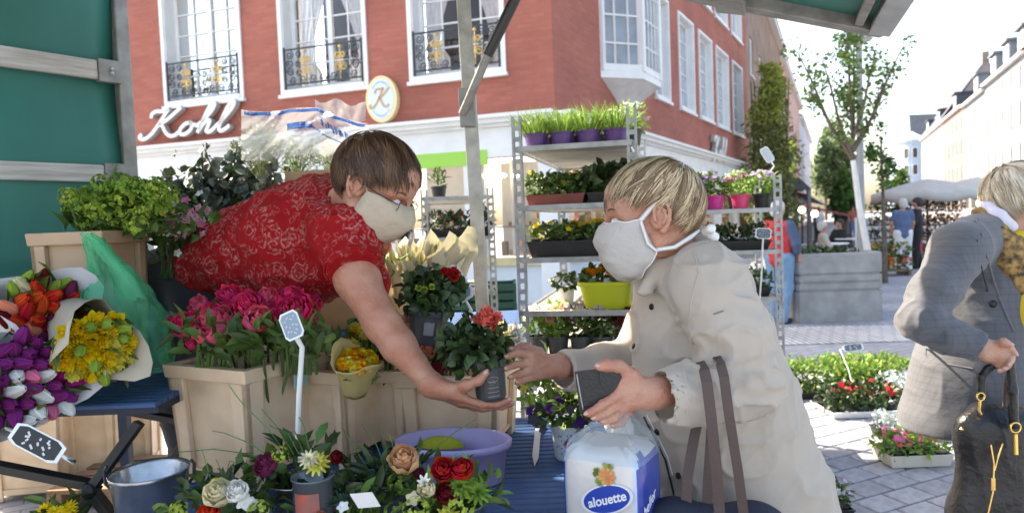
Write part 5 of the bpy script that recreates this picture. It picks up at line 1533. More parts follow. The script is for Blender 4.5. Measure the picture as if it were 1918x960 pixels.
# green carrier bag
GBAG = film('green_bag_film', (.22, .72, .48), .32, .25, 1.)
t = thing('plastic_bag', 'thin green plastic bag standing with twisted handles behind yellow daffodils', 'bag', P(228, 690, 1.84))
prof = [(.03, 172, 446, 14), (.05, 188, 476, 18), (.07, 208, 512, 30), (.12, 213, 548, 62), (.14, 222, 590, 74), (.14, 235, 630, 72), (.15, 245, 665, 70), (.15, 248, 692, 68)]
rows = []
for j in range(29):
    q = j / 28 * 7; i = min(int(q), 6); f_ = q - i
    dd, cx, cy, hw = [prof[i][e] * (1 - f_) + prof[i + 1][e] * f_ for e in range(4)]
    row = []
    for k in range(64):
        a = 2 * math.pi * k / 64
        n_ = vnoise(np.array([[math.cos(a) * 2.6, math.sin(a) * 2.6, j * .22], [math.cos(a) * 6, math.sin(a) * 6, j * .5]]), 3)
        w = 1 + .26 * (1 - 2 * abs(n_[0])) * .8 + .12 * n_[1] + .06 * math.sin(9 * a + j * .4)
        row.append(P(cx, cy, 1.86) + Vector((math.cos(a) * hw / F * 1.86 * w, math.sin(a) * dd * .7 * w, .006 * n_[1])))
    rows.append(row)
mb = MB(); mb.grid(rows, True); mb.build('bag_film', GBAG, t, smooth=True)
hr = []
for j, (cx, cy, hw) in enumerate(((160, 437, 9), (178, 452, 13), (210, 490, 13), (232, 520, 20), (250, 560, 24))):
    hr.append([P(cx, cy, 1.80) + Vector((math.cos(2 * math.pi * k / 14) * hw / F * 1.8 * (1 + .2 * math.sin(3 * k)), math.sin(2 * math.pi * k / 14) * .012, .006 * math.sin(k * 2.2))) for k in range(14)])
mb = MB(); mb.grid(hr, True); mb.build('handle', GBAG, t, smooth=True)
# viburnum in the tan crate
c = P(238, 400, 2.0)
t = thing('viburnum_bunch', 'bunch of lime green viburnum balls above the tan crate', 'flowers', P(180, 440, 1.985))
mb = MB()
for k in range(60):
    q = P(178 + rnd.uniform(-20, 20), 440, 1.985 + rnd.uniform(-.05, .05)); e = P(rnd.uniform(125, 350), rnd.uniform(350, 430), 1.98 + rnd.uniform(-.1, .1)); mb.tube([q, q.lerp(e, .5) + Vector((0, 0, .02)), e], .003, 4)
for k in range(200): mb.leaf(P(rnd.gauss(235, 50), rnd.gauss(402, 24), 2.0 + rnd.uniform(-.09, .1)), rvec() + Vector((0, 0, .1)), rvec(), rnd.uniform(.04, .08), .035)
mb.build('foliage', LEAF, t)
for k in range(84):
    a = rnd.uniform(0, 6.28); q = rnd.random() ** .5
    px, py = 232 + 105 * q * math.cos(a), 392 + 46 * q * math.sin(a)
    if px > 300 and py > 410: continue
    bloom(t, blooms('pom', 'green' if rnd.random() < .75 else 'lime'), P(px, py, 1.93 + rnd.uniform(-.06, .08)), (0, -.6, .8), rnd.uniform(.018, .03))
# pink stock bunch
t = thing('pink_flower_bunch', 'bunch of pink and white blossoms between viburnum and red shirt', 'flowers', P(320, 470, 2.12))
mb = MB()
for k in range(150): mb.leaf(P(rnd.gauss(325, 32), rnd.gauss(425, 22), 2.12 + rnd.uniform(-.05, .08)), rvec(), rvec(), rnd.uniform(.04, .07), .022)
for k in range(12): mb.tube([P(300 + k * 2, 520, 2.12), P(rnd.uniform(285, 380), rnd.uniform(400, 440), 2.1)], .003, 4)
mb.build('foliage', LEAFD, t)
for cc, n in (('palepink', 46), ('pink', 22), ('white', 20)):
    mb = MB()
    for k in range(n): flower(mb, P(rnd.gauss(330, 34), rnd.gauss(412, 18), 2.04 + rnd.uniform(-.03, .06)), rvec(.5) + Vector((0, -1, .4)), .014, 'pansy')
    mb.build('flowers', fm(cc), t)

# ================================================================== BEHIND THE FLORIST
ec = P(430, 400, 2.85)
crate('black bucket crate of eucalyptus on the rear table', (ec.x, 2.88, T2 + .002), .26, .24, .30, .1, m=BLACKP, group='dark flower crates')
t = thing('eucalyptus_bunch', 'dark grey green eucalyptus branches with round leaves behind the florist', 'plant', (ec.x, 2.88, T2 + .1))
mb = MB(); st = MB()
br = [(300, 318), (330, 330), (380, 270), (375, 300), (420, 290), (410, 330), (470, 300), (445, 265), (500, 320), (520, 300), (350, 355), (480, 345), (440, 335), (530, 340), (395, 310), (360, 325), (505, 285), (460, 325), (420, 350), (330, 365)]
for (px, py) in br:
    a = Vector((ec.x + rnd.uniform(-.07, .07), 2.88 + rnd.uniform(-.06, .06), T2 + .25)); e = P(px, py, 2.88 + rnd.uniform(-.18, .1)); m1 = a.lerp(e, .55) + Vector((0, 0, .05))
    st.tube([a, m1, e], [.005, .004, .002], 5)
    for k in range(26):
        q = k / 26; p = a.lerp(m1, q * 2) if q < .5 else m1.lerp(e, q * 2 - 1)
        if q < .25: continue
        d = rvec(1.); s = rnd.uniform(.028, .052)
        mb.leaf(p, d, rvec(), s, s * .95, .1, .1)
        mb.leaf(p, -d + rvec(.3), rvec(), s, s * .95, .1, .1)
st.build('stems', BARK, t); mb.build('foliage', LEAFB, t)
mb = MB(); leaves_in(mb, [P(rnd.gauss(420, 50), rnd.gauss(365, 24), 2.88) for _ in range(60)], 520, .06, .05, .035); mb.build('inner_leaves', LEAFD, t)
gy = thing('gypsophila_bunch', 'airy pale green gypsophila spray beside the plastic sheet', 'flowers', P(490, 340, 2.8))
mb = MB()
for k in range(60): mb.tube([P(492, 345, 2.82), P(rnd.gauss(490, 26), rnd.gauss(262, 22), 2.8 + rnd.uniform(-.06, .06))], .0012, 3, False)
leaves_in(mb, [P(rnd.gauss(492, 24), rnd.gauss(262, 20), 2.8) for _ in range(40)], 500, .035, .014, .005); mb.build('stems', mat('gyp_stem', (.30, .34, .15), .6, island=.4), gy)
mb = MB(); leaves_in(mb, [P(rnd.gauss(495, 26), rnd.gauss(258, 20), 2.78) for _ in range(50)], 520, .04, .011, .011); mb.build('tiny_flowers', mat('gyp_white', (.62, .62, .5), .7, island=.2), gy)
for lb, px, py, w in (('white gypsophila bunch under the printed plastic sheet', 560, 290, 42), ('second white gypsophila bunch right beside the florist hair', 622, 285, 34)):
    gy = thing('gypsophila_bunch', lb, 'flowers', P(px, 335, 2.82))
    mb = MB()
    for k in range(40): mb.tube([P(px, 335, 2.82), P(rnd.gauss(px, w * .5), rnd.gauss(py, 16), 2.82 + rnd.uniform(-.05, .05))], .0012, 3, False)
    leaves_in(mb, [P(rnd.gauss(px, w * .5), rnd.gauss(py + 12, 14), 2.8) for _ in range(30)], 160, .03, .035, .006); mb.build('stems', LEAFG, gy)
    mb = MB(); leaves_in(mb, [P(rnd.gauss(px, w * .55), rnd.gauss(py, 15), 2.78) for _ in range(50)], 420, .035, .011, .011); mb.build('tiny_flowers', mat('gyp_white', (.62, .62, .5), .7), gy)
# cardboard box
CARD = mat('cardboard', (.42, .27, .15), .8, var=.12, vscale=5)
t = thing('cardboard_box', 'open brown cardboard box on the rear table behind the florist', 'box', P(590, 400, 2.82))
a, b = P(535, 324, 2.75), P(655, 314, 2.75); zt = (a.z + b.z) / 2
for x0, x1, y0, y1, nm in ((a.x, b.x, 2.75, 2.756, 'front_panel'), (a.x, b.x, 3.0, 3.006, 'back_panel'), (a.x, a.x + .006, 2.7565, 2.9995, 'side_panel'), (b.x - .006, b.x, 2.7565, 2.9995, 'side_panel')):
    mb = MB(); mb.box((x0, y0, T2 + .002), (x1, y1, zt)); mb.build(nm, CARD, t)
mb = MB(); mb.hexa([(a.x, 2.742, zt - .003), (b.x, 2.742, zt - .003), (b.x, 2.748, zt - .003), (a.x, 2.748, zt - .003), (a.x, 2.72, zt + .0 - .1), (b.x, 2.72, zt - .1), (b.x, 2.726, zt - .1), (a.x, 2.726, zt - .1)]); mb.build('flap', CARD, t)
mb = MB(); mb.box((a.x + .007, 2.757, T2 + .002), (b.x - .007, 2.999, T2 + .008)); mb.build('floor_panel', CARD, t)
# printed plastic sheet over the bunches
SHEET = film('clear_sleeve', (.76, .80, .84), .44, .15, 1.)
INK = film('blue_print', (.02, .13, .42), .8, .3, .4)
t = thing('plastic_sleeve', 'clear crinkled plastic sleeve with blue printed border over white flowers', 'plastic sheet', P(580, 320, 2.7))
def sheet_pt(u, v, o=0.):
    # u across, v down; top edge rises to a ridge then slopes to the right
    px = 452 + u * 238; top = 205 + (0 if u < .6 else (u - .6) * 62) + 4 * math.sin(u * 9)
    py = top + v * (95 - 15 * u)
    dep = 2.68 + .045 * math.sin(u * 13 + v * 4) + .02 * math.sin(v * 17 + u * 31) + .10 * v - .05 * math.sin(u * 3.1) - o
    return P(px, py, dep)
mb = MB(); mb.grid([[sheet_pt(i / 40, j / 14) for i in range(41)] for j in range(15)]); mb.build('film', SHEET, t, smooth=True)
mb = MB(); mb.grid([[sheet_pt(.02 + i / 40 * .95, .02 + j / 3 * .07 + .012 * math.sin(i * .7), .003) for i in range(41)] for j in range(4)]); mb.build('printed_border', INK, t, smooth=True)
mb = MB(); mb.grid([[sheet_pt(.36 + i / 20 * .2, .3 + j / 3 * .14, .003) for i in range(21)] for j in range(4)])
mb.grid([[sheet_pt(.55 + i / 20 * .4, .38 + i / 20 * .38 + j / 2 * .03 + .05 * math.sin(i * .35), .003) for i in range(21)] for j in range(3)])
for k in range(26):
    u0 = rnd.uniform(.62, .9); v0 = .22 + (u0 - .6) * .55 + rnd.uniform(-.05, .05); mb.face([sheet_pt(u0, v0, .003), sheet_pt(u0 + .012, v0 + .01, .003), sheet_pt(u0 + .02, v0 + .1, .003), sheet_pt(u0 + .008, v0 + .1, .003)])
mb.build('printed_marks', INK, t, smooth=True)
mb = MB(); mb.grid([[P(590 + i * 9.5, 186 + 6 * math.sin(i * 1.1) + j * 9 + i * 1.0, 2.72 + .02 * math.sin(i * 2.1 + j)) for i in range(11)] for j in range(5)]); mb.build('film_edge', SHEET, t, smooth=True)

# ================================================================== CUT FLOWERS IN CRATES
t = thing('peony_bunch', 'bunch of hot pink peonies standing in the cream crate', 'flowers', pk.location + Vector((0, 0, .04)))
pcx, pcy = pk.location.x, pk.location.y
pe = [(350, 608, .030), (330, 600, .018), (372, 570, .022), (405, 612, .046), (437, 622, .026), (432, 560, .034), (468, 572, .032), (455, 590, .026), (520, 578, .034), (550, 582, .042), (575, 590, .030), (500, 560, .026), (545, 560, .030), (395, 585, .022), (360, 640, .018), (485, 600, .03), (585, 570, .024), (420, 575, .026)]
st = MB(); lf = MB()
for px, py, s in pe:
    D_ = 1.60 + rnd.uniform(-.02, .16) + (620 - py) * .0016
    q = P(px, py, D_); a = Vector((pcx + (q.x - pcx) * .35 + rnd.uniform(-.03, .03), pcy + rnd.uniform(-.06, .06), TZ + .1))
    st.tube([a, a.lerp(q, .6) + Vector((0, 0, .02)), q], .0035, 5)
    d = Vector(((q.x - pcx) * 1.2, -.75, .75)) + rvec(.3); s *= 1.22
    bloom(t, blooms('peony', 'hotpink' if rnd.random() < .7 else 'rose'), q - d.normalized() * s * .7, d, s)
    for k in range(7): lf.leaf(q - Vector((0, 0, .01)), d * -.2 + rvec(1.), rvec(), rnd.uniform(.03, .06), .016)
for k in range(330):
    px, py = rnd.uniform(335, 620), rnd.uniform(610, 668)
    lf.leaf(P(px, py, 1.66 + rnd.uniform(-.06, .2)), Vector((rnd.uniform(-.7, .7), -.4, rnd.uniform(.1, 1))) + rvec(.4), rvec() + Vector((0, -.5, .5)), rnd.uniform(.04, .075), rnd.uniform(.014, .024))
for k in range(40):
    px = rnd.uniform(360, 600); st.tube([P(px, 620 + rnd.uniform(-10, 20), 1.68), P(px + rnd.uniform(-12, 12), 700, 1.76)], .0034, 5)
st.build('stems', STEM, t); lf.build('foliage', LEAF, t, smooth=True)
bouquet('small bouquet of amber and yellow ranunculus in yellow kraft paper', P(668, 668, 1.72), P(655, 760, 1.70) + Vector((-.0, .06, .02)), .056, PAPERY, [('daisy', 'amber', 13, .017), ('daisy', 'yellow', 9, .017), ('daisy', 'lemon', 8, .016), ('daisy', 'rust', 3, .015)], nleaf=10, seed=3.3, r0=.03, flare=.008, leafs=(.05, .014), front=-.15, lift=.01, wl=1.)
def bunch(label, pts, D, kind_cols, s, lm, nl=80, base=None, name='flower_bunch', lsz=(.06, .02)):
    cx = sum(p[0] for p in pts) / len(pts); cy = max(p[1] for p in pts)
    t = thing(name, label, 'flowers', P(cx, cy + 40, D))
    st = MB(); lf = MB()
    for (px, py) in pts:
        kd, cc = rnd.choice(kind_cols); q = P(px, py, D + rnd.uniform(-.05, .05)); bt = P(cx + (px - cx) * .5, cy + 60, D + .03)
        st.tube([bt, bt.lerp(q, .6) + Vector((0, 0, .01)), q], .003, 4); d = Vector((rnd.uniform(-.4, .4), -.7, .8))
        bloom(t, blooms(kd, cc), q, d, s * rnd.uniform(.8, 1.15))
    for k in range(nl): px, py = rnd.choice(pts); lf.leaf(P(px + rnd.gauss(0, 14), py + 18 + rnd.gauss(0, 14), D + .03 + rnd.uniform(-.04, .05)), rvec() + Vector((0, -.2, .4)), rvec(), lsz[0] * rnd.uniform(.6, 1.3), lsz[1])
    st.build('stems', STEM, t); lf.build('foliage', lm, t)
    return t
jit = lambda x0, x1, y0, y1, n: [(rnd.uniform(x0, x1), rnd.uniform(y0, y1)) for _ in range(n)]
bunch('bunch of yellow ranunculus behind the kraft paper bouquet', jit(650, 712, 606, 660, 18), 1.92, [('daisy', 'yellow'), ('daisy', 'lemon'), ('daisy', 'amber')], .02, LEAF)
bunch('bunch of coral red ranunculus under the florist forearm', jit(700, 745, 640, 672, 16), 1.98, [('daisy', 'redorange'), ('daisy', 'coral'), ('daisy', 'red')], .018, LEAFD)
bunch('bunch of peach roses behind the forearm', jit(762, 830, 630, 672, 9), 2.02, [('rose', 'peach'), ('rose', 'salmon')], .022, LEAFD, 50)
bunch('single orange rose bunch below the florist mask', [(712, 456), (700, 448), (722, 470)], 2.15, [('rose', 'salmon')], .026, LEAF, 24)
bunch('dark plum flowers in the crate beside the held carnation pot', jit(815, 850, 640, 690, 9), 1.98, [('pansy', 'plum'), ('pansy', 'darkred')], .022, LEAFD, 60)
bunch('pale yellow white blossoms behind the carnation pot', jit(930, 975, 615, 650, 7), 2.05, [('rose', 'cream'), ('carnation', 'white')], .024, LEAFG, 30)
# lilies in paper cones
t = thing('lily_bunch', 'bunch of pale lilies in cream paper cones before the pole', 'flowers', P(810, 600, 2.25))
CONE = mat('ivory_paper', (.76, .72, .56), .7, trans=.4, bump=.4, bscale=14); LILY = mat('lily_bud', (.66, .70, .40), .5, island=.3, trans=.35, hue=.03)
for k, (px, py, lean) in enumerate(((735, 470, -10), (765, 462, -4), (795, 470, 0), (822, 455, 4), (850, 462, 8), (875, 450, 12), (778, 490, -4), (842, 490, 6), (725, 500, -12))):
    hd = P(px, py, 2.2 + .02 * (k % 3)); ft = P(px - lean * 2.2, py + 110, 2.25 + .02 * (k % 3))
    mb = MB(); wrap(mb, ft, hd, .012, .035, .012, 14, .22, k * 1.3); mb.build('paper_cone', CONE, t, smooth=True, solid=.0006)
    mb = MB()
    for e in range(4):
        d = (hd - ft).normalized() + rvec(.25); mb.ball(hd - (hd - ft) * rnd.uniform(.02, .3) + rvec(.018), (.008, .008, .036), 7, 6, M=d.to_track_quat('Z', 'Y').to_matrix())
    mb.build('lily_buds', LILY, t, smooth=True)
# ================================================================== POTS IN HANDS
STRIPE = mat('pot_stripe', (.35, .34, .33), .5)
pc = P(921, 745, 1.60)
t = pot_plant('grey plastic pot of dark leaves with coral carnation passed between the women', (pc.x, pc.y, pc.z), .041, .092, GREYP, LEAFD,
    lambda mb: foliage(mb, (-.03, 0, .125), .075, .065, .06, 330, .035, .024, .3, .35), [(fm('coral'), lambda mb: flower(mb, (.008, -.01, .17), (.1, -.35, 1), .034, 'carnation')), (fm('coral'), lambda mb: [flower(mb, (.008 + rnd.uniform(-.02, .02), -.015, .185 + rnd.uniform(-.012, .012)), rvec() + Vector((0, -.6, .7)), .017, 'carnation') for _ in range(7)])], tilt=(0, R(-4), 0), taper=.86)
mb = MB()
pts = [(-.008, .045), (.012, .047), (.016, .054), (.0, .058), (-.012, .054), (-.01, .048), (.008, .043)]
def onpot(u, z, r=.0412): a = -math.pi / 2 + u / r; rr = r * (.86 + .12 * z / .092) * 1.015; return Vector((rr * math.cos(a), rr * math.sin(a), z))
mb.tube([onpot(x + .008, z) for x, z in pts], .0009, 4)
for k in range(3): mb.tube([onpot(-.006 + i * .006, .032 - k * .01) for i in range(6)], .0009, 4)
part('scratched_marks', mb.mesh('scratched_marks', STRIPE), t)
pc = P(797, 642, 1.80)
t = pot_plant('dark grey pot of green leaves with red blossoms in the florist far hand', (pc.x, pc.y, pc.z), .056, .09, GREYP, LEAFD,
    lambda mb: foliage(mb, (-.0, 0, .13), .075, .07, .06, 330, .036, .028, .3, .35), [(fm('red'), lambda mb: [flower(mb, (.045 + rnd.uniform(-.016, .016), -.02, .19 + rnd.uniform(-.01, .012)), rvec(.5) + Vector((0, -.7, .5)), .013, 'carnation') for _ in range(8)]), (fm('lime'), lambda mb: [flower(mb, (rnd.uniform(-.03, .03), -.06, .14 + rnd.uniform(-.02, .02)), (0, -1, .3), .009, 'carnation') for _ in range(4)])], tilt=(0, R(9), 0), taper=.72)
mb = MB(); mb.grid([[onpot(-.004 + i * .007, z, .056 * .93) for i in range(5)] for z in (.028, .045, .062)]); part('paper_label', mb.mesh('paper_label', mat('pot_label', (.22, .22, .23), .6)), t)

# ================================================================== TUB, KNIFE, PANSY POT, BUCKET
LIL = mat('lilac_plastic', (.42, .37, .64), .4, var=.06)
c = PZ(853, 890, TZ)
t = thing('oval_tub', 'oval lilac plastic tub with yellow residue on the blue table', 'tub', (c.x, 1.755, TZ + .001), R(-9))
def ov(a, b, z, n=36): return [Vector((a * math.cos(2 * math.pi * k / n), b * math.sin(2 * math.pi * k / n), z)) for k in range(n)]
mb = MB(); A_, B_ = .147, .098
mb.grid([ov(A_ * .86, B_ * .86, 0), ov(A_ * .88, B_ * .88, .004), ov(A_ * .95, B_ * .95, .085), ov(A_ * 1.03, B_ * 1.03, .086), ov(A_ * 1.04, B_ * 1.04, .101), ov(A_ * 1.01, B_ * 1.01, .105), ov(A_ * .95, B_ * .95, .1), ov(A_ * .86, B_ * .86, .012)], True); mb.face(ov(A_ * .86, B_ * .86, 0)[::-1]); mb.face(ov(A_ * .86, B_ * .86, .012))
part('tub', mb.mesh('tub', LIL, True), t)
mb = MB(); n = 16; mb.lathe([(.001, .094), (.03, .092), (.055, .08), (.06, .07)], n, (-.045, .045, 0), 1.05, .5); part('yellow_sponge', mb.mesh('yellow_sponge', mat('moss_yellow', (.38, .40, .02), .8, bump=.6, bscale=70), True), t)
k0, k1 = PZ(1008, 800, TZ + .012), PZ(1001, 872, TZ + .006)
t = thing('florist_knife', 'florist knife with pale blade lying on the blue slats', 'knife', k1)
dv = (k1 - k0); sd_ = Vector((dv.y, -dv.x, 0)).normalized(); dvn = dv.normalized()
mb = MB(); q = [k0 - sd_ * .009, k0 + sd_ * .009, k0 + dv * .75 + sd_ * .009, k1, k0 + dv * .8 - sd_ * .009]
mb.face(q); mb.face([p - Vector((0, 0, .002)) for p in q][::-1]); mb.grid([q, [p - Vector((0, 0, .002)) for p in q]], True); mb.build('blade', mat('pale_steel', (.72, .73, .74), .35, metal=.3), t)
mb = MB(); mb.bar(k0 - dvn * .1, k0 + dvn * .004, .022, .014, Vector((0, 0, 1))); mb.build('handle', BLACKP, t, bevel=.004)
c = PZ(1072, 868, TZ)
CER = mat('white_ceramic', (.74, .75, .76), .3, var=.05)
t = pot_plant('white ceramic pot with red flower print holding dark purple pansies', (c.x, c.y + .045, TZ + .002), .055, .098, CER, LEAF,
    lambda mb: (foliage(mb, (-.015, 0, .135), .09, .07, .05, 210, .045, .02, .5, .3)), [(fm('violet'), lambda mb: [flower(mb, (x, -.06 + rnd.uniform(-.01, .02), z), (rnd.uniform(-.3, .3), -1, .3), r_, 'pansy') for x, z, r_ in ((.02, .115, .02), (-.055, .155, .016), (-.105, .145, .016), (-.03, .17, .016), (.05, .16, .015))]), (mat('petal_ink', (.012, .012, .03), .5), lambda mb: [flower(mb, (x, -.06, z), (rnd.uniform(-.5, .5), -1, .3), r_, 'pansy') for x, z, r_ in ((-.1, .125, .018), (-.075, .1, .014), (-.085, .16, .012), (.0, .15, .014))]), (fm('lemon'), lambda mb: florets(mb, (.06, 0, .15), .04, .05, .05, 6, .012))], taper=.8)
def oncer(u, z, r=.055): a = -math.pi / 2 - .2 + u / r; rr = r * (.8 + .16 * z / .098) * 1.02; return Vector((rr * math.cos(a), rr * math.sin(a), z))
mb = MB()
for k in range(9): a = k * .7; mb.face([oncer(0, .052), oncer(.013 * math.cos(a), .052 + .013 * math.sin(a)), oncer(.013 * math.cos(a + .6), .052 + .013 * math.sin(a + .6))])
part('flower_print', mb.mesh('flower_print', mat('print_red', (.42, .03, .07), .5)), t)
mb = MB()
for k in range(22):
    u, z = rnd.uniform(-.035, .05), rnd.uniform(.02, .08); a = rnd.uniform(0, 6.28); d = Vector((math.cos(a), math.sin(a))) * rnd.uniform(.004, .01)
    mb.tube([oncer(u, z), oncer(u + d.x, z + d.y)], .0012, 4)
part('blue_print', mb.mesh('blue_print', mat('print_blue', (.08, .2, .3), .5)), t)
# zinc bucket
ZB = mat('zinc_bucket', (.5, .52, .55), .24, metal=.9, var=.4, vscale=14, bump=.15, bscale=30)
c = P(287, 985, 1.45)
t = thing('metal_bucket', 'empty shiny zinc bucket with small side lugs in front of peony crate', 'bucket', (c.x, 1.45, TZ + .001), .15)
mb = MB(); h = P(287, 880, 1.45).z - TZ
mb.lathe([(.001, 0), (.058, 0), (.060, .004), (.076, h * .93), (.0775, h * .95), (.0795, h), (.0785, h + .002), (.074, h * .96), (.058, .008), (.001, .007)], 32); part('shell', mb.mesh('shell', ZB, True), t)
for s in (-1, 1):
    mb = MB(); mb.tube([(s * .077, 0, h * .78), (s * .088, 0, h * .86), (s * .09, 0, h * 1.04), (s * .083, 0, h * 1.1)], .0035, 6); part('lug', mb.mesh('lug', BLACKP), t)
# ================================================================== ARRANGEMENTS ALONG THE FRONT
GP = mat('glass_vase', (.10, .12, .14), .12, spec=.7)
def arrangement(label, px, py, D, vr, vh, vm, spec, leaves, name='flower_arrangement', stems=None, rx=.1, rz=.06):
    """vase on the table at (px, D); blooms placed by pixel within the bunch"""
    c = P(px, py, D); base = Vector((c.x, D, TZ + .001))
    t = thing(name, label, 'flowers', base)
    mb = MB(); mb.lathe([(.001, 0), (vr * .75, 0), (vr * .78, .004), (vr, vh), (vr * 1.04, vh), (vr * 1.02, vh + .003), (vr * .95, vh), (vr * .75, .01)], 22, base); mb.build('vase', vm, t, smooth=True)
    for lm, n, ln, w in leaves:
        mb = MB(); foliage(mb, (c.x, D, c.z), rx, rx * .75, rz, n, ln, w, .35, .3)
        for k in range(12): mb.tube([base + Vector((rnd.uniform(-.5, .5) * vr, rnd.uniform(-.5, .5) * vr, vh * .5)), c + Vector((rnd.uniform(-.7, .7) * rx, rnd.uniform(-.5, .5) * rx, rnd.uniform(-.2, .6) * rz))], .003, 4)
        mb.build('foliage', lm, t, smooth=True)
    for kd, cc, bx, by, s in spec:
        q = P(bx, by, D - rx * 1.05 + rnd.uniform(-.01, .015)); d = Vector(((bx - px) * .004, -.75, .8)) + rvec(.15); s *= .78; bloom(t, blooms(kd, cc), q - d.normalized() * s * .6, d, s)
    if stems:
        mb = MB()
        for pts in stems: mb.tube([P(x, y, D - .02 + .01 * i) for i, (x, y) in enumerate(pts)], .0011, 4)
        mb.build('grass_stems', STEM, t)
    return t
arrangement('arrangement with plum flowers, pale yellow gerbera and long grass stems', 560, 878, 1.38, .062, .15, ZB,
    [('peony', 'plum', 500, 872, .03), ('daisy', 'lemon', 592, 862, .034), ('daisy', 'cream', 578, 855, .026), ('pom', 'lime', 525, 850, .018), ('rose', 'darkred', 630, 856, .018)],
    [(LEAFD, 50, .05, .024), (LEAF, 40, .055, .028)], stems=[[(520, 870), (470, 850), (400, 840), (335, 846)], [(525, 868), (470, 830), (420, 810), (398, 806)], [(545, 860), (500, 800), (450, 750), (428, 720)], [(550, 850), (520, 800), (490, 765)], [(560, 850), (540, 812), (505, 796)], [(570, 850), (552, 806), (536, 815)], [(580, 845), (570, 800), (560, 780)], [(530, 870), (460, 870), (430, 862), (420, 905)]], rx=.105, rz=.05)
arrangement('low arrangement with cream rose, white blossoms and orange flower at the front', 420, 935, 1.30, .06, .1, BLACKP,
    [('rose', 'cream', 410, 925, .034), ('peony', 'white', 445, 920, .026), ('pansy', 'white', 455, 935, .02), ('pansy', 'white', 468, 940, .018), ('peony', 'redorange', 392, 962, .026), ('pom', 'lime', 484, 955, .022), ('pom', 'lime', 335, 955, .02), ('daisy', 'lemon', 400, 900, .012)],
    [(LEAFD, 50, .045, .02), (LEAF, 60, .04, .017)], stems=[[(400, 915), (390, 880), (378, 840)], [(420, 915), (414, 880), (405, 860)], [(430, 910), (438, 875), (432, 870)]], rx=.115, rz=.04)
arrangement('arrangement with one large peach rose and dark foliage', 730, 885, 1.45, .06, .12, GP,
    [('rose', 'peach', 756, 862, .042), ('pom', 'green', 745, 905, .026), ('rose', 'plum', 785, 885, .016)],
    [(LEAFD, 80, .055, .013), (LEAF, 50, .045, .015)], stems=[[(690, 880), (660, 830), (640, 800)], [(720, 870), (700, 820), (680, 800)], [(800, 850), (850, 810), (890, 785)], [(740, 860), (735, 830), (728, 812)], [(700, 900), (760, 910), (800, 935)]], rx=.095, rz=.045)
arrangement('front arrangement with red roses, green spider chrysanthemums and lime viburnum', 845, 928, 1.36, .07, .1, GP,
    [('rose', 'red', 832, 880, .032), ('rose', 'red', 866, 880, .030), ('rose', 'darkred', 838, 925, .028), ('daisy', 'green', 860, 905, .04), ('daisy', 'green', 895, 915, .036), ('lily', 'white', 798, 910, .022), ('peony', 'cream', 800, 915, .022), ('pom', 'lime', 862, 948, .032), ('daisy', 'lemon', 835, 962, .034), ('pom', 'lime', 780, 955, .03), ('pom', 'green', 740, 960, .024), ('pansy', 'cream', 770, 930, .02)],
    [(LEAFG, 90, .045, .016), (LEAF, 70, .05, .018)], rx=.11, rz=.05)
arrangement('dark leaved bunch with white card among the front arrangements', 648, 935, 1.31, .055, .09, BLACKP,
    [('pansy', 'white', 640, 945, .016), ('rose', 'salmon', 600, 972, .02)], [(LEAFD, 50, .05, .022), (LEAFG, 20, .045, .022)], rx=.08, rz=.035)
mb = MB(); a = P(655, 925, 1.22); mb.obox(a, Vector((.04, .0, .002)), Vector((.012, .01, -.03)), Vector((0, .001, .0006))); mb.build('paper_card', WPL, label='small white paper card tucked into the dark leaved bunch', cat='card')
# glass jar with red label
c = P(588, 935, 1.28)
t = thing('glass_jar', 'dark glass jar with red picture label between the front arrangements', 'jar', (c.x, 1.28, TZ + .001))
mb = MB(); h = P(588, 893, 1.28).z - TZ; mb.lathe([(.001, 0), (.034, 0), (.036, .004), (.038, h), (.040, h), (.040, h + .004), (.036, h), (.034, .01)], 24); part('glass', mb.mesh('glass', GP, True), t)
mb = MB(); mb.grid([[Vector((.0388 * math.cos(a), .0388 * math.sin(a), z)) for a in [-2.3 + k * .14 for k in range(10)]] for z in (h * .35, h * .6, h * .9)]); part('red_label', mb.mesh('red_label', mat('red_label', (.45, .07, .04), .5, var=.5, vscale=30, col2=(.12, .1, .1)), True), t)
# yellow bunch low at the left bottom edge
c = PZ(112, 985, 0)
bunch('yellow flowers standing low at the bottom left corner', jit(85, 135, 952, 966, 9), 1.5, [('daisy', 'yellow')], .018, LEAF, 30)
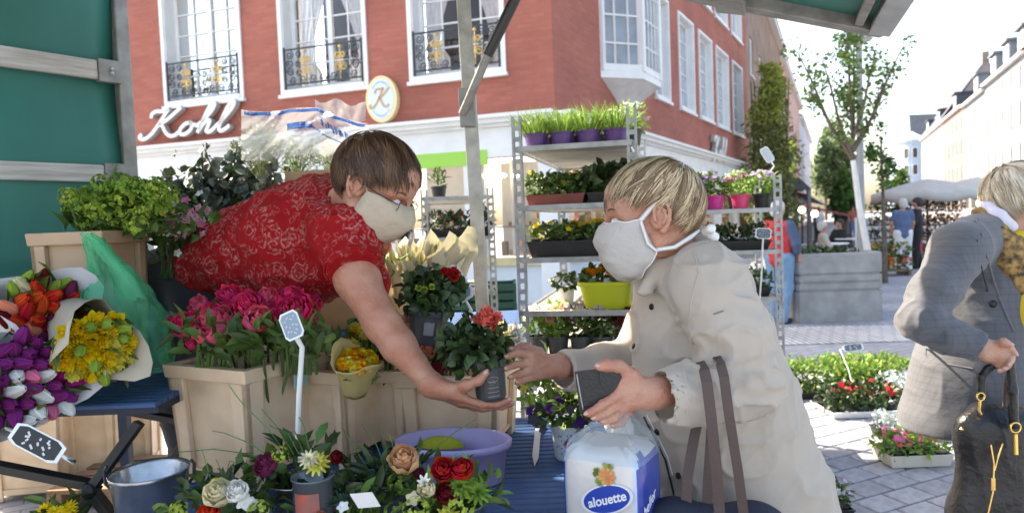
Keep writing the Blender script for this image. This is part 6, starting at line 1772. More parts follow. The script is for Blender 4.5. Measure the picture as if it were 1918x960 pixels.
# ================================================================== PEOPLE
def skin_mat(name, c):
    return mat(name, c, .5, var=.12, vscale=22, bump=.28, bscale=170, sss=.1, col2=tuple(x * y for x, y in zip(c, (.9, .70, .64))))
SKIN1 = skin_mat('skin_florist', (.48, .245, .165)); SKIN2 = skin_mat('skin_customer', (.52, .275, .19)); SKIN3 = skin_mat('skin_passer', (.56, .34, .25))
def head_frame(origin, fwd, up=(0, 0, 1), roll=0.):
    f = Vector(fwd).normalized(); l = Vector(up).cross(f).normalized(); u = f.cross(l)
    M = Matrix((f, l, u)).transposed().to_4x4()
    if roll: M = M @ Matrix.Rotation(roll, 4, 'X')
    return Matrix.Translation(origin) @ M
def head_prims(B, M):
    R3 = M.to_3x3()
    w = lambda *p: M @ Vector(p)
    B.ell(w(-.012, 0, .035), (.097, .076, .087), .02, R3)
    B.ell(w(.035, 0, -.02), (.058, .06, .085), .025, R3)
    for s in (-1, 1):
        B.cone(w(-.005, s * .05, -.055), w(.068, s * .012, -.104), .022, .018, .025)
        B.ell(w(.052, s * .038, -.03), .029, .02, R3)
        B.cone(w(.085, s * .012, .024), w(.068, s * .052, .02), .012, .01, .012)
    B.ell(w(.072, 0, -.104), .021, .02, R3)
    B.ell(w(.06, 0, .06), (.035, .05, .04), .03, R3)
    for s in (-1, 1): B.ell(w(.098, s * .033, .0), (.016, .018, .012), .014, R3, sub=True)
    B.cone(w(.094, 0, .012), w(.114, 0, -.026), .008, .0115, .012)
    for s in (-1, 1): B.ell(w(.104, s * .012, -.032), .0085, .008, R3)
    B.ell(w(.094, 0, -.06), (.011, .024, .0065), .006, R3); B.ell(w(.092, 0, -.072), (.011, .02, .007), .006, R3)
    for s in (-1, 1):
        E = R3 @ Matrix.Rotation(R(-14), 3, 'Y') @ Matrix.Rotation(R(-18 * s), 3, 'Z')
        B.ell(w(-.008, s * .074, -.004), (.018, .006, .026), .006, E)
def ears(person, M, m):
    for s in (-1, 1):
        B = Blob(); w = lambda x, z, y=.083: M @ Vector((x - .004, s * (y + .35 * max(0, -x - .008)), z))
        H = [(.004, .006), (.002, .018), (-.006, .028), (-.017, .031), (-.027, .024), (-.030, .008), (-.026, -.010), (-.019, -.024), (-.010, -.032)]
        B.chain([w(x, z) for x, z in H], [.0035] + [.0042] * 6 + [.0046, .0075], .003)
        B.chain([w(-.010, .020), w(-.019, .012), w(-.020, -.004), w(-.012, -.017)], [.003, .0036, .0036, .003], .003)
        B.cone(w(.004, .002), w(.003, -.008), .0042, .0042, .003)
        B.ell(w(-.013, 0, .0765), (.017, .004, .029), .004, M.to_3x3()); B.cone(w(-.006, -.004, .085), w(-.006, -.004, .07), .005, .005, .003, sub=True)
        link('ear', B.mesh('ear', .0017, m), person)
def nails(person, tips):
    m = mat('finger_nail', (.60, .36, .30), .25)
    for p0, p1, r in tips:
        d = (p1 - p0).normalized(); v = (Vector((0, 0, CAM_H)) - p1).normalized() + Vector((0, 0, .7)); n = (v - d * v.dot(d)).normalized(); sd_ = d.cross(n)
        mb = MB(); mb.ball(p1 + n * r * .62 + d * r * .25, (r * .62, r * .95, r * .42), 10, 6, M=Matrix((sd_, d, n)).transposed()); mb.build('nail', m, person, smooth=True)
TIPS = []
def eyes(person, M, iris=(.12, .16, .2)):
    for s in (-1, 1):
        mb = MB(); c = Vector((.081, s * .033, .0))
        mb.ball(c, .0125, 16, 12)
        me = mb.mesh('eye', [mat('eye_white', (.7, .67, .64), .2), mat('iris_%g' % iris[0], iris, .15), mat('pupil', (.005, .005, .005), .1)], True)
        for p in me.polygons:
            d = (p.center - c).normalized().x
            p.material_index = 2 if d > .975 else (1 if d > .88 else 0)
        me.transform(M); link('eye', me, person)
        mb = MB(); pts = [Vector((.094 - .014 * (k / 5) ** 2, s * (.016 + .036 * k / 5), .026 + .007 * math.sin(k / 5 * 2.6))) for k in range(6)]
        mb.tube(pts, [.002, .003, .003, .0028, .002, .001], 5); me = mb.mesh('eyebrow', MATS['brow']); me.transform(M); link('eyebrow', me, person)
def hair(person, M, lim, m, m2=None, n=1500, rad=(.116, .094, .112), cen=(-.016, 0, .03), tilt=-22, wid=.0042, seed=1, ln=(45, 85), sweep=.25, thick=.012):
    """cap plus many strand ribbons; lim(theta_deg) gives how far down (polar degrees) the hair reaches"""
    rg = random.Random(seed); T = Matrix.Rotation(R(tilt), 3, 'Y'); Ti = T.inverted(); C = Vector(cen)
    def sph(th, ph): return Vector((math.sin(ph) * math.cos(th), math.sin(ph) * math.sin(th), math.cos(ph)))
    def surf(d, s=1.): return C + Vector((d.x * rad[0], d.y * rad[1], d.z * rad[2])) * s
    mb = MB(); rows = []
    NT = 48
    for j in range(15):
        rows.append([surf(sph(2 * math.pi * k / NT, (j / 14) * R(lim(abs((math.degrees(2 * math.pi * k / NT) + 180) % 360 - 180)) - 3) + 1e-3), .955 - .02 * (j / 14)) for k in range(NT)])
    mb.grid(rows, True)
    me = mb.mesh('hair_cap', m, True); me.transform(M); cap = link('hair', me, person)
    sets = [MB(), MB()]
    NC = n // 13
    for c_ in range(NC):
        th0 = rg.uniform(-math.pi, math.pi); ph0 = math.acos(rg.uniform(-.25, 1)) if c_ % 4 else R(rg.uniform(2, 70))
        L0 = R(rg.uniform(*ln)); s0 = rg.uniform(.975, 1.05); dr0 = rg.uniform(-sweep, sweep); off = rg.gauss(0, 7.5); light = rg.random() < .38; curl = rg.uniform(-.02, .03)
        for i in range(13):
            mbs = sets[1] if (m2 and (light if rg.random() < .9 else rg.random() < .3)) else sets[0]
            th = th0 + rg.gauss(0, .09); ph = max(.02, ph0 + rg.gauss(0, .08)); L_ = L0 * rg.uniform(.9, 1.08); drift = dr0 + rg.gauss(0, .03) - .5 * (th - th0)
            pts = []; K = 8; e_ = rg.uniform(-2, 3); fly = rg.random() < .1
            for k in range(K + 1):
                q = T @ sph(th + drift * k / K, min(ph + L_ * k / K, math.pi * .98))
                hp = math.acos(max(-1, min(1, q.z))); ht = abs(math.degrees(math.atan2(q.y, q.x)))
                if math.degrees(hp) > lim(ht) + off + e_: break
                pts.append(surf(q, s0 + .010 * math.sin(k * .8 + c_) + curl * (k / K) ** 2 + rg.uniform(-.004, .004) + (.03 * (k / K) ** 2 if fly else 0)))
            if len(pts) < 3: continue
            sd = []
            for k, p in enumerate(pts):
                t = pts[min(k + 1, len(pts) - 1)] - pts[max(k - 1, 0)]; nn = (p - C).normalized()
                w = t.cross(nn).normalized() * wid * (.5 if k == 0 else (1 if k < len(pts) - 2 else (.6 if k < len(pts) - 1 else .1))) * rg.uniform(.7, 1.1)
                sd.append((p - w * .5, p + nn * wid * .22, p + w * .5))
            mbs.grid(sd)
    for k, (b, mm) in enumerate(zip(sets, (m, m2))):
        if b.v: me = b.mesh('strands', mm, True); me.transform(M); link('strands', me, cap)
    return cap
def lerp_table(tab):
    def f(x):
        for (a, va), (b, vb) in zip(tab, tab[1:]):
            if x <= b:
                t = max(0, min(1, (x - a) / (b - a))); t = t * t * (3 - 2 * t); return va + (vb - va) * t
        return tab[-1][1]
    return f
def mask(person, M, prof, side_top, side_bot, m, straps, label=None, pleat=0., strap_m=None, crease=.0):
    rows = []
    nU = 24
    for j in range(13):
        v = j / 12
        k = v * (len(prof) - 1); i = min(int(k), len(prof) - 2); t = k - i
        xc, zc = [prof[i][q] * (1 - t) + prof[i + 1][q] * t for q in (0, 1)]
        sx, sy, sz = [side_top[q] * (1 - v) + side_bot[q] * v for q in range(3)]
        row = []
        for u in range(nU + 1):
            a = (u / nU * 2 - 1); ca = math.cos(a * math.pi / 2); sa = math.sin(a * math.pi / 2)
            e = ca ** .85 if ca > 0 else 0
            wr = pleat * math.sin(v * 22 + 2 * abs(a)) * e + crease * math.sin(a * 9 + v * 7) * (1 - abs(a)) 
            row.append(Vector((sx + (xc - sx) * e + wr, sy * sa * (1 - .06 * (1 - abs(a))), sz + (zc - sz) * e ** .9 + .002 * math.sin(a * 14 + v * 5))))
        rows.append(row)
    mb = MB(); mb.grid(rows); me = mb.mesh('face_mask', m, True); me.transform(M); o = link('face_mask', me, person, solid=.0022, label=label)
    for e in (0, -1):
        mb = MB(); mb.tube([p for p in rows[e]], .0018, 5); me = mb.mesh('mask_hem', strap_m or m, True); me.transform(M); link('mask_hem', me, o)
    if not pleat:
        mb = MB(); mb.tube([r_[nU // 2] for r_ in rows], .0014, 5); me = mb.mesh('mask_seam', m, True); me.transform(M); link('mask_seam', me, o)
    for pts, w in straps:
        rr = []
        for k, p in enumerate(pts):
            t = Vector(pts[min(k + 1, len(pts) - 1)]) - Vector(pts[max(k - 1, 0)]); nn = Vector((0, Vector(p).y, 0)).normalized() if abs(p[1]) > .02 else Vector((-1, 0, 0))
            b = t.cross(nn).normalized() * w / 2; p = Vector(p); rr.append([p - b, p + nn * .0015, p + b, p - nn * .0015])
        mb = MB(); mb.grid(rr, True); me = mb.mesh('mask_strap', strap_m or m, True); me.transform(M); link('mask_strap', me, o)
    return o
def crease(v, sc, seed, p=3.):
    n = vnoise(v * np.array(sc)[None, :], seed); return (1 - np.abs(n)) ** p
mat('brow', (.12, .08, .05), .8)
HAIRB = mat('hair_brown', (.055, .024, .012), .42, island=.45, spec=.4); HAIRB2 = mat('hair_brown_light', (.14, .07, .036), .42, island=.4, spec=.4)
HAIRD = mat('hair_dark_blond', (.22, .14, .075), .42, island=.5, spec=.4); HAIRD2 = mat('hair_blond', (.56, .42, .26), .42, island=.35, spec=.4)
HAIRG = mat('hair_ash_blond', (.42, .34, .24), .45, island=.45, spec=.4); HAIRG2 = mat('hair_ash', (.62, .55, .44), .45, island=.3, spec=.4)

# ------------------------------------------------------------------ florist leaning over the table
fl_root = thing('person', 'person in red patterned shirt and face mask leaning over with a potted carnation', 'person', Vector((-1.03, 2.36, .36)))
MF = head_frame(P(704, 352, 1.8), (math.cos(R(32)) * math.cos(R(16)), -math.cos(R(32)) * math.sin(R(16)), -math.sin(R(32))))
B = Blob(); head_prims(B, MF)
nb = P(628, 400, 1.99)
B.cone(MF @ Vector((-.035, 0, -.045)), nb, .052, .062, .03)
B.chain([nb, P(560, 440, 2.05), P(470, 470, 2.15), P(400, 500, 2.24)], [.085, .10, .09, .06], .05)
S1 = P(648, 440, 1.81); E1 = P(716, 606, 1.67); W1 = P(808, 720, 1.60)
B.chain([nb, S1], [.07, .062], .04)
B.chain([S1, P(668, 520, 1.735), E1], [.056, .052, .043], .03)
B.chain([E1, E1.lerp(W1, .35) + Vector((0, -.004, -.002)), W1], [.042, .0395, .0245], .02)
B.cone(W1, P(862, 738, 1.575), .0245, .017, .015); B.cone(W1, P(866, 748, 1.605), .023, .016, .015); B.cone(W1, P(864, 752, 1.64), .022, .015, .015)
def finger(B, pts, r0, r1, k=.005):
    n = len(pts) - 1; TIPS.append((pts[-2], pts[-1], r1))
    B.chain(pts, [r0 + (r1 - r0) * i / n for i in range(n + 1)], k)
finger(B, [P(864, 744, 1.57), P(903, 757, 1.575), P(932, 757, 1.585), P(952, 749, 1.592)], .0098, .0075)
finger(B, [P(868, 751, 1.597), P(908, 763, 1.60), P(940, 761, 1.606), P(958, 755, 1.61)], .0098, .0075)
finger(B, [P(866, 754, 1.62), P(903, 765, 1.625), P(932, 763, 1.63)], .0092, .0072)
finger(B, [P(860, 755, 1.64), P(888, 764, 1.65), P(912, 763, 1.655)], .0085, .0066)
finger(B, [P(838, 728, 1.585), P(872, 722, 1.556), P(897, 712, 1.548), P(910, 698, 1.55)], .0135, .0088, .012)
# far arm to the second pot
S2 = P(640, 430, 2.10); E2 = P(700, 590, 2.02); W2 = P(752, 610, 1.90)
B.chain([nb, S2, P(670, 520, 2.07), E2, W2], [.07, .06, .052, .044, .027], .03)
B.cone(W2, P(772, 618, 1.87), .025, .02, .015)
for k, (y0, D0) in enumerate(((598, 1.84), (612, 1.83), (626, 1.835), (638, 1.84))):
    finger(B, [P(772, y0 + 6, 1.87), P(790, y0, 1.875), P(806, y0 + 2, 1.865)], .0095, .0075)
finger(B, [P(762, 600, 1.88), P(764, 590, 1.845), P(776, 586, 1.805)], .012, .0085, .01)
me = B.mesh('body', .0037, SKIN1, disp=lambda v: .0010 * vnoise(v * 45, 3) + .0007 * (crease(v, (100, 100, 130), 6, 4) - .3), smooth_it=1)
link('body', me, fl_root)
eyes(fl_root, MF, (.1, .12, .1)); ears(fl_root, MF, SKIN1); nails(fl_root, TIPS); TIPS.clear()
limF = lerp_table([(0, 70), (20, 72), (40, 78), (58, 90), (74, 100), (88, 97), (100, 112), (116, 138), (140, 150), (180, 152)])
hair(fl_root, MF, limF, HAIRB, HAIRB2, 4600, (.115, .095, .106), (-.016, 0, .03), -38, .0024, 5, (50, 100), .5)
mb_ = None
MASKC = mat('cream_cotton_mask', (.50, .42, .32), .9, bump=.8, bscale=34, var=.06)
mask(fl_root, MF, [(.108, .004), (.132, -.022), (.138, -.04), (.118, -.085), (.082, -.126), (.05, -.128)], (.018, .079, .0), (.0, .07, -.085), MASKC,
     [([(.018, s * .079, .0), (.0, s * .085, .022), (-.015, s * .087, .03), (-.03, s * .085, .01)], .006) for s in (-1, 1)], crease=.0045)
# glasses
GLF = mat('glasses_frame', (.02, .02, .025), .3)
for s in (-1, 1):
    mb = MB(); mb.tube([Vector((.104 - .006 * abs(math.sin(a)) , s * .034 + .023 * math.cos(a), .0 + .016 * math.sin(a))) for a in [2 * math.pi * k / 20 for k in range(21)]], .0011, 5, False)
    mb.tube([Vector((.1, s * .057, .006)), Vector((.05, s * .078, .008)), Vector((-.01, s * .085, .012))], .0012, 5); me = mb.mesh('glasses', GLF, True); me.transform(MF); link('glasses', me, fl_root)
# red shirt with pale line flowers
def floral():
    m = mat('red_floral_cotton', (.26, .012, .014), .85, spec=.2, bump=.12, bscale=300)
    nt = m.node_tree; N = nt.nodes; L = nt.links; b = N['Principled BSDF']
    tc = N.new('ShaderNodeTexCoord'); mp = N.new('ShaderNodeMapping'); mp.inputs['Scale'].default_value = (1, 1, 1)
    L.new(tc.outputs['Object'], mp.inputs[0])
    ns = N.new('ShaderNodeTexNoise'); ns.inputs['Scale'].default_value = 60; ns.inputs['Detail'].default_value = 2; L.new(mp.outputs[0], ns.inputs['Vector'])
    ad = N.new('ShaderNodeMix'); ad.data_type = 'RGBA'; ad.blend_type = 'ADD'; ad.inputs[0].default_value = .018
    L.new(mp.outputs[0], ad.inputs[6]); L.new(ns.outputs['Color'], ad.inputs[7])
    def ring(scale, lo, hi, seedv):
        v = N.new('ShaderNodeTexVoronoi'); v.feature = 'F1'; v.inputs['Scale'].default_value = scale
        L.new(ad.outputs[2], v.inputs['Vector'])
        w = N.new('ShaderNodeTexWave'); 
        cr = N.new('ShaderNodeValToRGB'); e = cr.color_ramp.elements; e[0].position = lo; e[0].color = (0, 0, 0, 1); e[1].position = (lo + hi) / 2; e[1].color = (1, 1, 1, 1)
        x = cr.color_ramp.elements.new(hi); x.color = (0, 0, 0, 1)
        L.new(v.outputs['Distance'], cr.inputs[0]); N.remove(w); return cr.outputs[0], v
    r1_, v1 = ring(20, .20, .36, 0); r2_, v2 = ring(20, .42, .54, 1); r3_, v3 = ring(46, .28, .48, 2)
    n2 = N.new('ShaderNodeTexNoise'); n2.inputs['Scale'].default_value = 90; L.new(mp.outputs[0], n2.inputs['Vector'])
    gt = N.new('ShaderNodeMapRange'); gt.inputs[1].default_value = .40; gt.inputs[2].default_value = .54; L.new(n2.outputs[0], gt.inputs[0])
    n3 = N.new('ShaderNodeTexNoise'); n3.inputs['Scale'].default_value = 13; L.new(mp.outputs[0], n3.inputs['Vector'])
    g3 = N.new('ShaderNodeMapRange'); g3.inputs[1].default_value = .36; g3.inputs[2].default_value = .5; L.new(n3.outputs[0], g3.inputs[0])
    def mth(op, a, bb):
        q = N.new('ShaderNodeMath'); q.operation = op
        for i, z in enumerate((a, bb)):
            if isinstance(z, float): q.inputs[i].default_value = z
            else: L.new(z, q.inputs[i])
        return q.outputs[0]
    s = mth('MAXIMUM', mth('MAXIMUM', r1_, r2_), mth('MULTIPLY', r3_, .5)); s = mth('MULTIPLY', mth('MULTIPLY', s, gt.outputs[0]), g3.outputs[0]); s = mth('MULTIPLY', s, 1.0)
    mx = N.new('ShaderNodeMix'); mx.data_type = 'RGBA'; mx.inputs[6].default_value = (.30, .006, .009, 1); mx.inputs[7].default_value = (.46, .17, .15, 1)
    L.new(s, mx.inputs[0]); L.new(mx.outputs[2], b.inputs['Base Color'])
    return m
B = Blob(); lat = np.array((.5, .866, 0))
B.chain([P(345, 502, 2.30), P(405, 490, 2.23), P(480, 470, 2.15), P(560, 445, 2.06), P(620, 425, 1.99)], [.088, .115, .142, .148, .120], .06, (lat, 1.08))
B.ell(P(600, 398, 2.0), .105, .06); B.cone(P(560, 515, 2.02), P(620, 495, 1.96), .105, .092, .06)
B.chain([P(628, 410, 1.95), P(650, 440, 1.80), P(662, 503, 1.715)], [.09, .082, .068], .05)
B.chain([P(628, 410, 2.02), P(640, 440, 2.11), P(690, 530, 2.06)], [.09, .082, .066], .05)
B.cone(MF @ Vector((-.04, 0, -.1)), MF @ Vector((-.0, 0, -.0)), .055, .06, .012, sub=True)     # neck opening
def hem1(x, y, z):
    a = P(655, 470, 1.75); d = (P(662, 503, 1.715) - P(650, 440, 1.80)).normalized(); c = P(662, 503, 1.715)
    s1 = (x - c.x) * d.x + (y - c.y) * d.y + (z - c.z) * d.z
    near = ((x - c.x) ** 2 + (y - c.y) ** 2 + (z - c.z) ** 2) < .16 ** 2
    return np.where(near, s1 - .004, -1.)
def dispF(v):
    d = .0040 * vnoise(v * 11, 1) + .0095 * (crease(v, (15, 13, 26), 5, 4) - .3) + .0045 * (crease(v, (30, 30, 14), 9, 4) - .3)
    c_ = np.array(P(662, 503, 1.715)); return d * np.clip((np.linalg.norm(v - c_, axis=1) - .06) / .06, .15, 1)
me = B.mesh('shirt', .0052, floral(), disp=dispF, cut=hem1, smooth_it=2)
link('shirt', me, fl_root)
mb = MB()    # placket seam and sleeve hem
c = P(662, 503, 1.715); d = (P(662, 503, 1.715) - P(650, 440, 1.80)).normalized(); x, y, _ = frame_of(d)
mb.tube([c - d * .004 + (x * math.cos(a) + y * math.sin(a)) * .070 for a in [2 * math.pi * k / 28 for k in range(29)]], .0032, 6, False)
mb.build('sleeve_hem', MATS['red_floral_cotton'], fl_root, smooth=True)
DEN = mat('dark_denim', (.018, .021, .028), .85, var=.3, vscale=8, bump=.25, bscale=260, sheen=.2)
B = Blob()
B.chain([P(325, 545, 2.32), P(315, 610, 2.34)], [.15, .155], .05, (lat, 1.15))
hipL = P(300, 625, 2.28); hipR = P(345, 625, 2.42)
for hp, fx in ((hipL, -1.12), (hipR, -.95)): B.chain([hp, Vector((fx, 2.34, .85)), Vector((fx - .02, 2.38, .44))], [.1, .075, .055], .04)
B.cone(P(345, 505, 2.26), P(380, 560, 2.2), .10, .10, .03)
me = B.mesh('trousers', .009, DEN, disp=lambda v: .006 * (crease(v, (14, 14, 20), 8, 3) - .3), smooth_it=1); link('trousers', me, fl_root)
for fx in (-1.14, -.97):
    B = Blob(); B.cone((fx, 2.38, .41), (fx + .02, 2.25, .395), .038, .032, .02); B.cone((fx, 2.38, .46), (fx, 2.38, .41), .045, .04, .02)
    link('shoe', B.mesh('shoe', .008, BLACKP), fl_root)

# ------------------------------------------------------------------ customer in the beige coat
cu = thing('person', 'person in pale beige coat and white face mask holding black wallet and tissue pack', 'person', Vector((.52, 1.68, 0)))
MC = head_frame(P(1219, 407, 1.6), (-math.cos(R(7)) * math.cos(R(6)), math.sin(R(6)), -math.sin(R(7))))
B = Blob(); head_prims(B, MC)
nb = P(1268, 500, 1.68)
B.cone(MC @ Vector((-.03, 0, -.05)), nb, .05, .062, .03)
B.chain([nb, P(1300, 620, 1.68), P(1330, 760, 1.68)], [.09, .12, .13], .05)
S1 = P(1325, 525, 1.53); E1 = P(1372, 705, 1.47); W1 = P(1228, 735, 1.40)
B.chain([nb, S1, E1], [.07, .055, .042], .03); B.chain([E1, W1], [.042, .0275], .02)
for (x1, y1, D1) in ((1166, 712, 1.374), (1160, 735, 1.372), (1163, 757, 1.376)): B.cone(W1, P(x1, y1, D1), .0275, .0175, .015)
finger(B, [P(1186, 703, 1.378), P(1158, 686, 1.366), P(1135, 683, 1.358), P(1121, 686, 1.352)], .0150, .0085, .012)
finger(B, [P(1160, 736, 1.366), P(1130, 757, 1.350), P(1101, 774, 1.345)], .0112, .0078)
finger(B, [P(1160, 752, 1.370), P(1137, 771, 1.357), P(1114, 782, 1.352)], .0112, .0078)
finger(B, [P(1166, 764, 1.378), P(1149, 783, 1.368), P(1130, 789, 1.362)], .0105, .0075)
finger(B, [P(1176, 772, 1.388), P(1164, 790, 1.382), P(1149, 796, 1.376)], .0095, .0070)
S2 = P(1250, 530, 1.85); E2 = P(1200, 670, 1.88); W2 = P(1046, 686, 1.715)
B.chain([nb, S2, E2, W2], [.07, .055, .042, .027], .03)
for (x1, y1, D1) in ((992, 665, 1.655), (992, 685, 1.655), (998, 700, 1.665)): B.cone(W2, P(x1, y1, D1), .025, .016, .015)
finger(B, [P(992, 664, 1.652), P(968, 660, 1.628), P(948, 668, 1.606)], .0105, .0075)
finger(B, [P(990, 680, 1.652), P(964, 682, 1.624), P(947, 690, 1.598)], .0105, .0075)
finger(B, [P(994, 694, 1.658), P(970, 700, 1.630), P(955, 706, 1.604)], .0098, .0072)
finger(B, [P(1000, 704, 1.668), P(982, 712, 1.642), P(968, 716, 1.622)], .009, .0066)
finger(B, [P(1010, 658, 1.685), P(980, 650, 1.682), P(957, 655, 1.662)], .0125, .0085, .01)
me = B.mesh('body', .0037, SKIN2, disp=lambda v: .0011 * vnoise(v * 60, 3) + .0010 * (crease(v, (90, 90, 130), 6, 4) - .3), smooth_it=1)
link('body', me, cu)
eyes(cu, MC, (.14, .2, .26)); ears(cu, MC, SKIN2); nails(cu, TIPS); TIPS.clear()
limC = lerp_table([(0, 78), (15, 78), (40, 76), (62, 83), (80, 86), (94, 90), (108, 118), (135, 136), (180, 138)])
hair(cu, MC, limC, HAIRD, HAIRD2, 5000, (.112, .092, .104), (-.014, 0, .03), -42, .0023, 9, (45, 90), .55)
MASKW = mat('white_cotton_mask', (.50, .47, .44), .9, bump=.8, bscale=34, var=.05)
STRAPW = mat('white_tape', (.78, .76, .74), .8)
mask(cu, MC, [(.105, .004), (.128, -.015), (.134, -.045), (.130, -.085), (.105, -.128), (.06, -.138)], (.030, .077, -.002), (.005, .068, -.078), MASKW,
     [([(.030, s * .077, -.002), (.008, s * .083, .018), (-.012, s * .088, .034)], .012) for s in (-1, 1)] + [([(.03, s * .078, -.004), (.026, s * .080, -.03), (.022, s * .076, -.055), (.004, s * .07, -.076)], .008) for s in (-1, 1)] + [([(.008, s * .068, -.072), (-.035, s * .072, -.072), (-.075, s * .062, -.055), (-.10, s * .03, -.045)], .010) for s in (-1, 1)], pleat=.0032, crease=.005, strap_m=STRAPW)
B = Blob(); B.cone(MC @ Vector((-.112, .02, -.05)), MC @ Vector((-.128, .03, -.065)), .009, .012, .01); B.cone(MC @ Vector((-.112, .02, -.05)), MC @ Vector((-.122, .045, -.045)), .008, .011, .01)
link('mask_bow', B.mesh('mask_bow', .003, STRAPW), cu)
# coat
COAT = mat('beige_coat_cloth', (.47, .405, .34), .8, sheen=.15, bump=.3, bscale=17, var=.06, vscale=3)
B = Blob(); depth = np.array((0, 1., 0))
B.chain([P(1268, 505, 1.68), P(1300, 560, 1.68), P(1312, 640, 1.68), P(1335, 720, 1.68), P(1350, 800, 1.69), P(1395, 960, 1.70), P(1415, 1120, 1.71), P(1420, 1260, 1.71)], [.095, .127, .153, .170, .190, .206, .215, .22], .06, (depth, .92))
B.chain([P(1275, 500, 1.66), P(1328, 530, 1.53)], [.085, .076], .05)
B.chain([P(1330, 528, 1.52), P(1368, 625, 1.47), P(1388, 712, 1.455)], [.080, .073, .067], .04)
B.chain([P(1388, 712, 1.455), P(1320, 735, 1.42), P(1250, 742, 1.395)], [.067, .061, .057], .03)
B.chain([P(1262, 500, 1.75), P(1245, 535, 1.86), P(1200, 665, 1.88)], [.085, .075, .066], .05)
B.chain([P(1200, 665, 1.88), P(1120, 690, 1.79), P(1056, 694, 1.722)], [.066, .055, .050], .03)
# stand collar
ring = [P(1210, 520, 1.66), P(1222, 505, 1.585), P(1262, 475, 1.575), P(1300, 452, 1.62), P(1312, 446, 1.69), P(1290, 460, 1.76), P(1250, 490, 1.79), P(1215, 515, 1.75)]
for k in range(7): B.cone(ring[k], ring[k + 1], .020, .020, .02)
B.chain([P(1222, 505, 1.585), P(1206, 545, 1.575)], [.020, .016], .02)
B.cone(MC @ Vector((-.035, 0, -.06)), P(1262, 510, 1.67), .048, .052, .012, sub=True)
def cuffs(x, y, z):
    r = np.full(np.broadcast(x, y, z).shape, -1.)
    for e, s in ((P(1238, 743, 1.39), P(1300, 738, 1.41)), (P(1054, 694, 1.72), P(1120, 690, 1.79))):
        d = (e - s).normalized(); t = (x - e.x) * d.x + (y - e.y) * d.y + (z - e.z) * d.z
        near = ((x - e.x) ** 2 + (y - e.y) ** 2 + (z - e.z) ** 2) < .13 ** 2
        r = np.where(near, np.maximum(r, t), r)
    for e, s in ((P(1248, 742, 1.394), P(1300, 738, 1.41)), (P(1062, 694, 1.73), P(1120, 690, 1.79))):   # hollow cuff
        a = np.array(s); b = np.array(e + (e - s) * .6); ba = b - a
        t = np.clip(((x - a[0]) * ba[0] + (y - a[1]) * ba[1] + (z - a[2]) * ba[2]) / (ba @ ba), .62, 1.2)
        dd = np.sqrt((x - a[0] - t * ba[0]) ** 2 + (y - a[1] - t * ba[1]) ** 2 + (z - a[2] - t * ba[2]) ** 2)
        r = np.maximum(r, (.050 if e.x > .2 else .042) - dd)
    return r
elb = np.array(P(1385, 700, 1.45)); strapc = np.array(P(1335, 690, 1.40))
def dispC(v):
    z = v[:, 2]; low = np.clip((1.12 - z) / .35, 0, 1)
    de = np.linalg.norm(v - elb, axis=1); we = np.exp(-(de / .13) ** 2)
    ds = np.linalg.norm(v - strapc, axis=1); ws = np.exp(-(ds / .07) ** 2)
    d = .0045 * vnoise(v * 9, 2) + .0085 * (crease(v, (11, 11, 15), 5, 6) - .2)
    d += low * .012 * vnoise(v * np.array((15, 15, 2.2))[None, :], 7) + low * .016 * (crease(v, (10, 10, 1.5), 17, 4) - .25)
    rot = np.stack([v[:, 0] * .7 + v[:, 2] * .7, v[:, 1], v[:, 2] * .7 - v[:, 0] * .7], 1)
    d += .009 * (1 - low) * (crease(rot, (5, 7, 17), 23, 6) - .18)
    d += we * .017 * (crease(v, (26, 20, 34), 11, 4) - .35)
    d += ws * (-.012 + .008 * crease(v, (60, 30, 20), 13, 3))
    return d
me = B.mesh('coat', .0056, COAT, disp=dispC, cut=cuffs, smooth_it=2)
coat = link('coat', me, cu)
def on_coat(px, py, lift=.002):
    """nearest coat surface point straight along the sight line of a pixel"""
    o = Vector((0, 0, CAM_H)); d = ray(px, py).normalized()
    h, loc, nrm, _ = coat_bvh.ray_cast(o, d) if False else (None, *coat_bvh.ray_cast(o, d)[:2], None)
    return (loc, nrm) if loc else (None, None)
from mathutils.bvhtree import BVHTree
coat_bvh = BVHTree.FromPolygons([v.co.copy() for v in me.vertices], [tuple(p.vertices) for p in me.polygons])
BTN = mat('dark_snap', (.02, .018, .02), .3, metal=.4); PIPE = mat('navy_piping', (.018, .018, .035), .7); PIPEW = mat('white_piping', (.75, .75, .78), .7)
for (px, py) in ((1221, 574), (1188, 648), (1231, 808), (1271, 890)):
    p, n = on_coat(px, py)
    if p is None: continue
    mb = MB(); x, y, z = frame_of(n if n.dot(ray(px, py)) < 0 else -n); 
    rows = [[p + (x * math.cos(a) + y * math.sin(a)) * r_ + z * h_ for a in [2 * math.pi * k / 14 for k in range(14)]] for r_, h_ in ((.0075, 0), (.0075, .003), (.005, .0045), (.0005, .0045))]
    mb.grid(rows, True); mb.build('snap_button', BTN, cu, smooth=True)
def seam(name, pix, m, r, off=.001):
    pts = []
    for a, b in zip(pix, pix[1:]):
        for k in range(5):
            t = k / 5; p, n = on_coat(a[0] + (b[0] - a[0]) * t, a[1] + (b[1] - a[1]) * t)
            if p is not None and (not pts or (p - pts[-1]).length < .12): pts.append(p - ray(*a).normalized() * off)
    if len(pts) > 2:
        mb = MB(); mb.tube(pts, r, 6); mb.build(name, m, cu, smooth=True)
seam('collar_piping', [(1185, 552), (1205, 575), (1216, 600), (1208, 622)], PIPE, .0028)
seam('collar_piping', [(1190, 548), (1212, 570), (1222, 590)], PIPEW, .0015, .002)
seam('front_piping', [(1206, 780), (1226, 818), (1246, 860), (1256, 900), (1268, 950)], PIPE, .0026)
seam('front_piping', [(1211, 776), (1231, 814), (1251, 856), (1262, 898)], PIPEW, .0014, .002)
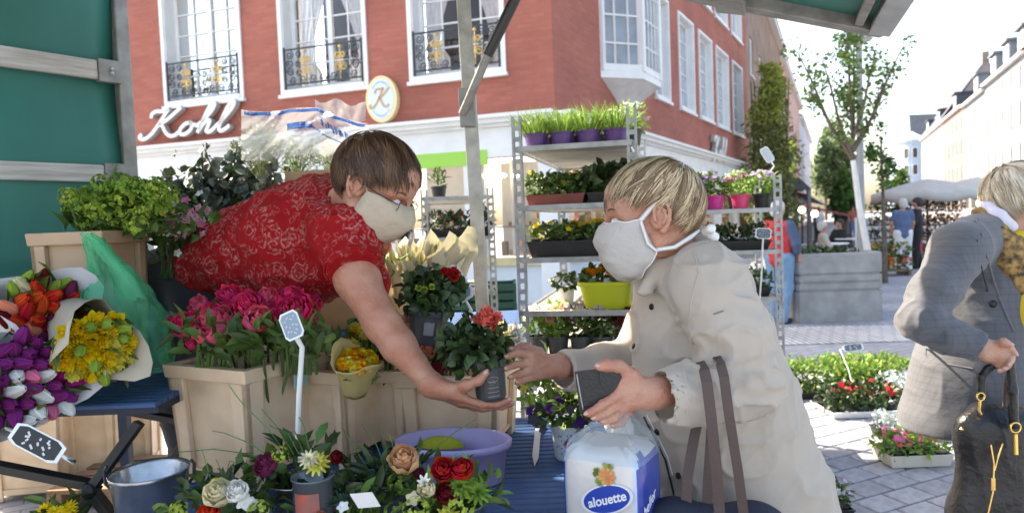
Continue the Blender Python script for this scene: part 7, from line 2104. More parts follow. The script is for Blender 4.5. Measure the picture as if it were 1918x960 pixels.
seam('sleeve_tab', [(1336, 588), (1360, 580)], mat('grey_thread', (.2, .19, .18), .7), .0016)
seam('shoulder_seam', [(1300, 470), (1310, 510), (1296, 560), (1290, 610), (1300, 650)], COAT, .0028, .0)
seam('cuff_seam', [(1282, 694), (1292, 740), (1284, 784)], COAT, .0024, .0)
# trousers and shoes under the coat
NAVY = mat('navy_trousers', (.016, .022, .04), .85)
B = Blob()
for dy in (-.09, .09): B.chain([(.56, 1.70 + dy, .7), (.55, 1.70 + dy, .4), (.55, 1.70 + dy, .09)], [.085, .07, .055], .03)
link('trousers', B.mesh('trousers', .01, NAVY), cu)
for dy in (-.09, .09):
    B = Blob(); B.cone((.56, 1.70 + dy, .045), (.40, 1.70 + dy, .035), .045, .035, .02); link('shoe', B.mesh('shoe', .008, BLACKP), cu)
# wallet
WL = mat('black_leather', (.014, .014, .016), .38, bump=.25, bscale=160, var=.2, vscale=30)
t = thing('wallet', 'black leather wallet held in the beige coat hand', 'wallet', P(1120, 735, 1.37))
pg = [(1076, 695), (1118, 690), (1156, 690), (1166, 704), (1156, 724), (1126, 752), (1102, 772), (1086, 772)]
mb = MB(); a = [P(x, y, 1.358) for x, y in pg]; b = [P(x, y, 1.390) for x, y in pg]
mb.grid([a, b], True); mb.face(a); mb.face(b[::-1]); mb.build('body', WL, t, bevel=.004)
mb = MB(); mb.tube([P(1080, 700, 1.3565), P(1086, 735, 1.3565), P(1092, 766, 1.3565)], .0016, 6); mb.build('zip', mat('dull_steel', (.35, .36, .38), .35, metal=.8), t)
mb = MB(); f_ = [(1122, 689), (1158, 689), (1164, 704), (1150, 722), (1132, 726), (1124, 716)]
a = [P(x, y, 1.3545) for x, y in f_]; b = [P(x, y, 1.3575) for x, y in f_]; mb.grid([a, b], True); mb.face(a); mb.build('flap', WL, t, bevel=.001)
# pack of tissue rolls in printed film
pr = thing('tissue_pack', 'clear plastic pack of tissue rolls with blue oval logo hanging from hand', 'tissue pack', P(1150, 1075, 1.40))
PKW = mat('pack_cream', (.70, .66, .62), .3, coat=.5, bump=.35, bscale=16, var=.05); PKB = mat('pack_blue', (.015, .045, .32), .3, coat=.5, bump=.35, bscale=18); PKL = mat('pack_pale_blue', (.45, .58, .78), .3, coat=.5)
hc = P(1148, 925, 1.43); yaw = R(-30)
cy_, sy_ = math.cos(yaw), math.sin(yaw)
wx, wy = .088, .075
def pk_pt(a, z, s=1., lift=0.):
    e = .36
    x = wx * s * math.copysign(abs(math.cos(a)) ** e, math.cos(a)); y = wy * s * math.copysign(abs(math.sin(a)) ** e, math.sin(a))
    if lift: l = math.hypot(x, y); x += x / l * lift; y += y / l * lift
    return Vector((hc.x + x * cy_ - y * sy_, hc.y + x * sy_ + y * cy_, z))
z_top = P(1150, 862, 1.34).z; z_bot = z_top - .26
rows = []; NA = 72
for z, s in ((z_bot, .8), (z_bot + .012, .95), (z_bot + .05, 1.0), (z_bot + .12, .99), (z_bot + .2, 1.0), (z_top - .02, .99), (z_top - .004, .93), (z_top + .008, .8), (z_top + .012, .55)):
    rows.append([pk_pt(2 * math.pi * k / NA, z + .003 * math.sin(k * .8), s + .006 * math.sin(k * 1.3 + z * 40)) for k in range(NA)])
mb = MB(); mb.grid(rows, True); mb.face(rows[0][::-1]); mb.face(rows[-1])
me = mb.mesh('wrapped_rolls', [PKW, PKB, PKL], True)
for p in me.polygons:
    l = Matrix.Rotation(-yaw, 3, 'Z') @ (p.center - hc); 
    if p.center.z > z_top + .002: p.material_index = 0
    elif l.y < -.05 and abs(l.x) < .072: p.material_index = 0
    elif l.y < -.05 and abs(l.x) < .078: p.material_index = 2
    elif l.y < .07: p.material_index = 1
link('wrapped_rolls', me, pr)
PFILM = film('pack_film', (.75, .82, .88), .24, .06, 1.)
nk = [(z_top - .012, 1.0, 0), (z_top + .02, .86, 0), (z_top + .045, .55, .3), (z_top + .07, .33, .8), (z_top + .095, .22, 1), (z_top + .12, .20, 1)]
hx = P(1158, 790, 1.385) - Vector((hc.x, hc.y, 0))
rows = []
for z, s, f_ in nk:
    rows.append([pk_pt(2 * math.pi * k / 48, z, s * (1.012 + (.10 * math.sin(k * 1.9 + z * 90) + .06 * math.sin(k * .7 + z * 40)) * min(1, (z - z_top + .012) * 18))) + Vector((hx.x, hx.y, 0)) * f_ for k in range(48)])
mb = MB(); mb.grid(rows, True); mb.build('film_neck', PFILM, pr, smooth=True)
# print on the pack front: oval, lettering, flower
def front(u, z, l=.0): # u to the right on the front face
    return Vector((hc.x + u * cy_ - (-wy - .0022 - l) * sy_, hc.y + u * sy_ + (-wy - .0022 - l) * cy_, z))
ou, oz_ = .018, z_top - .082
tl = R(20)
def ovalpt(a, r, l): x = .052 * r * math.cos(a); z = .026 * r * math.sin(a); return front(ou + x * math.cos(tl) - z * math.sin(tl), oz_ + x * math.sin(tl) + z * math.cos(tl), l)
for nm, r_, m_, l in (('logo_rim', 1.12, mat('logo_white', (.8, .8, .82), .3), .0006), ('logo_oval', 1.0, mat('logo_blue', (.02, .06, .38), .3), .0012)):
    mb = MB(); mb.face([ovalpt(2 * math.pi * k / 40, r_, l) for k in range(40)]); mb.build(nm, m_, pr)
def text(body, size, loc, xdir, zdir, m, parent, shear=.15, bold=.0):
    cu_ = bpy.data.curves.new('lettering', 'FONT'); cu_.body = body; cu_.size = size; cu_.align_x = 'CENTER'; cu_.align_y = 'CENTER'; cu_.shear = shear; cu_.offset = bold; cu_.extrude = .0003
    cu_.materials.append(m); tmp = bpy.data.objects.new('lettering_source', cu_); me_ = bpy.data.meshes.new_from_object(tmp); bpy.data.objects.remove(tmp); o = bpy.data.objects.new('lettering', me_); COL.objects.link(o); o.parent = parent; o.matrix_parent_inverse = parent_inverse(parent)
    x = Vector(xdir).normalized(); y = (Vector(zdir) - x * Vector(zdir).dot(x)).normalized(); z = x.cross(y)
    o.matrix_basis = Matrix.Translation(loc) @ Matrix((x, y, z)).transposed().to_4x4(); return o
fx = Vector((cy_, sy_, 0)); fz = Vector((0, 0, 1))
LW = mat('logo_letter', (.85, .85, .87), .3)
text('alouette', .026, front(ou, oz_ - .001, .002), fx * math.cos(tl) + fz * math.sin(tl), fz * math.cos(tl) - fx * math.sin(tl), LW, pr, .2, .0006)
mb = MB()
for k in range(9): a = 2 * math.pi * k / 9; mb.face([front(.02, z_top - .036, .001), front(.02 + .017 * math.cos(a - .3), z_top - .036 + .017 * math.sin(a - .3), .001), front(.02 + .019 * math.cos(a), z_top - .036 + .019 * math.sin(a), .001), front(.02 + .016 * math.cos(a + .3), z_top - .036 + .016 * math.sin(a + .3), .001)])
mb.build('flower_print', mat('print_orange', (.72, .22, .08), .35, var=.5, vscale=60, col2=(.75, .4, .1)), pr)
mb = MB()
for k in range(14):
    a = rnd.uniform(0, 6.28); q = (.02 + .024 * math.cos(a), z_top - .036 + .022 * math.sin(a)); mb.face([front(q[0] + .007 * math.cos(a + e), q[1] + .007 * math.sin(a + e), .0006) for e in (0, 1.2, 3.1, 4.5)])
mb.build('leaf_print', mat('print_leaf', (.30, .34, .08), .35), pr)
sx_dir = Vector((-sy_, cy_, 0))
side = lambda u, z: Vector((hc.x + (wx + .0028) * cy_ - u * sy_, hc.y + (wx + .0028) * sy_ + u * cy_, z))
text('heller', .032, side(-.03, z_top - .095), sx_dir * .95 + fz * .3, fz, LW, pr, .2)
# shoulder bag on the forearm: two long brown straps
bgr = thing('shoulder_bag', 'navy shoulder bag with long brown straps hung over the beige coat forearm', 'bag', P(1310, 1000, 1.36))
STR = mat('brown_strap', (.085, .055, .048), .6, bump=.15, bscale=120)
def strap(pix, w, nm='strap'):
    pts = [P(x, y, D) for x, y, D in pix]; rows = []
    for k, p in enumerate(pts):
        t = (pts[min(k + 1, len(pts) - 1)] - pts[max(k - 1, 0)]).normalized(); s = t.cross(Vector((0.25, 1, 0)).normalized()).normalized() * w / 2; n = t.cross(s).normalized() * .0015
        rows.append([p - s - n, p + s - n, p + s + n, p - s + n])
    mb = MB(); mb.grid(rows, True); mb.build(nm, STR, bgr, smooth=False)
strap([(1313, 684, 1.43), (1314, 681, 1.40), (1316, 684, 1.375), (1319, 693, 1.345), (1324, 715, 1.330), (1332, 780, 1.325), (1342, 880, 1.33), (1350, 990, 1.34)], .021)
strap([(1343, 674, 1.44), (1344, 671, 1.41), (1347, 674, 1.385), (1350, 683, 1.352), (1356, 705, 1.334), (1366, 780, 1.33), (1382, 880, 1.335), (1394, 970, 1.345)], .019)
strap([(1310, 770, 1.44), (1298, 830, 1.42), (1288, 890, 1.40), (1284, 960, 1.39)], .021)
strap([(1334, 770, 1.45), (1330, 840, 1.42), (1326, 900, 1.41), (1322, 980, 1.40)], .02)
B = Blob(); B.cone(P(1262, 1010, 1.40), P(1405, 1025, 1.40), .075, .085, .04, (np.array((0, 1., 0)), .6)); B.cone(P(1280, 1140, 1.40), P(1400, 1140, 1.40), .08, .08, .05, (np.array((0, 1., 0)), .6)); B.cone(P(1262, 1010, 1.40), P(1280, 1140, 1.40), .075, .08, .05, (np.array((0, 1., 0)), .6)); B.cone(P(1405, 1025, 1.40), P(1400, 1140, 1.40), .085, .08, .05, (np.array((0, 1., 0)), .6))
link('body', B.mesh('body', .006, mat('navy_nylon', (.008, .013, .03), .7, bump=.2, bscale=120), disp=lambda v: .003 * vnoise(v * 18, 3)), bgr)

# ------------------------------------------------------------------ passer-by in the grey blazer
gw = thing('person', 'person in grey blazer and patterned scarf walking past at the right edge', 'person', Vector((1.50, 2.25, 0)))
MG = head_frame(P(1917, 384, 2.22), (math.cos(R(9)) * math.cos(R(2)), math.sin(R(2)), -math.sin(R(9))))
B = Blob(); head_prims(B, MG)
nb = P(1868, 455, 2.25)
B.cone(MG @ Vector((-.035, 0, -.05)), nb, .05, .06, .03)
B.chain([nb, P(1860, 560, 2.25), P(1850, 680, 2.25)], [.08, .12, .12], .05)
S1 = P(1795, 470, 2.11); E1 = P(1726, 598, 2.03); W1 = P(1848, 655, 1.95)
B.chain([nb, S1, E1, W1], [.07, .055, .042, .027], .03)
for (x1, y1, D1) in ((1878, 655, 1.93), (1880, 668, 1.93), (1876, 680, 1.935)): B.cone(W1, P(x1, y1, D1), .025, .016, .015)
finger(B, [P(1878, 650, 1.928), P(1893, 652, 1.915), P(1902, 662, 1.905)], .0105, .0078)
finger(B, [P(1880, 664, 1.928), P(1894, 672, 1.91), P(1890, 682, 1.90)], .0105, .0078)
finger(B, [P(1876, 676, 1.93), P(1888, 684, 1.912), P(1882, 690, 1.902)], .0098, .0075)
finger(B, [P(1870, 684, 1.935), P(1878, 690, 1.92), P(1872, 694, 1.91)], .009, .007)
finger(B, [P(1866, 645, 1.93), P(1880, 640, 1.91), P(1892, 645, 1.90)], .012, .0085, .01)
link('body', B.mesh('body', .0042, SKIN3, smooth_it=1), gw)
eyes(gw, MG); ears(gw, MG, SKIN3); nails(gw, TIPS)
limG = lerp_table([(0, 84), (30, 90), (60, 104), (84, 96), (98, 104), (118, 132), (150, 140), (180, 142)])
hair(gw, MG, limG, HAIRG, HAIRG2, 4000, (.115, .095, .106), (-.016, 0, .03), -38, .0026, 21, (45, 85), .5)
mask(gw, MG, [(.108, .004), (.128, -.015), (.132, -.045), (.128, -.085), (.105, -.125), (.06, -.13)], (.030, .077, -.002), (.0, .068, -.078), mat('teal_mask', (.05, .40, .34), .8), [([(.030, s * .077, -.002), (.0, s * .084, .016), (-.02, s * .086, .03)], .004) for s in (-1, 1)], strap_m=STRAPW)
def blazer_mat():
    m = mat('grey_glencheck', (.135, .135, .145), .85, sheen=.2, bump=.4, bscale=18)
    nt = m.node_tree; N = nt.nodes; L = nt.links; b = N['Principled BSDF']
    tc = N.new('ShaderNodeTexCoord'); s = N.new('ShaderNodeSeparateXYZ'); L.new(tc.outputs['Object'], s.inputs[0])
    def line(sock, f, w):
        a = N.new('ShaderNodeMath'); a.operation = 'MULTIPLY'; a.inputs[1].default_value = f; L.new(sock, a.inputs[0])
        c = N.new('ShaderNodeMath'); c.operation = 'FRACT'; L.new(a.outputs[0], c.inputs[0])
        d = N.new('ShaderNodeMath'); d.operation = 'LESS_THAN'; d.inputs[1].default_value = w; L.new(c.outputs[0], d.inputs[0]); return d.outputs[0]
    ad = N.new('ShaderNodeMath'); ad.operation = 'ADD'; L.new(s.outputs[0], ad.inputs[0]); L.new(s.outputs[1], ad.inputs[1])
    l1 = line(ad.outputs[0], 55, .25); l2 = line(s.outputs[2], 45, .25); l3 = line(ad.outputs[0], 300, .5)
    q = N.new('ShaderNodeMath'); q.operation = 'ADD'; L.new(l1, q.inputs[0]); L.new(l2, q.inputs[1])
    q2 = N.new('ShaderNodeMath'); q2.operation = 'MULTIPLY_ADD'; L.new(l3, q2.inputs[0]); q2.inputs[1].default_value = .5; L.new(q.outputs[0], q2.inputs[2])
    mr = N.new('ShaderNodeMapRange'); mr.inputs[2].default_value = 2.5; L.new(q2.outputs[0], mr.inputs[0])
    mx = N.new('ShaderNodeMix'); mx.data_type = 'RGBA'; mx.inputs[6].default_value = (.112, .117, .134, 1); mx.inputs[7].default_value = (.086, .090, .104, 1); L.new(mr.outputs[0], mx.inputs[0]); L.new(mx.outputs[2], b.inputs['Base Color'])
    return m
BLZ = blazer_mat()
B = Blob()
B.chain([P(1856, 455, 2.25), P(1846, 520, 2.25), P(1840, 610, 2.25), P(1822, 700, 2.25), P(1802, 788, 2.26)], [.10, .148, .155, .172, .192], .05, (depth, .95))
B.chain([P(1850, 440, 2.2), P(1796, 466, 2.11)], [.08, .078], .05)
B.chain([P(1796, 466, 2.11), P(1752, 545, 2.05), P(1726, 600, 2.025)], [.076, .064, .056], .03); B.chain([P(1722, 600, 2.025), P(1780, 632, 1.99), P(1846, 656, 1.95)], [.056, .051, .044], .025)
B.chain([P(1850, 440, 2.3), P(1870, 480, 2.4), P(1880, 620, 2.42)], [.08, .075, .06], .05)
B.cone(MG @ Vector((-.04, 0, -.06)), P(1868, 470, 2.25), .056, .062, .012, sub=True)
def blz_cut(x, y, z):
    zb = P(1760, 806, 2.2).z; r = (zb - .01) - z + 0 * x + 0 * y
    e, s = P(1838, 653, 1.955), P(1780, 632, 1.99); d = (e - s).normalized(); t = (x - e.x) * d.x + (y - e.y) * d.y + (z - e.z) * d.z
    near = ((x - e.x) ** 2 + (y - e.y) ** 2 + (z - e.z) ** 2) < .11 ** 2
    r = np.maximum(r, np.where(near, t, -1.))
    # the front opens towards +x: cut a wedge where the yellow top shows
    px_ = .959
    a = P(1862, 455, 2.2); b_ = P(1912, 690, 2.2)
    nx, nz = (b_.z - a.z), -(b_.x - a.x); l = math.hypot(nx, nz)
    s_ = -((x - a.x) * nx + (z - a.z) * nz) / l
    return np.maximum(r, np.where((z > P(1900, 690, 2.2).z) & (y < 2.32), s_, -1.))
def dispG(v):
    el = np.array(P(1730, 600, 2.0)); we = np.exp(-(np.linalg.norm(v - el, axis=1) / .12) ** 2)
    return .003 * vnoise(v * 9, 2) + .004 * (crease(v, (12, 12, 12), 5, 4) - .3) + we * .009 * (crease(v, (24, 24, 30), 8, 4) - .35) + .004 * vnoise(v * np.array((16, 16, 2.))[None, :], 4)
me = B.mesh('blazer', .0058, BLZ, disp=dispG, cut=blz_cut, smooth_it=2); link('blazer', me, gw)
g_bvh = BVHTree.FromPolygons([v.co.copy() for v in me.vertices], [tuple(p.vertices) for p in me.polygons])
def on_blz(px, py): r = g_bvh.ray_cast(Vector((0, 0, CAM_H)), ray(px, py).normalized()); return r[0], r[1]
def blz_strip(name, pix, m, r):
    pts = [p for p in (on_blz(x, y)[0] for x, y in pix) if p is not None]
    if len(pts) > 1: mb = MB(); mb.tube(pts, r, 6); mb.build(name, m, gw, smooth=True)
blz_strip('lapel_edge', [(1832, 410), (1838, 440), (1848, 480), (1862, 530), (1880, 580), (1898, 620)], BLZ, .004)
blz_strip('lapel_edge', [(1826, 414), (1830, 450), (1838, 500), (1850, 545)], mat('dark_seam', (.03, .03, .034), .8), .0022)
blz_strip('pocket_flap', [(1735, 650), (1770, 660), (1820, 668)], BLZ, .004)
blz_strip('pocket_flap', [(1735, 652), (1734, 668), (1776, 682), (1822, 690)], BLZ, .003)
p, n = on_blz(1861, 569)
if p is not None:
    mb = MB(); mb.ball(p, (.012, .006, .012), 14, 8); mb.build('button', BTN, gw, smooth=True)
# scarf, collar, top
SCF = mat('leopard_scarf', (.42, .25, .08), .8, var=.9, vscale=55, col2=(.05, .03, .015), bump=.3, bscale=60)
B = Blob()
B.chain([P(1838, 402, 2.20), P(1862, 440, 2.14), P(1888, 485, 2.12), P(1912, 530, 2.12), P(1930, 570, 2.13)], [.022, .034, .040, .036, .02], .02)
B.chain([P(1838, 402, 2.20), P(1850, 410, 2.3), P(1900, 450, 2.34)], [.022, .028, .03], .02); B.chain([P(1880, 450, 2.12), P(1925, 470, 2.12)], [.03, .03], .02)
link('scarf', B.mesh('scarf', .0045, SCF, disp=lambda v: .006 * (crease(v, (30, 30, 18), 6, 3) - .3)), gw)
B = Blob(); B.chain([P(1836, 380, 2.27), P(1850, 392, 2.19), P(1870, 406, 2.155), P(1895, 424, 2.15)], [.014, .022, .023, .018], .012, (np.array((.3, .95, 0.)), .5)); link('shirt_collar', B.mesh('shirt_collar', .004, mat('lilac_white_cotton', (.66, .64, .74), .8)), gw)
B = Blob(); B.chain([P(1910, 470, 2.155), P(1938, 590, 2.14), P(1956, 665, 2.155)], [.066, .082, .076], .04); link('yellow_top', B.mesh('yellow_top', .007, mat('yellow_jersey', (.78, .52, .03), .8)), gw)
B = Blob()
for dy in (-.09, .09): B.chain([(1.60, 2.26 + dy, .86), (1.62, 2.26 + dy, .5), (1.62, 2.26 + dy, .1)], [.10, .085, .06], .04)
link('trousers', B.mesh('trousers', .01, mat('black_trousers', (.012, .012, .014), .85)), gw)
for dy in (-.09, .09):
    B = Blob(); B.cone((1.61, 2.26 + dy, .045), (1.78, 2.26 + dy, .035), .045, .035, .02); link('shoe', B.mesh('shoe', .008, BLACKP), gw)
# handbag with gold fittings
hb = thing('handbag', 'black leather handbag with gold zip and rings carried by grey blazer person', 'handbag', P(1865, 1000, 1.95))
LTH = mat('soft_black_leather', (.010, .010, .012), .33, bump=.35, bscale=60, var=.3, vscale=20)
GLD = mat('gold_fitting', (.80, .52, .16), .25, metal=1.)
B = Blob(); fl_ = (np.array((0, 1., 0)), .62)
B.cone(P(1835, 812, 1.97), P(1925, 818, 1.97), .06, .07, .05, fl_); B.cone(P(1838, 960, 1.97), P(1950, 960, 1.97), .085, .09, .05, fl_); B.cone(P(1835, 812, 1.97), P(1838, 960, 1.97), .06, .085, .05, fl_); B.cone(P(1925, 818, 1.97), P(1950, 960, 1.97), .07, .09, .05, fl_); B.cone(P(1880, 815, 1.97), P(1890, 960, 1.97), .08, .1, .05, fl_)
B.cone(P(1838, 775, 1.99), P(1870, 790, 1.99), .035, .03, .03)
link('body', B.mesh('body', .0055, LTH, disp=lambda v: .005 * (crease(v, (14, 14, 9), 4, 4) - .3)), hb)
def rod(name, pix, r, m, par=None, n=7): mb = MB(); mb.tube([P(x, y, D) for x, y, D in pix], r, n); return mb.build(name, m, par or hb, smooth=True)
B = Blob(); B.chain([P(1892, 668, 1.915), P(1896, 730, 1.905), P(1900, 795, 1.90)], [.010, .013, .012], .01); link('handle', B.mesh('handle', .004, LTH), hb)
B = Blob(); B.chain([P(1886, 672, 1.93), P(1850, 690, 1.95), P(1838, 705, 1.95), P(1838, 735, 1.945)], [.009, .010, .011, .011], .01); link('handle', B.mesh('handle', .004, LTH), hb)
rod('handle_strap', [(1896, 668, 1.925), (1884, 720, 1.95), (1880, 780, 1.97), (1888, 810, 1.97)], .006, STR)
for (cx, cy, D_, rr) in ((1837, 742, 1.935, .011), (1902, 800, 1.89, .014)):
    c = P(cx, cy, D_); mb = MB(); mb.tube([c + Vector((rr * math.cos(a), 0, rr * math.sin(a))) for a in [2 * math.pi * k / 18 for k in range(19)]], .0028, 7, False); mb.build('ring', GLD, hb, smooth=True)
rod('clasp', [(1836, 750, 1.93), (1834, 768, 1.93), (1838, 775, 1.93)], .004, GLD); rod('tag', [(1902, 812, 1.885), (1903, 850, 1.882)], .006, GLD)
rod('zip', [(1856, 832, 1.905), (1862, 868, 1.893), (1860, 920, 1.885), (1850, 965, 1.885)], .0022, GLD); rod('zip', [(1878, 830, 1.905), (1868, 860, 1.893), (1863, 880, 1.888)], .0022, GLD)
mb = MB(); c = P(1861, 905, 1.878); mb.obox(c - Vector((.006, 0, .02)), (.012, 0, 0), (0, .003, 0), (0, 0, .036)); mb.build('zip_pull', GLD, hb, bevel=.002)
mb = MB(); c = P(1801, 803, 1.92); mb.ball(c, .005, 8, 6); mb.build('rivet', GLD, hb)
# ================================================================== STREET FURNITURE AND PEOPLE FURTHER OFF
CONC = mat('concrete', (.34, .33, .32), .85, var=.25, vscale=6, bump=.4, bscale=40)
CONCD = mat('concrete_groove', (.12, .12, .12), .9)
a, b = PZ(1498, 604, 0), PZ(1662, 600, 0)
pc = (a + b) / 2; pw = (b - a).length / 2; pc.y += pw
t = thing('tree_planter', 'grey concrete tree planter with dark grooves in the street', 'planter', (pc.x, pc.y, 0), R(-4))
ph = .93
def oct_(r, z): return [Vector((r * x, r * y, z)) for x, y in ((-.93, -1), (.93, -1), (1, -.93), (1, .93), (.93, 1), (-.93, 1), (-1, .93), (-1, -.93))]
mb = MB(); prof = [(1, 0), (1, .40)]
for z in (.41, .52, .63): prof += [(1, z), (.965, z + .004), (.965, z + .03), (1, z + .034)]
prof += [(1, ph - .02), (.985, ph), (.86, ph), (.85, ph - .1)]
mb.grid([oct_(pw * r, z) for r, z in prof], True); part('shell', mb.mesh('shell', CONC), t)
mb = MB(); mb.face(oct_(pw * .86, ph - .08)); part('soil', mb.mesh('soil', SOIL), t)
mb = MB(); foliage(mb, (0, 0, ph - .03), pw * .8, pw * .8, .07, 260, .08, .05, .8); part('ground_cover', mb.mesh('ground_cover', LEAFD), t)
# people
def far_person(label, px, pyf, h, hairm, top_m, leg_m, face=0., skin=None, sleeve=.5, sit=False, arm_fwd=0., bag=None, D=None):
    g = PZ(px, pyf, 0) if D is None else P(px, 400, D); g.z = 0
    t = thing('person', label, 'person', g, face)
    skin = skin or SKIN2; k = h / 1.7
    z = lambda q: q * k
    drop = .42 if sit else 0.
    B = Blob(); hz = z(1.58) - drop
    B.ell((0, 0, hz), (z(.10), z(.078), z(.118)), .02); B.cone((0, 0, hz - z(.08)), (-.01, 0, z(1.40) - drop), z(.05), z(.055), .02); B.ell((z(.1), 0, hz - .01), (.018, .014, .02), .01)
    for s in (-1, 1):
        el = (z(.02 + arm_fwd * .15), s * z(.235), z(1.12) - drop); hd = (z(.06 + arm_fwd * .32), s * z(.22), z(.90 + arm_fwd * .22) - drop)
        B.chain([(0, s * z(.17), z(1.36) - drop), el, hd], [z(.05), z(.04), z(.032)], .02); B.ell((hd[0] + .01, hd[1], hd[2] - z(.06)), (.028, .022, .055), .02)
    B.cone((0, 0, z(1.36) - drop), (0, 0, z(.95) - drop), z(.09), z(.1), .03)
    part('body', B.mesh('body', .014, skin), t)
    B = Blob(); fl = (np.array((0, 1., 0)), 1.35)
    B.chain([(0, 0, z(1.33) - drop), (.01, 0, z(1.12) - drop), (0, 0, z(.88) - drop)], [z(.115), z(.13), z(.135)], .04, fl)
    for s in (-1, 1):
        el = Vector((z(.02 + arm_fwd * .15), s * z(.235), z(1.12) - drop)); sh = Vector((0, s * z(.165), z(1.365) - drop)); B.chain([sh, sh.lerp(el, .55 if sleeve < .6 else 1.)], [z(.07), z(.062)], .04)
        if sleeve > .8: B.cone(el, Vector((z(.05 + arm_fwd * .28), s * z(.222), z(.95 + arm_fwd * .2) - drop)), z(.06), z(.05), .03)
    part('top', B.mesh('top', .016, top_m, disp=lambda v: .008 * (crease(v, (14, 14, 9), 5, 3) - .3)), t)
    B = Blob()
    for s in (-1, 1):
        if sit: B.chain([(0, s * .09, .46), (.38, s * .1, .48), (.4, s * .1, .08)], [.11, .08, .055], .04)
        else: B.chain([(0, s * z(.085), z(.9)), (z(.02), s * z(.095), z(.5)), (z(-.02 + .06 * s), s * z(.1), z(.07))], [z(.125), z(.085), z(.06)], .04)
    part('trousers', B.mesh('trousers', .016, leg_m, disp=lambda v: .006 * (crease(v, (14, 14, 12), 7, 3) - .3)), t)
    for s in (-1, 1):
        B = Blob(); x = .4 if sit else z(-.02 + .06 * s); B.cone((x, s * z(.1), .045), (x + .14, s * z(.105), .035), .045, .035, .02); part('shoe', B.mesh('shoe', .014, BLACKP), t)
    B = Blob(); B.ell((-.02, 0, hz + z(.035)), (z(.112), z(.09), z(.10)), .02); B.ell((-.05, 0, hz - z(.02)), (z(.075), z(.085), z(.09)), .02); part('hair', B.mesh('hair', .012, hairm, disp=lambda v: .008 * vnoise(v * 40, 2)), t)
    return t
JEAN = mat('light_jeans', (.17, .30, .45), .85, var=.2); WHT = mat('white_trousers', (.72, .72, .72), .85); NVT = mat('navy_shirt', (.10, .15, .27), .85, var=.15); REDV = mat('red_vest', (.50, .03, .035), .8); BLKT = mat('black_clothes', (.02, .02, .022), .85); BEI = mat('beige_clothes', (.5, .42, .34), .85)
GREYH = mat('grey_hair', (.55, .52, .48), .7); DKH = mat('dark_hair', (.03, .022, .018), .6)
rv = far_person('person in red vest and light blue jeans beside the trolley post', 1462, 604, 1.66, GREYH, REDV, JEAN, R(35), arm_fwd=.2, sleeve=.4)
mb = MB()
for s in (-1,): 
    B = Blob(); B.chain([(0, s * .165, 1.33), (.03, s * .235, 1.08), (.06, s * .225, .98)], [.072, .064, .058], .03); part('blue_sleeve', B.mesh('blue_sleeve', .014, mat('denim_blue_sleeve', (.06, .09, .16), .85)), rv)
far_person('person in blue shirt and white trousers seen from behind under the parasol', 1692, 508, 1.72, GREYH, NVT, WHT, R(80), arm_fwd=.1)
far_person('person in black top and cap behind the blue shirt person', 1718, 503, 1.74, DKH, BLKT, BLKT, R(150), arm_fwd=.3, sleeve=.9)
far_person('seated cafe guest in beige beyond the planter', 1541, 505, 1.68, GREYH, BEI, BEI, R(-20), sit=True, arm_fwd=.6, sleeve=.9, D=16)
far_person('seated guest in black at the far cafe table', 1572, 500, 1.68, DKH, BLKT, BLKT, R(200), sit=True, arm_fwd=.6, sleeve=.9, D=19)
far_person('distant stroller in pale clothes down the street by the awnings', 1533, 470, 1.7, DKH, mat('pale_clothes', (.62, .6, .58), .85), BLKT, R(90), D=34)
far_person('distant stroller in orange jacket far along the pavement', 1597, 470, 1.7, DKH, mat('rust_jacket', (.4, .12, .05), .85), NVT, R(-90), D=38)
for lb, px, py, c, z0 in (('orange carrier bag beside the white trousers', 1676, 480, (.75, .28, .03), .05), ('red carrier bag held next to the black clothed person', 1712, 482, (.62, .05, .08), .35)):
    q = P(px, py, 17.2); t = thing('carrier_bag', lb, 'bag', (q.x, q.y, z0)); mb = MB()
    rr = lambda s, z, f=1.: [Vector((x * .17 * s, y * .07 * f, z)) for x, y in ((-1, -1), (0, -1.25), (1, -1), (1, 1), (0, 1.25), (-1, 1))]
    mb.grid([rr(.9, 0), rr(1., .1), rr(1, .3), rr(.95, .42)], True); mb.face(rr(.9, 0)[::-1]); part('body', mb.mesh('body', mat('bagcol_%g' % c[0], c, .5)), t)
    mb = MB(); mb.tube([(-.09, -.04, .42), (-.06, -.04, .55), (.06, -.04, .55), (.09, -.04, .42)], .012, 6); part('handle', mb.mesh('handle', mat('bagcol_%g' % c[0], c, .5)), t)
# cafe tables and chairs
WOODC = mat('cafe_wood', (.2, .13, .08), .6)
for lb, px, D_ in (('small cafe table before the seated beige guest', 1558, 16.2), ('small cafe table by the black clothed guest', 1590, 18.6)):
    g = P(px, 400, D_); t = thing('cafe_table', lb, 'table', (g.x, g.y, 0)); mb = MB(); mb.lathe([(.001, .72), (.36, .72), (.36, .745), (.001, .745)], 20); part('top', mb.mesh('top', WPL), t); mb = MB(); mb.lathe([(.2, 0), (.2, .02), (.03, .05), (.03, .72)], 12); part('pedestal', mb.mesh('pedestal', BLACKP), t)
for lb, px, D_, rz in (('cafe chair under the seated beige guest', 1541, 16, -.35), ('cafe chair under the black clothed guest', 1572, 19, 3.5)):
    g = P(px, 400, D_); t = thing('cafe_chair', lb, 'chair', (g.x, g.y, 0), rz)
    mb = MB(); mb.box((-.2, -.22, .36), (.24, .22, .39)); part('seat', mb.mesh('seat', WOODC), t)
    mb = MB(); mb.box((-.24, -.21, .6), (-.215, .21, .84)); part('backrest', mb.mesh('backrest', WOODC), t)
    for sx, sy in ((-.22, -.2), (-.22, .2), (.2, -.2), (.2, .2)): mb = MB(); mb.tube([(sx, sy, 0), (sx, sy, .84 if sx < 0 else .36)], .014, 6); part('leg', mb.mesh('leg', BLACKP), t)
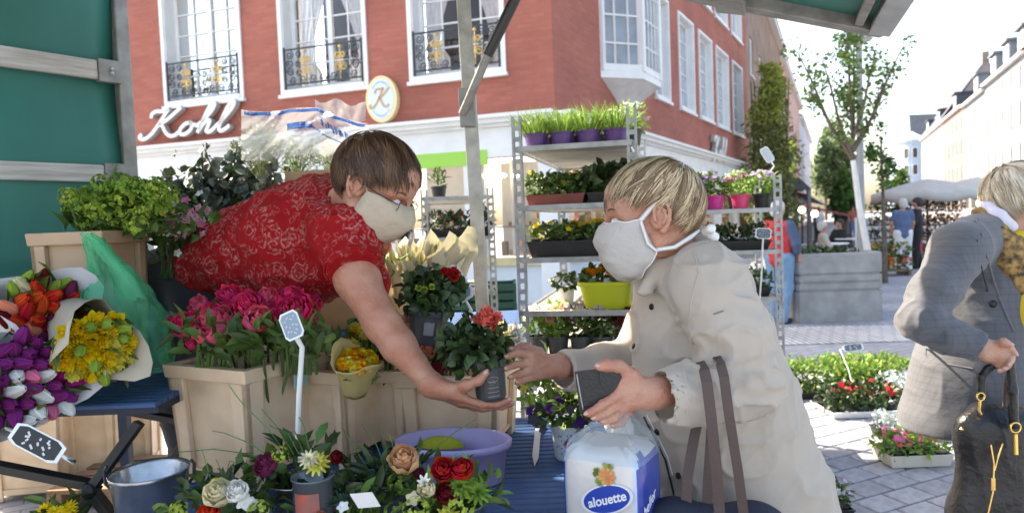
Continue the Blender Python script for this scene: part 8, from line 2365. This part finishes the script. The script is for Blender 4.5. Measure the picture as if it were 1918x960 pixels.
# parasol over a market stall
PAR = mat('parasol_cloth', (.60, .58, .53), .8, trans=.15, var=.1)
def parasol(label, px, D_, z, r, h=.55):
    g = P(px, 400, D_); t = thing('market_parasol', label, 'parasol', (g.x, g.y, 0), group='market parasols')
    mb = MB(); n = 8; rows = []
    for j in range(7):
        q = j / 6; rows.append([Vector((r * q * math.cos(2 * math.pi * k / 32 + .2), r * q * math.sin(2 * math.pi * k / 32 + .2), z + h * (1 - q ** 1.25) - .10 * q * abs(math.sin(4 * (2 * math.pi * k / 32))))) for k in range(32)])
    rows.append([p - Vector((0, 0, .22)) for p in rows[-1]])
    mb.grid(rows, True); part('canopy', mb.mesh('canopy', PAR, True), t, solid=.01)
    mb = MB(); mb.tube([(0, 0, 0), (0, 0, z + h)], .035, 8); part('pole', mb.mesh('pole', WOODC), t)
    for k in range(8): mb = MB(); a = 2 * math.pi * k / 8 + .2; mb.tube([(0, 0, z - .1), (r * .95 * math.cos(a), r * .95 * math.sin(a), z - .03)], .012, 5); part('rib', mb.mesh('rib', WOODC), t)
    return t
parasol('broad cream market parasol beyond the grey blazer', 1737, 21.5, 1.95, 1.55, .42)
parasol('second cream parasol half hidden behind the grey blazer', 1830, 25, 2.05, 1.8, .45)
# stall stepped shelves with plants under the parasol and by the planter
def stall(label, px, D_, w, lev, cols, leafm=LEAF, rz=0., hgt=.3):
    g = P(px, 400, D_); t = thing('plant_display', label, 'plant display', (g.x, g.y, 0), rz)
    for k in range(lev):
        mb = MB(); mb.box((-w / 2, k * .3 - .15, .1 + k * hgt), (w / 2, k * .3 + .15, .14 + k * hgt)); part('shelf', mb.mesh('shelf', WOODC), t)
        mb = MB(); mounds(mb, w, .3, .3, int(w * 5), 1, 46, .11, .06, .14 + k * hgt); part('foliage', mb.mesh('foliage', leafm), t)
        mb = MB()
        for _ in range(int(w * 26)): flower(mb, (rnd.uniform(-.5, .5) * w, k * .3 + rnd.uniform(-.17, .05), .36 + k * hgt + rnd.uniform(-.08, .06)), Vector((0, -.6, .8)) + rvec(.4), .05, 'pansy')
        part('flowers', mb.mesh('flowers', fm(cols[k % len(cols)])), t)
    for s in (-1, 1): mb = MB(); mb.box((s * (w / 2 - .03) - .03, -.1, 0), (s * (w / 2 - .03) + .03, lev * .3 - .2, .1)); part('foot', mb.mesh('foot', WOODC), t)
    return t
stall('stepped display of red and orange flowers behind the planter', 1672, 15.5, .7, 2, ('redorange', 'amber'))
stall('tall stepped shelves of green plants under the parasol edge', 1668, 22.5, 1.3, 4, ('white', 'lime'), LEAFD, hgt=.42)
stall('leafy flower display under the parasol behind the black clothed person', 1752, 20.5, 1.6, 4, ('rust', 'white'), LEAFR, hgt=.42)
stall('low green plant display at the left cafe edge', 1508, 14.0, .8, 2, ('red', 'white'), LEAF)
# bicycle leaning by the planter
g = PZ(1490, 560, 0); t = thing('bicycle', 'dark bicycle leaning on the left side of the planter', 'bicycle', (PZ(1492, 590, 0).x, PZ(1492, 590, 0).y + .35, 0), R(62))
for x in (-.5, .52):
    mb = MB(); mb.tube([(x + .33 * math.cos(2 * math.pi * k / 28), .02, .34 + .33 * math.sin(2 * math.pi * k / 28)) for k in range(29)], .018, 6, False); w = part('wheel', mb.mesh('wheel', BLACKP), t)
    mb = MB()
    for k in range(14): a = 2 * math.pi * k / 14; mb.tube([(x, .02, .34), (x + .32 * math.cos(a), .02, .34 + .32 * math.sin(a))], .002, 3)
    part('spokes', mb.mesh('spokes', ALU), w)
mb = MB()
for p, q in (((-.5, .02, .34), (-.12, .02, .3)), ((-.12, .02, .3), (-.28, .02, .82)), ((-.5, .02, .34), (-.25, .02, .72)), ((-.12, .02, .3), (.36, .02, .75)), ((-.26, .02, .74), (.36, .02, .82)), ((.52, .02, .34), (.34, .02, .92))): mb.tube([p, q], .017, 6)
part('frame', mb.mesh('frame', mat('bike_frame', (.03, .035, .04), .4)), t)
mb = MB(); mb.tube([(.30, -.26, 1.0), (.36, -.1, .98), (.34, .02, .94), (.36, .14, .98), (.30, .30, 1.0)], .014, 6); part('handlebar', mb.mesh('handlebar', ALUD), t)
mb = MB(); mb.ball((-.3, .02, .86), (.13, .075, .035), 12, 7); part('saddle', mb.mesh('saddle', BLACKP, True), t)
# lime banner and shop lantern on the brown house side
q = P(1482, 300, 30.5)
t = thing('hanging_banner', 'lime green hanging banner with dark round emblem on the street side', 'banner', q)
a, b, c_, d_ = P(1474, 262, 30.5), P(1490, 258, 31.2), P(1490, 318, 31.2), P(1474, 326, 30.5)
mb = MB(); n = Vector((0, .02, 0)); mb.hexa([d_, c_, c_ + n, d_ + n, a, b, b + n, a + n]); mb.build('cloth', mat('lime_banner', (.52, .62, .05), .7), t)
cc = P(1481, 293, 30.6); mb = MB(); mb.ball(cc, (.13, .03, .16), 14, 8); mb.build('emblem', mat('emblem_dark', (.05, .05, .14), .6), t)
mb = MB(); mb.tube([a + Vector((-.5, 0, .05)), b + Vector((.05, 0, .05))], .025, 6); mb.build('bracket', BLACKP, t)
q = P(1480, 360, 29)
t = thing('shop_kiosk', 'dark roofed shop entrance canopy at the brown house corner', 'canopy', (q.x, q.y, 0))
zt = P(1480, 343, 29).z
mb = MB(); mb.hexa([(q.x - .5, q.y - .5, zt - .3), (q.x + .7, q.y - .5, zt - .3), (q.x + .7, q.y + 1, zt - .3), (q.x - .5, q.y + 1, zt - .3), (q.x - .25, q.y, zt + .2), (q.x + .4, q.y, zt + .2), (q.x + .4, q.y + .6, zt + .2), (q.x - .25, q.y + .6, zt + .2)]); mb.build('roof', mat('dark_canopy', (.05, .045, .045), .7), t)
for dx, dy in ((-.4, -.4), (.6, -.4), (.6, .9), (-.4, .9)): mb = MB(); mb.box((q.x + dx - .07, q.y + dy - .07, 0), (q.x + dx + .07, q.y + dy + .07, zt - .3)); mb.build('post', mat('grey_timber', (.2, .19, .18), .8), t)
# street lamps of the cafe
for lb, px, py, D_ in (('round white globe lamp before the cafe front, lower', 1502, 393, 22), ('round white globe lamp before the cafe front, upper', 1526, 400, 22)):
    q = P(px, py, D_); t = thing('globe_lamp', lb, 'lamp', (q.x, q.y, 0)); mb = MB(); mb.ball(q, .1, 12, 8); mb.build('globe', LAMP, t, smooth=True); mb = MB(); mb.tube([(q.x, q.y, 0), (q.x, q.y, q.z - .08)], .03, 7); mb.build('post', BLACKP, t)
# distant parked awning stalls on the left
q = P(1548, 400, 24)
t = thing('cafe_awning', 'maroon cafe awning with white poles stretching along the left pavement', 'awning', (q.x, q.y, 0))
a, b = P(1508, 388, 20), P(1592, 406, 34)
mb = MB(); n = Vector((1.2, -.5, -.35)); mb.hexa([a, b, b + n, a + n, a + Vector((0, 0, .06)), b + Vector((0, 0, .06)), b + n + Vector((0, 0, .06)), a + n + Vector((0, 0, .06))]); mb.build('canopy', REDAWN, t)
for k in range(4): p_ = (a + n).lerp(b + n, k / 3); mb = MB(); mb.tube([(p_.x, p_.y, 0), (p_.x, p_.y, p_.z)], .03, 6); mb.build('pole', WPL, t)

STUFF = {'foliage', 'flowers', 'crown', 'stems', 'tiny_flowers', 'inner_leaves', 'ground_cover', 'grass_stems', 'strands', 'chalk_marks', 'printed_marks', 'display_goods', 'leaf_print', 'branches', 'spokes', 'rim_lettering', 'lily_buds', 'blue_print', 'scratched_marks'}
for o in SC.objects:
    if o.name.split('.')[0] in STUFF and o.parent: o['kind'] = 'stuff'
